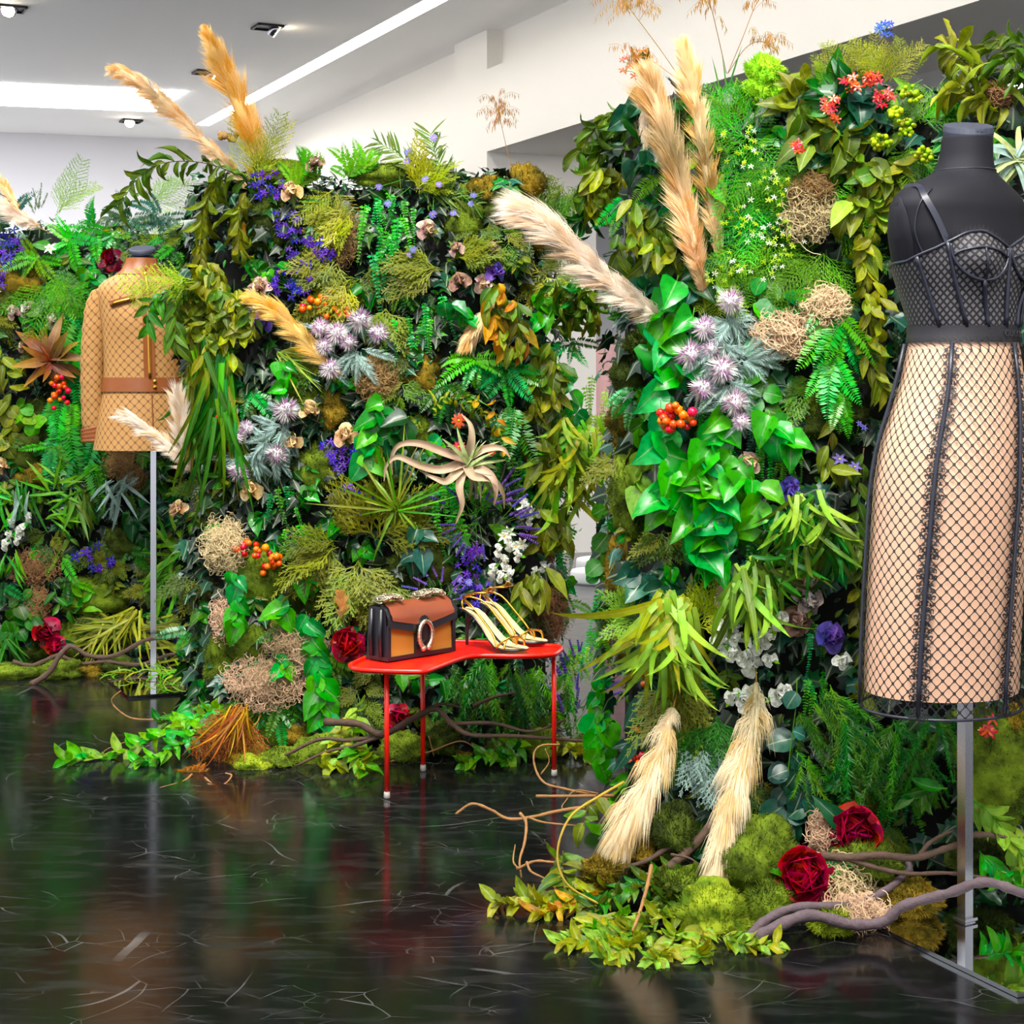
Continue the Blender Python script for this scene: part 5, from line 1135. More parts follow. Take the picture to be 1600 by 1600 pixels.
hleaves(0, [(850, 1150, 4.72), (890, 1170, 4.66), (920, 1185, 4.62)], 22, 26, ['yellowg', 'olive'], 'yellowish leafy branch right of the right table leg', wide=1.3)
hleaves(0, [(340, 1105, 4.85), (290, 1130, 4.75), (230, 1160, 4.7), (160, 1190, 4.65), (100, 1208, 4.6)], 44, 34, ['vivid', 'lime', 'paleg'], 'bright green leafy branch reaching left across the floor', wide=1.25)
hleaves(0, [(350, 1110, 4.8), (300, 1150, 4.66), (255, 1180, 4.6), (215, 1197, 4.58)], 30, 32, ['lime', 'vivid', 'midgreen'], 'second bright leafy branch on the floor at left', wide=1.25)
hleaves(0, [(380, 1095, 4.85), (330, 1110, 4.85), (290, 1120, 4.85), (250, 1130, 4.85)], 26, 26, ['midgreen', 'oliveg'], 'dull leafy branch behind the bright one at left', wide=1.2)
tuft('dried_fern', 'rust coloured dried fern spilling over the floor', 'fern', 'B', 360, 1130, 'plumosa', 'rust', 16, 120, 205, 275, .35, .0, 10, part='frond', nor=Vector((0, -1, .3)), p0=at(378, 1112, 4.66))
tuft('dried_straw_tuft', 'wiry orange brown strands over the dried fern', 'dried grass', 'B', 360, 1130, 'willow', ['rust', 'goldleaf'], 40, 105, 215, 280, .35, .0, 14, p0=at(376, 1112, 4.62), nor=Vector((0, -1, .3)), wide=.8)
tuft('dried_fern', 'orange brown dried fern tips at the floor edge', 'fern', 'B', 320, 1190, 'foxtail', ['rust', 'goldleaf'], 8, 85, 180, 240, .2, .0, 8, part='frond', nor=Vector((0, -1, .3)), p0=at(322, 1195, 4.52))
twig('wiry curling twig rising over the floor leaves at left', [(352, 1092, 4.9), (310, 1115, 4.9), (290, 1128, 4.9), (245, 1125, 4.95), (205, 1122, 5.0), (180, 1105, 5.05), (175, 1092, 5.05), (189, 1079, 5.05)], .004, 'barkc', .002, subs=[([(300, 1120, 4.88), (270, 1122, 4.9), (255, 1113, 4.9)], .002), ([(305, 1125, 4.8), (310, 1150, 4.75), (300, 1180, 4.7)], .003), ([(240, 1150, 4.7), (210, 1155, 4.72), (165, 1172, 4.72), (162, 1188, 4.68)], .002)])
twig('wavy tan root lying on the floor at left', [(300, 1210, 4.46), (285, 1222, 4.4), (250, 1232, 4.33), (225, 1244, 4.29), (205, 1238, 4.3)], .0035, 'barkc', .002)
twig('small curling tan root near the yellow moss', [(320, 1215, 4.43), (335, 1227, 4.37), (350, 1226, 4.37), (362, 1212, 4.42), (352, 1208, 4.43)], .003, 'barkc', .002, subs=[([(325, 1225, 4.37), (345, 1228, 4.36), (338, 1234, 4.34)], .002)])

# ================================================================== NEAREST WALL
plume('big pale pink pampas plume leaning left into the gap', 'A', [(1030, 500, 3.62), (975, 462, 3.58), (915, 412, 3.55), (855, 355, 3.53), (803, 322, 3.52)], 66, 'plumep', 5200, [(0, .45), (.12, .7), (.35, .85), (.65, .95), (.88, .85), (1, .5)], flat=.9)
plume('tall tan pampas plume left of the lime foliage', 'A', [(1098, 455, 3.6), (1080, 370, 3.55), (1058, 280, 3.54), (1032, 190, 3.53), (1005, 100, 3.53)], 66, 'plumew', 5600, [(0, .25), (.15, .55), (.4, .8), (.6, .95), (.8, .95), (.93, .6), (1, .15)])
plume('second tan pampas plume right behind the tall one', 'A', [(1122, 402, 3.62), (1112, 320, 3.6), (1098, 235, 3.58), (1082, 140, 3.57), (1066, 55, 3.57)], 48, 'plumew', 4200, [(0, .3), (.2, .8), (.5, .85), (.75, .95), (.9, .6), (1, .1)])
plume('small pink pampas wisp left of the tall tan plume', 'A', [(1015, 150, 3.6), (1010, 190, 3.58), (1008, 230, 3.57)], 20, 'plumep', 900)
plume('cream pampas plume hanging down at the near wall corner', 'A', [(1052, 1108, 3.55), (1030, 1180, 3.48), (998, 1250, 3.44), (972, 1300, 3.42), (955, 1340, 3.4)], 56, 'plumec', 4600, [(0, .5), (.2, .9), (.45, 1), (.7, .85), (.9, .5), (1, .15)], hl=1.25)
plume('long cream pampas plume hanging toward the moss mounds', 'A', [(1182, 1068, 3.5), (1178, 1130, 3.42), (1150, 1220, 3.36), (1130, 1310, 3.32), (1112, 1400, 3.3)], 58, 'plumec', 5400, [(0, .35), (.12, .7), (.3, 1), (.5, .9), (.75, .85), (.92, .75), (1, .6)], hl=1.2)
# dry grasses above
def oat(label, P, drops, L):
    C = crom([at(*p) for p in P], 6); r = thing('oat_stalk', label, 'dried grass', C[0], 'dried oat grasses'); mb = MB(); mb.tube(C, .0011, 4); build('stem', mb, G['oat'], r)
    hub = C[-1]; n = len(C)
    for i in range(int(drops*1.7)):
        p = C[int(n*rnd(.55, .99))]; sg = rnd(-1, 1); e = p+Vector((sg*L*rnd(.3, 1), rnd(-.03, .03), L*rnd(-.3, .5))); q = p.lerp(e, .5)+Vector((0, 0, L*.22))
        mb = MB(); K = crom([p, q, e], 6); mb.tube(K, .00035, 3)
        for k in range(7):
            t = K[5+k]+Vector((0, 0, rnd(-.004, .001))); dx = rnd(-.006, .006); mb.add([t, t+Vector((dx*.5+.0010, 0, -.007)), t+Vector((dx, 0, -.017)), t+Vector((dx*.5-.0010, 0, -.007))], [(0, 1, 2, 3)])
        build('panicle', mb, G['oat'], r)
oat('arching dry oat grass left above the near wall', [(1068, 130, 3.65), (1030, 75, 3.64), (985, 15, 3.63), (960, -15, 3.63)], 16, .10)
oat('dry oat grass leaning over the red flower sprig', [(1060, 125, 3.65), (1010, 90, 3.64), (985, 95, 3.63)], 8, .07)
oat('tall dry oat grass rising at the centre of the wall top', [(1135, 115, 3.68), (1125, 70, 3.68), (1112, 15, 3.68), (1100, -20, 3.68)], 14, .09)
oat('dry oat grass fanning right above the lime foliage', [(1137, 115, 3.68), (1165, 75, 3.68), (1190, 65, 3.68), (1215, 80, 3.68)], 9, .07)
oat('thin dry oat stalk leaning far right at the top', [(1137, 115, 3.68), (1160, 60, 3.68), (1180, 10, 3.68), (1205, -30, 3.68)], 9, .07)
oat('dry grass plume rising beyond the right end of the middle wall', [(800, 270, 4.95), (790, 225, 4.95), (782, 190, 4.95), (775, 165, 4.95)], 20, .10)
tuft('sedge_tuft', 'green grass blades on the near wall top', 'grass', 'A', 1135, 170, 'grass', ['midgreen', 'olive'], 12, 90, 30, 150, .2, .03)
cluster('red_flowers', 'orange red flower sprig above the tall tan plume', 'A', 1000, 100, 60, 50, 18, 8, [('berryr', 'berryo')], 'floret', nl=2, lmat='deep', LL=48, cat='flower', part='floret', off=.12)
# curly dark leaves
for i, (pts, n, L, m) in enumerate((([(1000, 150), (965, 170, .1), (930, 200, .12), (905, 240, .13)], 20, 62, 'oliveg'), ([(985, 165), (955, 210, .1), (930, 260, .12), (915, 310, .12)], 22, 60, 'oliveg'), ([(975, 200), (950, 260), (925, 320), (905, 350)], 18, 56, 'deep'), ([(1000, 200), (975, 260), (960, 320)], 16, 56, 'oliveg'))):
    vine('curled_garland', ['dark curled leaf garland at the near wall top left', 'curled leaf garland hanging below the topmost garland', 'dark curled leaves reaching down beside the gap', 'curled leaf garland left of the tall tan plume'][i], 'garland', 'A', pts, 'curl', m, int(n*1.3), L*1.15, 50, 1.1, .35, .07, stem='stemb')
for i, (x, y, n, L, m) in enumerate(((945, 290, 22, 54, ['olive', 'yellowg']), (1010, 340, 22, 56, ['olive', 'oliveg', 'yellowg']), (1035, 385, 16, 54, ['oliveg', 'olive']), (985, 390, 16, 56, ['oliveg']), (1110, 265, 6, 50, ['fernlime', 'olive']))):
    tuft('drooping_bunch', ['yellow olive leaf bunch above the pale pink plume', 'olive leaf bunch left of the tall tan plume', 'broad olive leaves below the tall tan plume', 'shaded olive leaves over the pale pink plume', 'few fresh leaves between the two tan plumes'][i], 'leaf bunch', 'A', x, y, 'ovate', m, int(n*1.5), L*.95, -140, -40, .4, .10, 28, group='olive leaf bunches, near wall')
for i, (x, y, n, L) in enumerate(((1000, 175, 5, 60), (1010, 250, 6, 70), (1005, 440, 6, 62), (1090, 430, 4, 60), (1020, 560, 5, 60), (1010, 900, 6, 66), (1040, 930, 5, 60), (1210, 1290, 8, 66), (1110, 1330, 5, 60), (1190, 1310, 6, 64), (1340, 150, 5, 60), (1340, 190, 6, 56))):
    tuft('broad_ivy', ['blue green broad leaves at the near wall top left', 'veined blue green leaves left of the tall tan plume', 'dark veined leaves below the pale pink plume', 'dark leaves under the tall tan plume', 'dark leaves beside the mossy wall edge', 'veined dark leaves at the left edge of the near wall', 'dark veined leaves below the big pothos', 'glossy dark leaves above the crimson peony', 'glossy dark leaves beside the long cream plume', 'blue green leaves behind the moss mound', 'blue green leaves behind the red flowers at the top', 'broad blue green leaves below the red flowers'][i], 'ivy', 'A', x, y, 'heart', ['bluegreen', 'deep'], n+2, L*.78, 180, 360, .6, .09, 16, wide=1.25, group='broad dark leaves, near wall')
# lime feathery mass
for i, (x, y, m, n, L, a0, a1) in enumerate(((1170, 215, 'vivid', 9, 95, 40, 320), (1150, 270, 'vivid', 9, 95, 180, 400), (1200, 260, 'fernlime', 8, 90, 200, 380), (1175, 320, 'vivid', 9, 100, 200, 340), (1210, 380, 'lime', 9, 85, 150, 380), (1150, 410, 'lime', 8, 80, 180, 330), (1120, 440, 'limeyel', 8, 75, 180, 350), (1140, 200, 'fernlime', 7, 80, 60, 260), (1280, 330, 'fernlime', 7, 110, 60, 200), (1285, 400, 'fernlime', 7, 110, 200, 330), (1310, 360, 'fernlime', 6, 90, -60, 60), (1265, 290, 'lime', 6, 70, 160, 330), (1245, 460, 'fernlime', 6, 90, 190, 300), (1330, 125, 'yellowg', 9, 75, 40, 150), (1385, 125, 'yellowg', 9, 80, 30, 150), (1290, 145, 'yellowg', 7, 70, 80, 180), (1440, 190, 'fernlime', 7, 85, -10, 190), (1420, 230, 'fernlime', 6, 80, 200, 340), (1350, 300, 'lime', 6, 80, 190, 300))):
    fern(['feathery lime fern at the top of the bright mass', 'feathery lime fern left in the bright mass', 'feathery fern right in the bright mass', 'feathery fern in the middle of the bright mass', 'yellow lime fern low in the bright mass', 'lime fern under the second tan plume', 'yellow lime fern above the uppermost thistle', 'fern at the left top of the bright mass', 'pale feathery fern beside the grey tangle', 'pale feathery fern hanging below the grey tangle', 'pale feathery fern beside the dress form shoulder', 'lime fern above the grey tangle', 'pale fern left of the grey curly tangle', 'yellow green fern fan on the near wall top', 'yellow green fern fan left of the curled leaves', 'yellow fern fan at the left of the wall top', 'lacy fern left of the form neck', 'lacy fern below the yellow umbels', 'lime fern left of the form shoulder'][i], 'A', x, y, 'plumosa', m, n, L, a0, a1, off=.09)
for i, (x, y) in enumerate(((1160, 230), (1200, 300), (1165, 350), (1225, 370), (1190, 400), (1130, 430))):
    cluster('lime_blossom', ['tiny white blossom spray at the top of the lime mass', 'tiny blossom spray right in the lime mass', 'tiny blossom spray in the middle of the lime mass', 'yellowish blossom spray at the lower right of the lime mass', 'yellowish blossom spray low in the lime mass', 'yellow blossom spray above the uppermost thistle'][i], 'A', x, y, 75, 75, 26, 5, [('whitep', 'yellowc'), ('limeyel', 'yellowc'), ('limeyel', 'limeyel')], 'floret', nl=0, cat='flower', part='floret', off=.13, group='tiny blossom sprays')
# top right: red milkweed, yellow umbels, big leaves
for i, (x, y, a, b, n) in enumerate(((1296, 163, 26, 26, 8), (1328, 130, 30, 26, 9), (1362, 124, 26, 18, 8), (1380, 152, 28, 30, 8), (1246, 230, 20, 16, 4), (1303, 185, 14, 16, 3))):
    cluster('red_flowers', ['red flower head at the left of the top right group', 'red flower head at the centre of the top right group', 'red flower head at the right of the top right group', 'red flower head above the yellow umbels', 'tiny red flower head left below the others', 'few red buds under the leftmost red head'][i], 'A', x, y, a, b, int(n*1.9), 8.5, [('berryr', 'berryo'), ('reddaisy', 'berryo')], 'floret', nl=2, lmat='deep', LL=55, cat='flower', part='floret', off=.15, group='red flower heads')
for i, (x, y, n, L, a0, a1, m) in enumerate(((1310, 150, 12, 66, 60, 250, ['deep', 'midgreen']), (1270, 190, 14, 60, 150, 330, ['oliveg', 'olive']), (1320, 220, 12, 66, 200, 350, ['oliveg', 'olive']), (1370, 270, 14, 62, 180, 350, ['olive', 'oliveg']), (1280, 240, 10, 60, 190, 330, ['deep', 'oliveg']), (1345, 320, 10, 56, 210, 330, ['olive', 'paleg']), (1250, 150, 8, 56, 100, 220, ['olive']), (1400, 290, 8, 56, 180, 300, ['olive']))):
    tuft('broad_leaf_sprig', ['broad dark leaves around the red flowers', 'broad olive leaves left of the red flowers', 'broad olive leaves below the red flowers', 'large pale olive leaves left of the form neck', 'broad dull leaves above the grey tangle', 'pale pointed leaves beside the form shoulder', 'olive leaves at the top of the lime mass', 'olive leaves touching the form shoulder'][i], 'foliage', 'A', x, y, 'ovate', m, int(n*1.4), L, a0, a1, .6, .09, 24, wide=1.35, group='broad leaves at the upper right')
for i, (x, y, d) in enumerate(((1425, 145, 34), (1415, 200, 34), (1376, 222, 32), (1443, 242, 30), (1400, 175, 20))):
    cluster('yellow_umbel', ['yellow umbel highest at the upper right', 'yellow umbel left of the form neck', 'round yellow umbel above the form shoulder', 'yellow umbel touching the form neck line', 'small yellow umbel between the larger two'][i], 'A', x, y, d, d*.8, 26, 8, ['limeyel', 'yellowg', 'limeyel'], nl=2, lmat='paleg', LL=40, cat='flower', part='bud', off=.16, group='yellow umbels')
cluster('bellflower', 'blue bellflower sprig rising above the near wall', 'A', 1384, 45, 28, 24, 10, 8, [('bluef', 'lilac')], 'floret', nl=2, lmat='stemb', LL=20, cat='flower', part='floret', off=.02)
for i, (pts, n, L) in enumerate((([(1560, 160), (1530, 120, .1), (1500, 90, .12), (1480, 70, .12)], 18, 62), ([(1590, 140), (1570, 90, .1), (1555, 60, .1)], 14, 60), ([(1570, 170), (1525, 150, .12), (1490, 130, .14)], 16, 58), ([(1600, 150), (1598, 100, .1), (1600, 60, .1)], 12, 58))):
    vine('curled_garland', ['curled leaf spray above the form neck', 'curled leaf spray at the top right corner', 'curled leaf spray drooping over the form neck', 'curled leaf spray at the right frame edge'][i], 'garland', 'A', pts, 'curl', ['olive', 'oliveg', 'olive', 'oliveg'][i], int(n*1.4), L*1.1, 50, .8, .3, .04, stem='stemb')
lichen('brown bird nest tangle behind the form neck', 'A', 1552, 150, 50, 34, 'lichenb', .04)
tuft('air_plant', 'pale air plant rosette right of the form neck', 'air plant', 'A', 1590, 250, 'strap', ['airgreen', 'silver'], 22, 92, 0, 360, .6, .14, 5, wide=1.7)
for i, (x, y, a) in enumerate(((1195, 112, 60), (1185, 145, 50), (1215, 155, 44))):
    moss(['lime moss ball on the wall top right of the oat grass', 'lime moss ball left below the topmost one', 'lime moss ball above the lime mass'][i], 'A', x, y, a, a*.8, 'mosslime', .04, .04)
# hanging olive vine beside the form
for i, (pts, n, m) in enumerate((([(1385, 300), (1365, 360), (1350, 430), (1360, 500)], 22, 'olive'), ([(1350, 340), (1345, 400), (1375, 470), (1370, 540)], 18, 'yellowg'), ([(1360, 480), (1350, 540), (1370, 590), (1385, 610)], 16, 'olive'), ([(1350, 700), (1340, 780), (1345, 860), (1350, 940)], 16, 'oliveg'), ([(1345, 880), (1340, 960), (1350, 1040), (1345, 1090)], 16, 'olive'), ([(1310, 640), (1290, 720), (1320, 740)], 8, 'olive'))):
    vine('olive_vine', ['olive leaf vine hanging beside the form shoulder', 'yellowish leaf vine hanging left of the bustier', 'olive vine hanging beside the waistband', 'olive vine hanging beside the skirt hip', 'olive vine hanging beside the skirt hem', 'olive sprig beside the small asters'][i], 'vine', 'A', pts, 'ovate', m, n, 46, 45, .7, .4, .11, stem='stemb')
# ferns at right
for i, (x, y, k, m, n, L, a0, a1) in enumerate(((1310, 500, 'boston', 'vivid', 8, 105, 220, 320), (1300, 560, 'boston', 'vivid', 7, 105, 230, 310), (1310, 610, 'boston', 'bright', 6, 80, 240, 300), (1290, 470, 'boston', 'bright', 6, 70, 150, 330), (1400, 560, 'foxtail', 'deep', 4, 70, 60, 120))):
    fern(['bright boston fern under the grey tangle', 'boston fern frond pointing down beside the skirt hip', 'lowest boston fern frond tip', 'small boston fern on the grey tangle', 'dark fern left of the waistband'][i], 'A', x, y, k, m, n, L, a0, a1, off=.11)
# round eucalyptus
for i, (pts, n, L) in enumerate((([(1190, 430), (1205, 460), (1215, 500), (1200, 540)], 11, 38), ([(1215, 440), (1225, 480), (1185, 520), (1190, 580)], 9, 36), ([(1190, 590), (1195, 640), (1205, 680)], 7, 36), ([(945, 780), (950, 830), (940, 880), (935, 900)], 7, 30), ([(1245, 1140), (1230, 1210), (1225, 1250), (1235, 1290)], 9, 40), ([(1240, 1200), (1255, 1240), (1260, 1270)], 6, 38))):
    vine('eucalyptus', ['round leaved eucalyptus right of the uppermost thistle', 'eucalyptus vine left of the grey tangle', 'eucalyptus vine right of the thistles', 'round leaves at the wall edge beside the gap', 'round leaf vine above the crimson peonies', 'round leaves right of the trailing stem'][i], 'vine', 'A', pts, 'round', ['midgreen', 'bright', 'midgreen', 'midgreen', 'bluegreen', 'bluegreen'][i], n, L, 70, .2, .4, .11)
# big pothos mass
PT = (([(1060, 430), (1050, 470), (1045, 520), (1040, 570)], 12, 56), ([(1030, 470), (1020, 520), (1030, 590), (1035, 630)], 9, 54), ([(1050, 650), (1030, 690), (1060, 740), (1085, 770)], 12, 60), ([(1110, 690), (1100, 740), (1095, 790), (1080, 830)], 14, 62), ([(1140, 700), (1150, 750), (1140, 800), (1120, 850)], 13, 60), ([(1060, 740), (1040, 780), (1030, 800)], 8, 54), ([(1170, 740), (1190, 780), (1180, 820)], 8, 56), ([(1090, 840), (1095, 870), (1130, 880)], 7, 60), ([(1200, 640), (1215, 680), (1240, 700)], 7, 50), ([(1110, 770), (1125, 800), (1100, 850)], 9, 62), ([(1085, 480), (1075, 540), (1050, 600)], 8, 50), ([(1130, 640), (1125, 680), (1100, 720)], 9, 56))
for i, (pts, n, L) in enumerate(PT):
    vine('pothos', ['pothos vine under the tall tan plume', 'pothos vine at the base of the pale pink plume', 'pothos vine below the orange berries at left', 'pothos vine in the middle of the big pothos mass', 'pothos vine right in the big pothos mass', 'pothos leaves at the left of the pothos mass', 'pothos leaves left of the willow spray', 'lowest leaves of the big pothos mass', 'pothos leaves right of the lowest thistle', 'large pothos leaves at the centre of the mass', 'pothos vine left of the thistles', 'pothos vine just below the thistle group'][i], 'vine', 'A', pts, 'heart', ['bright', 'bright', 'bright', 'bright', 'bright', 'bright', 'bright', 'bright', 'bright', 'vivid', 'bright', 'bright'][i], max(4, int(n*.72)), L, 60, .5, .9, .13, wide=1.1)
for i, (pts, n, L, m) in enumerate((([(930, 1110), (938, 1150), (930, 1190)], 6, 50, 'vivid'), ([(945, 1040), (935, 1080), (940, 1120)], 8, 36, 'bright'), ([(1010, 700), (1000, 740), (1005, 780)], 6, 46, 'paleg'), ([(1020, 640), (1000, 670)], 4, 50, 'midgreen'))):
    vine('pothos', ['bright heart leaves hanging at the near wall edge by the gap', 'pothos leaves on the lower left edge of the near wall', 'pale pointed leaves at the left of the pothos mass', 'pointed leaves beside the mossy edge'][i], 'vine', 'A', pts, 'heart', m, n, L, 55, .7, .4, .10)
# thistles of near wall
for i, (x, y, d) in enumerate(((1142, 470, 50), (1100, 512, 46), (1078, 553, 56), (1128, 575, 56), (1098, 606, 50), (1148, 628, 52), (1158, 658, 34), (1112, 545, 40))):
    thistle(['uppermost', 'second highest', 'leftmost', 'large central', 'lower left', 'lower right', 'small lowest', 'half hidden'][i] + ' thistle of the group on the near wall', 'A', x, y, d, .16, group='thistles of the near wall')
for i, (x, y, n, a0, a1) in enumerate(((1140, 500, 13, 160, 380), (1130, 540, 12, 180, 360), (1160, 560, 10, -60, 60), (1140, 600, 10, 200, 350))):
    tuft('silver_sprig', ['silver cut leaves behind the uppermost thistle', 'silver leaves in the middle of the thistle group', 'silver leaf tips right of the thistle group', 'silver leaves below the central thistle'][i], 'foliage', 'A', x, y, 'feather', 'silver', n, 75, a0, a1, .5, .13)
cluster('orange_berries', 'bright orange red berry bunch below the thistle group', 'A', 1058, 652, 56, 46, 24, 14, ['berryr', 'berryo'], nl=6, lmat='bluegreen', LL=58, off=.17)
for i, (x, y, n) in enumerate(((1010, 1060, 3), (1003, 1112, 4), (1005, 1140, 5), (995, 1158, 4), (996, 1186, 8))):
    cluster('red_berries', ['topmost berries of the hanging red strand', 'second berries of the hanging red strand', 'middle berries of the hanging red strand', 'fourth berries of the hanging red strand', 'lowest and largest berries of the hanging red strand'][i], 'A', x, y, 24, 20, n, 12, ['berryr', 'berryr', 'berryo'], nl=2, lmat='bluegreen', LL=42, off=.15, group='berries along the hanging strand')
# small leaved hanging ferns
for i, (x, y, m, n, L) in enumerate(((1120, 640, 'vivid', 8, 90), (1185, 665, 'bluegreen', 9, 100), (1205, 690, 'vivid', 8, 95), (1230, 700, 'lime', 6, 80), (1155, 770, 'vivid', 5, 90), (1190, 830, 'bright', 6, 90), (945, 930, 'vivid', 7, 90), (935, 990, 'bright', 8, 80), (925, 1010, 'lime', 6, 70), (1395, 1220, 'vivid', 8, 110), (1380, 1195, 'vivid', 6, 90), (1275, 980, 'bright', 6, 80), (1330, 1105, 'vivid', 6, 70), (1275, 1060, 'vivid', 6, 80))):
    hang(['bright hanging fern right of the orange berries', 'blue green hanging fern below the lowest thistle', 'bright hanging fern left of the purple flower', 'lime hanging fern tips above the purple flower', 'thin hanging fern below the pothos mass', 'hanging fern left of the willow spray', 'fern at the mossy edge beside the gap', 'fern at the lower edge beside the gap', 'lime fern tips at the lower edge by the gap', 'bright button fern left of the near steel post', 'button fern above the crimson peony', 'fern below the purple rose', 'fern under the skirt hem at left', 'fern right of the white roses'][i], 'A', x, y, 'button', m, n, L)
# roses of near wall
for i, (x, y, d, mt, n) in enumerate(((1172, 722, 40, ('duskp', 'tanp'), 14), (1236, 766, 42, ('purplep', 'purplep'), 14), (1262, 908, 42, ('duskp', 'whitep'), 16), (1264, 938, 44, ('plump', 'whitep'), 18), (1247, 970, 48, ('brownp', 'duskp'), 18), (1300, 992, 46, ('purplep', 'purplep'), 20), (1138, 930, 40, ('duskp', 'tanp'), 14), (1218, 925, 26, ('plump', 'duskp'), 10))):
    bloom('dried_rose', ['faded pink rose half hidden in the pothos mass', 'violet rose beside the willow spray', 'pale dusty rose highest of the dusty group', 'plum rimmed white rose in the dusty group', 'large brown rose lowest of the dusty group', 'purple rose beside the lower skirt', 'pink rose behind the willow blades', 'small plum bud left of the dusty group'][i], 'A', x, y, d, mt, n, off=.12, lmat='oliveg')
for i, (x, y, d) in enumerate(((1135, 980, 30), (1150, 978, 26), (1175, 965, 28), (1217, 970, 34), (1127, 1000, 28), (1150, 998, 28), (1184, 1005, 34), (1198, 995, 32), (1145, 1020, 32), (1165, 1025, 32), (1177, 1037, 40), (1205, 1030, 24), (1145, 1088, 28), (1160, 1090, 26), (1174, 1080, 28), (1173, 1107, 30), (1218, 1085, 34), (1228, 1078, 26), (1318, 1032, 30))):
    bloom('white_rose', ['upper left white rose of the near wall bunch', 'second upper white rose of the near wall bunch', 'white rose behind the willow tips', 'upper right white rose of the near wall bunch', 'leftmost white rose of the near wall bunch', 'white rose in the upper middle of the bunch', 'large white rose at the centre of the bunch', 'white rose right of the central one', 'creamy white rose low at the left of the bunch', 'white rose low in the middle of the bunch', 'largest white rose lowest in the bunch', 'small white bud right of the bunch', 'white flower left above the long cream plume', 'white bud above the long cream plume', 'white flower at the top of the long cream plume', 'white rose lying on the long cream plume', 'white rose right of the long cream plume', 'white bud on the rose right of the plume', 'white rose left of the skirt hem'][i], 'A', x, y, d, ('whitep', 'whitep'), 11, off=.14, leaves=1, lmat='lime', group='white roses of the near wall')
daisy('aster_sprig', 'two lilac asters left of the skirt hip', 'A', [(1312, 718), (1336, 730)], 26, 'lilac', 'yellowc', 'star', nl=6, LL=1.5, lkey='lance', lmat='oliveg')
daisy('aster_sprig', 'small lilac bud left of the waist of the skirt', 'A', [(1343, 662), (1350, 668)], 14, 'lilac', 'violet', 'star', nl=2, LL=1.5)
# willow sprays
for i, (x, y, n, L, a0, a1, m) in enumerate(((1260, 790, 26, 110, -140, -30, ['oliveg', 'midgreen', 'paleg']), (1285, 830, 24, 110, -130, -45, ['oliveg', 'midgreen']), (1240, 800, 16, 100, -150, -80, ['midgreen', 'paleg']), (1175, 900, 26, 130, -135, -35, ['paleg', 'oliveg']), (1200, 890, 16, 110, -100, -10, ['paleg', 'midgreen']), (1055, 950, 26, 150, -160, -50, ['paleg', 'paleg', 'yellowg']), (1045, 960, 18, 140, -125, -70, ['paleg', 'yellowg', 'paleg']), (1050, 1020, 14, 110, -110, -40, ['paleg', 'oliveg']))):
    tuft('willow_spray', ['willow spray left of the skirt hip', 'drooping willow leaves beside the skirt', 'willow leaves left below the violet rose', 'pale willow spray over the white roses', 'willow blades arching right over the dusty roses', 'big pale willow spray at the left of the near wall', 'long yellowish willow blades above the hanging cream plume', 'willow blades trailing over the cedar'][i], 'foliage', 'A', x, y, 'willow', m, int(n*1.5), L, a0, a1, .4, .15, 30, nor=Vector((0, -1, .25)), wide=2.7, group='willow sprays of the near wall')
for i, (x, y, m, n, L, a0, a1) in enumerate(((1060, 1060, 'cedar', 7, 110, 220, 310), (1075, 1110, 'paleg', 7, 110, 230, 300), (1100, 1150, 'silver', 6, 100, 240, 300), (1120, 1120, 'midgreen', 7, 110, 230, 310), (1085, 980, 'yellowg', 6, 90, 20, 200), (1000, 970, 'paleg', 5, 80, 60, 220), (1350, 640, 'mossd', 1, 1, 0, 0))[:6]):
    fern(['cedar spray hanging below the willow blades', 'pale cedar spray over the hanging cream plume', 'silvery cedar tips between the two cream plumes', 'dark cedar spray between the two cream plumes', 'yellow cedar spray behind the willow spray', 'pale cedar spray at the left edge of the near wall'][i], 'A', x, y, 'cedar', m, n, L, a0, a1, name='cedar_spray', cat='foliage', off=.11)
for i, (x, y, n, L, a0, a1) in enumerate(((1290, 1080, 10, 150, 270, 330), (1320, 1130, 10, 150, 240, 330), (1400, 1130, 12, 140, 215, 320), (1430, 1170, 10, 130, 220, 300), (1460, 1120, 9, 110, 230, 320), (1310, 1190, 9, 130, 290, 340), (1260, 1110, 8, 130, 260, 320), (1370, 1150, 9, 130, 230, 310), (1250, 1180, 7, 110, 260, 330))):
    tuft('asparagus_fern', ['feathery fern trailing right below the white roses', 'feathery fern above the round leaf vine', 'feathery fern under the middle of the skirt hem', 'feathery fern left of the near steel post', 'feathery fern beside the near steel post at the hem', 'long feathery fern reaching toward the peony', 'feathery fern right of the long cream plume', 'feathery fern under the left skirt hem', 'feathery fern below the thin trailing stem'][i], 'fern', 'A', x, y, 'foxtail', ['midgreen', 'fernlime', 'midgreen'], n, L, a0, a1, .3, .12, 14, part='frond', nor=Vector((0, -1, .2)))
vine('leafy_sprig', 'large pale leaves at the lower left tip of the near wall', 'sprig', 'A', [(995, 1205), (970, 1230, .15), (955, 1270, .18), (950, 1320, .18)], 'ovate', 'lime', 11, 72, 45, .7, .2, .12)
vine('leafy_sprig', 'grey green leaves along the hanging red berry strand', 'sprig', 'A', [(1015, 1030, .13), (1008, 1090, .14), (1000, 1150, .15), (990, 1210, .15)], 'lance', 'bluegreen', 10, 66, 40, .6, .2, .12, wide=2.4)
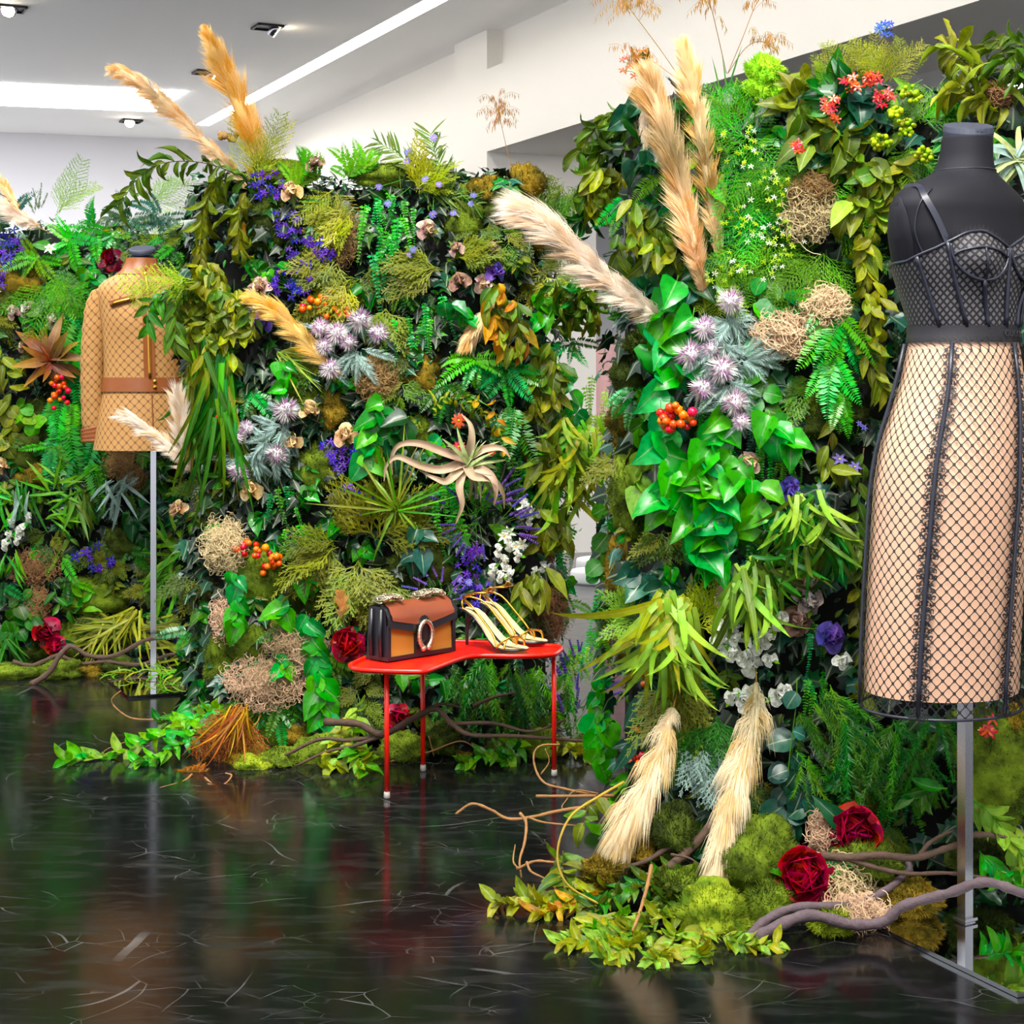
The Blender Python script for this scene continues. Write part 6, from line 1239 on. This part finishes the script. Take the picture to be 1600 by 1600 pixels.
for i, (pts, n, L) in enumerate((([(1500, 1240, .2), (1540, 1265, .25), (1570, 1300, .28), (1600, 1340, .3)], 18, 54), ([(1480, 1232, .15), (1440, 1235, .15), (1425, 1250, .15)], 8, 50), ([(1530, 1330, .25), (1560, 1360, .28), (1590, 1370, .3)], 14, 46), ([(1570, 1340, .25), (1600, 1320, .25)], 8, 50))):
    vine('leafy_sprig', ['green leafy branch arching right of the near steel post', 'leafy branch tip left of the near steel post', 'leafy sprig at the lower right corner', 'leafy sprig at the right frame edge'][i], 'sprig', 'A', pts, 'ovate', ['paleg', 'midgreen', 'vivid', 'paleg'][i], n, L, 50, .6, .3, .12)
cluster('red_flowers', 'red flower sprig right of the near steel post', 'A', 1545, 1135, 26, 30, 7, 11, [('berryr', 'berryo')], 'floret', nl=3, lmat='paleg', LL=50, cat='flower', part='floret', off=.13)
tuft('lavender', 'dark lavender spikes right of the skirt hem', 'lavender', 'A', 1556, 1115, 'lavender', ('stemg', 'violet'), 5, 50, 60, 120, .3, .1, 6, part='spike')
# moss of near wall
for i, (x, y, a, b, m, o) in enumerate(((985, 590, 60, 80, 'mossd', .04), (980, 650, 56, 90, 'mosso', .05), (985, 770, 66, 130, 'mossg', .06), (978, 895, 66, 160, 'mosso', .06), (1290, 655, 140, 70, 'mossd', .03), (972, 1000, 56, 90, 'mosso', .05), (1005, 540, 60, 50, 'mossd', .01), (1560, 1200, 130, 200, 'mossg', .05), (1570, 1120, 70, 90, 'mosso', .03), (1280, 1150, 80, 80, 'mossd', .0), (1070, 200, 60, 90, 'mossd', .0), (1350, 1060, 70, 70, 'mossd', .0))):
    moss(['dark moss below the pale pink plume', 'ochre moss at the gap edge', 'green moss slab at the gap edge', 'ochre moss slab at the lower gap edge', 'dark moss shelf left of the skirt', 'ochre moss behind the willow spray', 'dark moss beside the dark leaves', 'large green moss slab right of the near steel post', 'ochre moss right of the skirt hem', 'dark moss patch behind the feathery ferns', 'dark moss behind the tan plumes', 'dark moss behind the skirt hem'][i] + ', near wall', 'A', x, y, a, b, m, .06, o, 2200)
for i, (x, y, a, b, m) in enumerate(((1262, 330, 70, 90, 'lichen'), (1265, 300, 60, 50, 'lichenb'), (1225, 520, 90, 70, 'lichen'), (1285, 480, 70, 60, 'lichen'))):
    lichen(['grey dry tangle inside the pale ferns', 'brown dry tangle above the pale ferns', 'wiry grey tangle right of the thistle group', 'wiry grey tangle above the boston fern'][i], 'A', x, y, a, b, m, .05, .10, 420, .07)
# mounds, peonies, branches and leaf sprays at the foot of the near wall
for i, (x, y, Y, a, b, m, dp) in enumerate(((1180, 1340, 3.36, 120, 130, 'mossg', .09), (1112, 1425, 3.24, 125, 90, 'mossl', .10), (1200, 1412, 3.28, 90, 80, 'mossg', .08), (1052, 1300, 3.46, 70, 90, 'mossd', .08), (1000, 1330, 3.5, 80, 60, 'mosso', .08), (1350, 1350, 3.36, 110, 70, 'mossg', .08), (1300, 1435, 3.2, 70, 40, 'mossl', .06), (1060, 1380, 3.34, 90, 50, 'mossg', .07), (1420, 1400, 3.28, 100, 50, 'mosso', .07), (1530, 1340, 3.4, 100, 60, 'mossd', .08), (1500, 1440, 3.5, 60, 40, 'mossd', .06), (940, 1360, 3.4, 60, 40, 'mosso', .06))):
    moss(['tall green moss mound right of the long cream plume', 'bright yellow green moss mound at the foot of the cream plume', 'green moss mound left of the nearest peony', 'dark moss mound between the two cream plumes', 'ochre moss at the tip of the left cream plume', 'green moss mound below the shaded peony', 'small bright moss pad in front of the branch', 'green moss among the floor leaves', 'ochre moss under the long branches', 'dark moss behind the near steel post', 'dark moss at the mirror base', 'ochre moss at the twig ends'][i], 'A', x, y, a, b, m, dp, hair=2600, hl=.010, p0=at(x, y, Y))
for i, (x, y, Y, a, b) in enumerate(((1315, 1385, 3.32, 90, 90), (1288, 1305, 3.46, 44, 80), (1335, 1420, 3.22, 90, 40))):
    lichen(['grey curly moss between the two crimson peonies', 'grey curly moss above the nearest peony', 'grey curly moss under the long branch'][i], 'A', x, y, a, b, 'lichen', .06, hair=520, hl=.06, p0=at(x, y, Y))
bloom('peony', 'crimson peony nearest the camera on the moss mound', 'A', 1256, 1366, 118, ('redp', 'redp'), 46, off=.40, tilt=(-.1, .1), lmat='bright', flat=95, pl=.85)
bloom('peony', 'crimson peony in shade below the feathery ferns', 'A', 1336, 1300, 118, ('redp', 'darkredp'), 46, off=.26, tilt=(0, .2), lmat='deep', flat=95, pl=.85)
twig('long purple grey branch snaking in front of the mirror base', [(1160, 1478, 3.12), (1200, 1455, 3.12), (1262, 1430, 3.13), (1330, 1444, 3.13), (1380, 1440, 3.13), (1412, 1415, 3.12), (1480, 1396, 3.10), (1540, 1378, 3.08), (1605, 1398, 3.06)], .0122, 'barkp', .009)
twig('forked purple grey branch above the long snaking one', [(1158, 1476, 3.14), (1200, 1436, 3.16), (1250, 1417, 3.18), (1335, 1414, 3.2), (1385, 1390, 3.24), (1420, 1362, 3.3), (1418, 1345, 3.32)], .0105, 'barkp', .006)
twig('grey branch crossing below the shaded peony', [(1282, 1337, 3.3), (1325, 1340, 3.28), (1375, 1336, 3.26), (1430, 1340, 3.26), (1480, 1325, 3.27), (1500, 1318, 3.28)], .009, 'bark', .006, subs=[([(1325, 1341, 3.28), (1370, 1356, 3.26), (1420, 1365, 3.25), (1480, 1364, 3.25), (1545, 1372, 3.25)], .006), ([(1437, 1337, 3.27), (1455, 1315, 3.28), (1490, 1297, 3.3)], .006)])
twig('grey branch tip right of the near steel post', [(1500, 1306, 3.3), (1540, 1304, 3.28), (1578, 1310, 3.27)], .008, 'bark')
twig('dark forked branch behind the long cream plume', [(1112, 1290, 3.45), (1080, 1325, 3.4), (1052, 1350, 3.36), (1030, 1368, 3.34)], .011, 'bark', .009, subs=[([(1072, 1325, 3.4), (1045, 1325, 3.4), (1010, 1345, 3.4), (960, 1360, 3.4), (900, 1374, 3.4)], .007), ([(1048, 1335, 3.35), (1075, 1340, 3.34), (1092, 1350, 3.33)], .003)])
twig('thin bare twig rising from the yellow leaves', [(1018, 1352, 3.28), (1010, 1390, 3.22), (998, 1430, 3.15), (988, 1455, 3.12)], .004, 'barkc', .003)
twig('crooked bare twig reaching far left over the floor', [(945, 1258, 3.7), (880, 1266, 3.72), (825, 1278, 3.74), (792, 1279, 3.75), (768, 1266, 3.75), (738, 1256, 3.75), (712, 1272, 3.75)], .0045, 'barkc', .003, subs=[([(825, 1277, 3.74), (850, 1285, 3.7), (900, 1290, 3.68)], .003)])
twig('hanging crooked twig pointing down at the floor', [(813, 1271, 3.7), (822, 1285, 3.64), (820, 1315, 3.56), (812, 1345, 3.5), (815, 1372, 3.48)], .004, 'barkc', .002, subs=[([(810, 1358, 3.49), (802, 1345, 3.5), (805, 1320, 3.54)], .0025)])
twig('twisting twig lying above the yellow leaf tip', [(808, 1358, 3.48), (835, 1346, 3.46), (860, 1347, 3.44), (900, 1352, 3.42), (960, 1345, 3.42)], .0035, 'barkc', .002, subs=[([(823, 1347, 3.47), (830, 1362, 3.44), (855, 1375, 3.4), (873, 1394, 3.36)], .003)])
twig('curling vine tendril in front of the right table leg', [(950, 1250, 3.8), (915, 1240, 3.84), (880, 1232, 3.88), (852, 1224, 3.9), (838, 1205, 3.92), (834, 1180, 3.93), (845, 1165, 3.93), (875, 1163, 3.93)], .0035, 'barkc', .002, subs=[([(845, 1210, 3.91), (858, 1190, 3.91), (852, 1170, 3.91)], .002), ([(935, 1240, 3.82), (900, 1235, 3.84), (885, 1250, 3.84), (878, 1262, 3.82), (890, 1268, 3.8)], .002)])
twig('straight pale cut twig beside the curling tendril', [(960, 1243, 3.72), (900, 1244, 3.76), (838, 1244, 3.8)], .0035, 'barkc', .0035)
twig('long arching yellow vine stem over the floor leaves', [(975, 1222, 3.5), (935, 1245, 3.46), (895, 1272, 3.42), (875, 1310, 3.38), (872, 1350, 3.34), (890, 1385, 3.3), (935, 1412, 3.26)], .003, 'strawg', .002)
spray_floor('dull leaves hanging from twigs above the bare floor', [(935, 1240, 3.7), (918, 1262, 3.66), (912, 1290, 3.62)], 'ovate', ['oliveg', 'olive'], 6, 46, up=-.6, wide=1.3)
for i, (P, n, L, m) in enumerate((
  ([(960, 1385, 3.36), (900, 1402, 3.33), (840, 1410, 3.32), (775, 1412, 3.31)], 40, 44, ['yellowg', 'olive', 'yellowg']),
  ([(930, 1395, 3.32), (880, 1420, 3.28), (840, 1428, 3.27)], 22, 40, ['yellowg', 'goldleaf', 'yellowg']),
  ([(1060, 1360, 3.36), (1000, 1385, 3.32), (950, 1405, 3.29), (920, 1430, 3.25)], 38, 42, ['oliveg', 'midgreen', 'olive']),
  ([(1100, 1365, 3.36), (1060, 1385, 3.32), (1030, 1420, 3.26)], 26, 42, ['oliveg', 'olive']),
  ([(1010, 1450, 3.18), (960, 1465, 3.13), (920, 1475, 3.11), (885, 1480, 3.1)], 34, 44, ['yellowg', 'paleg']),
  ([(1020, 1455, 3.16), (980, 1485, 3.08), (945, 1505, 3.02)], 26, 44, ['yellowg', 'yellowg', 'paleg']),
  ([(1060, 1460, 3.14), (1040, 1490, 3.06), (1020, 1512, 3.0)], 26, 44, ['yellowg', 'paleg']),
  ([(1100, 1455, 3.14), (1090, 1485, 3.07), (1095, 1505, 3.02)], 24, 42, ['yellowg', 'paleg']),
  ([(1130, 1462, 3.12), (1165, 1478, 3.09), (1215, 1480, 3.09)], 22, 40, ['yellowg', 'paleg']),
  ([(980, 1425, 3.24), (940, 1445, 3.2), (925, 1455, 3.18)], 20, 40, ['yellowg', 'fernlime']),
  ([(1060, 1430, 3.2), (1010, 1440, 3.18), (980, 1455, 3.15)], 22, 42, ['yellowg', 'paleg', 'olive']),
  ([(880, 1330, 3.45), (880, 1365, 3.38), (885, 1395, 3.33)], 10, 54, ['oliveg', 'olive']))):
    spray_floor(['yellow leafy branch reaching left across the black floor', 'short golden leafy branch on the left floor edge', 'dull green leafy branch in the middle of the floor leaves', 'dull leafy branch below the left cream plume', 'yellow leafy branch pointing left at the front', 'yellow leafy branch at the very front of the pile', 'yellow leafy branch at the front, third from left', 'yellow leafy branch in front of the bright moss mound', 'yellow leafy branch right of the bright moss mound', 'yellow leafy branch at the left of the front pile', 'yellow leafy branch across the middle of the front pile', 'dull leaves on the arching vine stem'][i], P, 'ovate', m, int(n*1.55), L*.95, up=.5, group='leafy branches on the near floor', wide=1.0)
vine('trailing_vine', 'long thin trailing stem below the white roses', 'vine', 'A', [(1245, 1060, .14), (1244, 1100, .15), (1235, 1170, .15), (1230, 1225, .15)], 'round', 'bluegreen', 3, 30, 70, .2, .3)

# ================================================================== FARTHEST WALL
plume('pale pampas plume at the left frame edge', 'C', [(62, 356, 6.2), (35, 342, 6.15), (0, 322, 6.1), (-40, 305, 6.1)], 36, 'plumep', 2600)
plume('thin pampas stalk above the left frame edge plume', 'C', [(30, 330, 6.2), (15, 305, 6.2), (0, 275, 6.2)], 18, 'plumew', 900)
fern('pale feathery fern standing on the far wall top', 'C', 92, 335, 'plumosa', 'paleg', 4, 95, 50, 75, out=.1, off=-.05)
fern('small dark fern tips left of the pale feathery fern', 'C', 60, 330, 'foxtail', 'oliveg', 5, 45, 60, 120, out=.1, off=-.05)
fern('pale fern behind the arching garland', 'C', 235, 320, 'plumosa', 'paleg', 5, 75, 10, 80, out=.1, off=-.02)
for i, (x, y, k, m, n, L, a0, a1) in enumerate(((110, 375, 'boston', 'vivid', 8, 60, 0, 360), (145, 360, 'boston', 'bright', 7, 55, 0, 360), (75, 445, 'plumosa', 'fernlime', 8, 90, 180, 400), (105, 450, 'plumosa', 'vivid', 8, 90, 200, 340), (60, 400, 'boston', 'fernlime', 7, 60, 100, 380), (130, 440, 'boston', 'midgreen', 6, 60, 150, 330), (95, 430, 'plumosa', 'lime', 6, 70, 230, 310), (20, 340, 'boston', 'bluegreen', 6, 60, 30, 200), (250, 340, 'boston', 'bluegreen', 8, 60, 100, 380), (205, 345, 'boston', 'deep', 8, 60, 100, 380), (175, 365, 'boston', 'bright', 7, 55, 150, 390), (245, 380, 'plumosa', 'limeyel', 6, 60, 20, 160))):
    fern(['bright fern below the far wall top', 'fern left of the dark red flower', 'soft light fern left of the jacket', 'soft fern beside the jacket sleeve', 'light fern below the white flower', 'dark fern above the jacket shoulder', 'lime fern strands left of the jacket shoulder', 'blue green fern at the far left top', 'blue green fern behind the form neck', 'dark fern above the dark red flower', 'bright fern above the jacket collar', 'lime fern right of the form neck'][i], 'C', x, y, k, m, n, L, a0, a1, off=.08)
for i, (x, y, m, n, L) in enumerate(((108, 500, 'bright', 9, 95), (112, 545, 'vivid', 8, 90), (105, 640, 'vivid', 9, 95), (100, 690, 'bright', 8, 90), (140, 700, 'bright', 7, 80), (215, 790, 'bright', 5, 70), (150, 735, 'midgreen', 6, 60))):
    hang(['hanging fern left of the jacket sleeve, upper', 'hanging fern left of the jacket sleeve, lower', 'long hanging fern left of the leather cuff', 'hanging fern tips below the leather cuff', 'hanging fern under the jacket cuff', 'thin hanging fern left of the slim steel post', 'dark hanging fern under the tan skirt'][i], 'C', x, y, 'boston' if i < 5 else 'button', m, n, L)
bloom('ranunculus', 'glossy dark red flower beside the form neck cap', 'C', 172, 403, 36, ('darkredp', 'darkredp'), 22, off=.12, lmat='deep')
daisy('white_flower', 'single white flower with yellow centre on the far wall', 'C', [(78, 388)], 24, 'whitep', 'yellowc', 'star', nl=3, lkey='ovate')
for i, (x, y, d, mt) in enumerate(((20, 488, 24, ('duskp', 'whitep')), (40, 482, 26, ('duskp', 'whitep')), (82, 500, 30, ('duskp', 'whitep')), (35, 540, 20, ('brownp', 'duskp')), (2, 728, 26, ('tanp', 'duskp')))):
    bloom('orchid', ['pale pink blossom at the left frame edge', 'pale pink blossom second from the left edge', 'pale pink blossom above the rusty bromeliad', 'small brown pink blossom left of the bromeliad', 'pink rose at the left edge below the round leaves'][i], 'C', x, y, d, mt, 10, leaves=0)
tuft('bromeliad', 'rusty dark red bromeliad left of the jacket sleeve', 'bromeliad', 'C', 80, 565, 'lance', 'darkrust', 16, 64, 20, 220, .7, .14, 4, wide=2.2)
tuft('bromeliad', 'lower leaves of the rusty bromeliad', 'bromeliad', 'C', 82, 568, 'lance', 'darkrust', 7, 46, 220, 370, .7, .14, 4, wide=2.2)
cluster('red_berries', 'hanging red berry strand left of the jacket sleeve', 'C', 92, 615, 30, 60, 20, 10, ['berryr', 'berryo'], nl=4, lmat='silver', LL=32, off=.14)
for i, (x, y, a, b, n) in enumerate(((10, 395, 40, 70, 14), (25, 375, 30, 40, 8), (2, 440, 16, 30, 5), (148, 870, 60, 44, 14), (290, 990, 30, 50, 9))):
    cluster('violet_flowers', ['violet flowers at the far left below the plume', 'violet flowers right below the left plume', 'violet bud at the left frame edge', 'dim violet flowers low on the far wall', 'dim violet flowers right of the slim steel post'][i], 'C', x, y, a, b, n, 9, [('violet', 'lilac')], 'floret', nl=3, lmat='silver', LL=20, cat='flower', part='floret', group='violet flower clusters, far wall')
for i, (x, y) in enumerate(((45, 808), (18, 815), (30, 830), (15, 838), (35, 825), (28, 842), (8, 850))):
    bloom('white_rose', ['highest', 'left', 'central', 'lower left', 'right', 'lowest', 'leftmost'][i] + ' small white flower of the far wall bunch', 'C', x, y, 20, ('whitep', 'whitep'), 9, leaves=1, off=.13, lmat='vivid', group='white flowers of the far wall')
for i, (pts, n, L, m, key) in enumerate((([(10, 620), (20, 660), (10, 700)], 8, 26, 'olive', 'round'), ([(40, 620), (35, 650), (55, 665)], 8, 24, 'fernlime', 'round'), ([(30, 930), (28, 960), (25, 990), (10, 985)], 10, 24, 'midgreen', 'round'), ([(50, 915), (45, 950), (48, 970)], 7, 24, 'midgreen', 'round'), ([(0, 540), (10, 580), (18, 620)], 7, 46, 'olive', 'ovate'), ([(200, 800), (215, 830), (235, 845)], 8, 26, 'deep', 'heart'), ([(235, 790), (240, 815)], 4, 26, 'deep', 'heart'), ([(85, 920), (95, 945), (120, 960)], 6, 34, 'midgreen', 'ovate'), ([(130, 960), (128, 930)], 4, 36, 'fernlime', 'ovate'), ([(135, 420), (150, 440)], 5, 34, 'bright', 'heart'), ([(40, 470), (50, 500)], 5, 26, 'midgreen', 'round'))):
    vine('leaf_vine', ['faded round leaf vine at the left edge', 'light round leaf vine left of the ferns', 'round leaf vine low at the left edge', 'round leaf vine above the crimson peony at left', 'large faded leaves at the left frame edge', 'dark heart leaves left of the slim steel post', 'dark heart leaves right of the slim steel post', 'upright leaves above the dark moss', 'upright bright leaf left of the yellow grass', 'heart leaves above the jacket shoulder', 'round leaves under the pink blossoms'][i], 'vine', 'C', pts, key, m, n, L, 55, .2, .5, .10)
for i, (x, y, n, L, a0, a1, m) in enumerate(((40, 760, 14, 60, -110, -60, ['midgreen', 'silver']), (125, 770, 18, 75, -120, -40, ['oliveg', 'fernlime']), (95, 760, 14, 65, -40, 200, ['fernlime']), (15, 785, 14, 60, 120, 300, ['fernlime', 'vivid']), (85, 800, 14, 60, -40, 60, ['fernlime', 'lime']), (20, 870, 12, 50, -120, -50, ['vivid', 'fernlime']), (180, 760, 12, 60, 200, 330, ['oliveg', 'silver']), (280, 860, 20, 70, 60, 300, ['lime', 'fernlime']), (290, 900, 18, 70, 200, 340, ['lime', 'fernlime']), (255, 900, 14, 60, 180, 330, ['fernlime']))):
    tuft('sedge_tuft', ['narrow leaves hanging at the far left', 'drooping narrow leaves under the tan skirt', 'thin leaves spreading under the cuff', 'light needle leaves behind the white flowers', 'lime needle sprig right of the white flowers', 'needle leaves below the white flowers', 'grey green needles left of the slim steel post', 'lime grass right of the slim steel post, upper', 'lime grass right of the slim steel post, lower', 'lime tufts touching the slim steel post'][i], 'grass', 'C', x, y, 'lance', m, n, L, a0, a1, .5, .1, 14, wide=.8, group='grass tufts of the far wall')
tuft('rosemary', 'silvery lilac rosemary sprig left of the slim steel post', 'sprig', 'C', 210, 745, 'foxtail', 'silver', 6, 75, 190, 250, .5, .1, 10, part='frond')
for i, (x, y, n, L, a0, a1) in enumerate(((185, 975, 30, 75, 150, 290), (210, 960, 26, 75, 180, 300), (230, 985, 22, 70, -60, 40), (260, 970, 20, 80, -40, 40), (160, 985, 20, 60, 180, 290), (15, 1000, 18, 70, -110, -30), (290, 1020, 18, 60, 150, 330))):
    tuft('yellow_sedge', ['yellow grass clump left of the slim steel post', 'yellow grass beside the slim steel post', 'yellow grass right of the slim steel post', 'thin yellow blades at the middle wall corner', 'short yellow grass left at the branch', 'green grass clump at the lower left edge', 'yellow grass behind the branch at right'][i], 'grass', 'C', x, y, 'grass', ['yellowg', 'yellowg', 'olive'] if i != 5 else ['midgreen'], n, L, a0, a1, .5, .13, 14, wide=1.8, nor=Vector((0, -1, .3)), group='yellow grass at the far wall foot')
bloom('peony', 'crimson peony low on the far wall at left', 'C', 70, 988, 56, ('redp', 'darkredp'), 26, off=.2, lmat='deep', flat=88, pl=.78)
bloom('peony', 'lower half of the crimson peonies at far left', 'C', 85, 1008, 44, ('redp', 'redp'), 20, off=.22, lmat='deep', flat=88, pl=.78)
for i, (x, y, a, b, m) in enumerate(((30, 440, 90, 70, 'mosso'), (15, 480, 60, 60, 'mossd'), (40, 700, 90, 80, 'mossd'), (55, 740, 60, 50, 'mosso'), (150, 930, 110, 70, 'mossg'), (125, 1000, 60, 80, 'mossg'), (60, 655, 60, 60, 'mossd'), (190, 850, 60, 60, 'mossd'), (55, 1020, 40, 40, 'mossd'))):
    moss(['ochre moss under the white flower', 'dark moss at the left below the violets', 'dark brown moss below the round leaves', 'ochre moss above the narrow leaves', 'green moss slab above the yellow grass', 'green moss right of the crimson peony', 'dark moss beside the red berry strand', 'dark moss left of the slim steel post', 'small moss ball below the crimson peony'][i] + ', far wall', 'C', x, y, a, b, m, .08, .02)
for i, (x, y, a, b) in enumerate(((55, 885, 80, 60), (190, 720, 70, 50), (60, 940, 34, 50), (210, 745, 40, 40))):
    lichen(['brown curly tangle below the white flowers', 'brown tangle under the tan skirt', 'small brown strand above the crimson peony', 'grey tangle beside the slim steel post'][i] + ', far wall', 'C', x, y, a, b, 'lichenb', .06, hair=380)
for i, (x, y, Y, a, b, m) in enumerate(((20, 1052, 6.0, 90, 34, 'mossg'), (100, 1048, 6.0, 70, 34, 'mossg'), (140, 1050, 6.05, 50, 26, 'mosso'), (-30, 1050, 6.0, 70, 34, 'mossg'), (180, 1040, 6.1, 60, 24, 'mossd'))):
    moss(['green moss at the floor edge at far left', 'green moss right of the leaning twig', 'ochre moss left of the mirror base', 'green moss at the left frame edge floor', 'dark moss behind the mirror base'][i], 'C', x, y, a, b, m, .10, p0=at(x, y, Y))
twig('long wavy branch crossing the slim steel post', [(48, 1070, 5.82), (75, 1052, 5.84), (95, 1022, 5.86), (112, 1010, 5.88), (140, 1025, 5.88), (180, 1024, 5.88), (228, 1000, 5.88), (270, 996, 5.9), (335, 984, 5.95)], .011, 'bark', .006)
twig('lower wavy branch behind the slim steel post', [(20, 1034, 6.0), (50, 1040, 6.0), (82, 1027, 6.0), (95, 1025, 6.0), (125, 1037, 6.02), (165, 1034, 6.03), (220, 1038, 6.04), (270, 1022, 6.05), (330, 1028, 6.06)], .009, 'bark', .005)
for i, P in enumerate(([(340, 1040, 5.9), (280, 1046, 5.92), (220, 1050, 5.92), (160, 1055, 5.92)], [(350, 1050, 5.8), (300, 1054, 5.8), (250, 1054, 5.82)])):
    spray_floor(['yellow green grassy branch lying behind the mirror base', 'yellow green grassy branch at the middle wall corner'][i], P, 'lance', ['yellowg', 'lime', 'paleg'], 40, 34, up=.6, wide=.9)

# ================================================================== unremarkable filler sprigs between the rest
FILL = [('ivy_sprig', 'ivy', ['deep', 'bluegreen', 'midgreen'], 9, 34, (180, 360)), ('leaf_sprig', 'ovate', ['midgreen', 'oliveg', 'olive'], 11, 34, (190, 350)),
        ('heart_sprig', 'heart', ['midgreen', 'bright', 'deep'], 8, 32, (190, 350)), ('fern_sprig', 'boston', ['midgreen', 'fernlime', 'bright'], 6, 66, (180, 360)), ('cedar_sprig', 'cedar', ['cedar', 'oliveg'], 5, 64, (180, 360))]
USED = set()
WN = {'A': 'near', 'B': 'middle', 'C': 'far'}
FN = {'ivy_sprig': 'ivy leaf', 'leaf_sprig': 'pointed leaf', 'heart_sprig': 'heart leaf', 'fern_sprig': 'fern', 'cedar_sprig': 'cedar'}
for w, (x0, x1, y0, y1, st, tgt) in {'A': (985, 1590, 160, 1330, 56, 55), 'B': (310, 900, 280, 1140, 44, 95), 'C': (-10, 330, 345, 1010, 38, 70)}.items():
    cand = []
    y = y0
    while y < y1:
        x = x0
        while x < x1:
            px, py = x+rnd(-15, 15), y+rnd(-15, 15); x += st
            if w == 'A' and px > 1370 and 280 < py < 1090: continue
            if w == 'C' and 140 < px < 290 and 440 < py < 690: continue
            cl = min([math.hypot(px-q[1], py-q[2]) for q in TAKEN if q[0] == w]+[999]); cand.append((cl, px, py))
        y += st
    cand.sort(reverse=True)
    for cl, px, py in cand[:tgt]:
        nm, key, mats, n, L, (a0, a1) = random.choice(FILL); sc = 1.15 if w == 'A' else (.9 if w == 'B' else .75)
        near = sorted((math.hypot(px-q[1], py-q[2]), q) for q in TAKEN if q[0] == w and len(q[4].split()) <= 9 and ',' not in q[4])
        lab = None
        for dd, q in near[:14]:
            dx, dy = q[1]-px, q[2]-py
            rel = ('left of' if dx > 0 else 'right of') if abs(dx) > abs(dy) else ('above' if dy > 0 else 'below')
            lab = f'small {FN[nm]} sprig {rel} the {q[4]}'
            if lab not in USED: break
        USED.add(lab)
        HOLD = len(TAKEN)
        tuft(nm, lab, 'sprig', w, px, py, key, mats, n, L*sc, a0, a1, .5, .06, 10, group=f'{FN[nm]} filler sprigs of the {WN[w]} wall', part='frond' if key in ('boston', 'cedar') else 'leaf')
        del TAKEN[HOLD:]
#print('OBJECTS TOTAL', len(bpy.data.objects), 'TRIS', sum(len(m.polygons) for m in bpy.data.meshes))
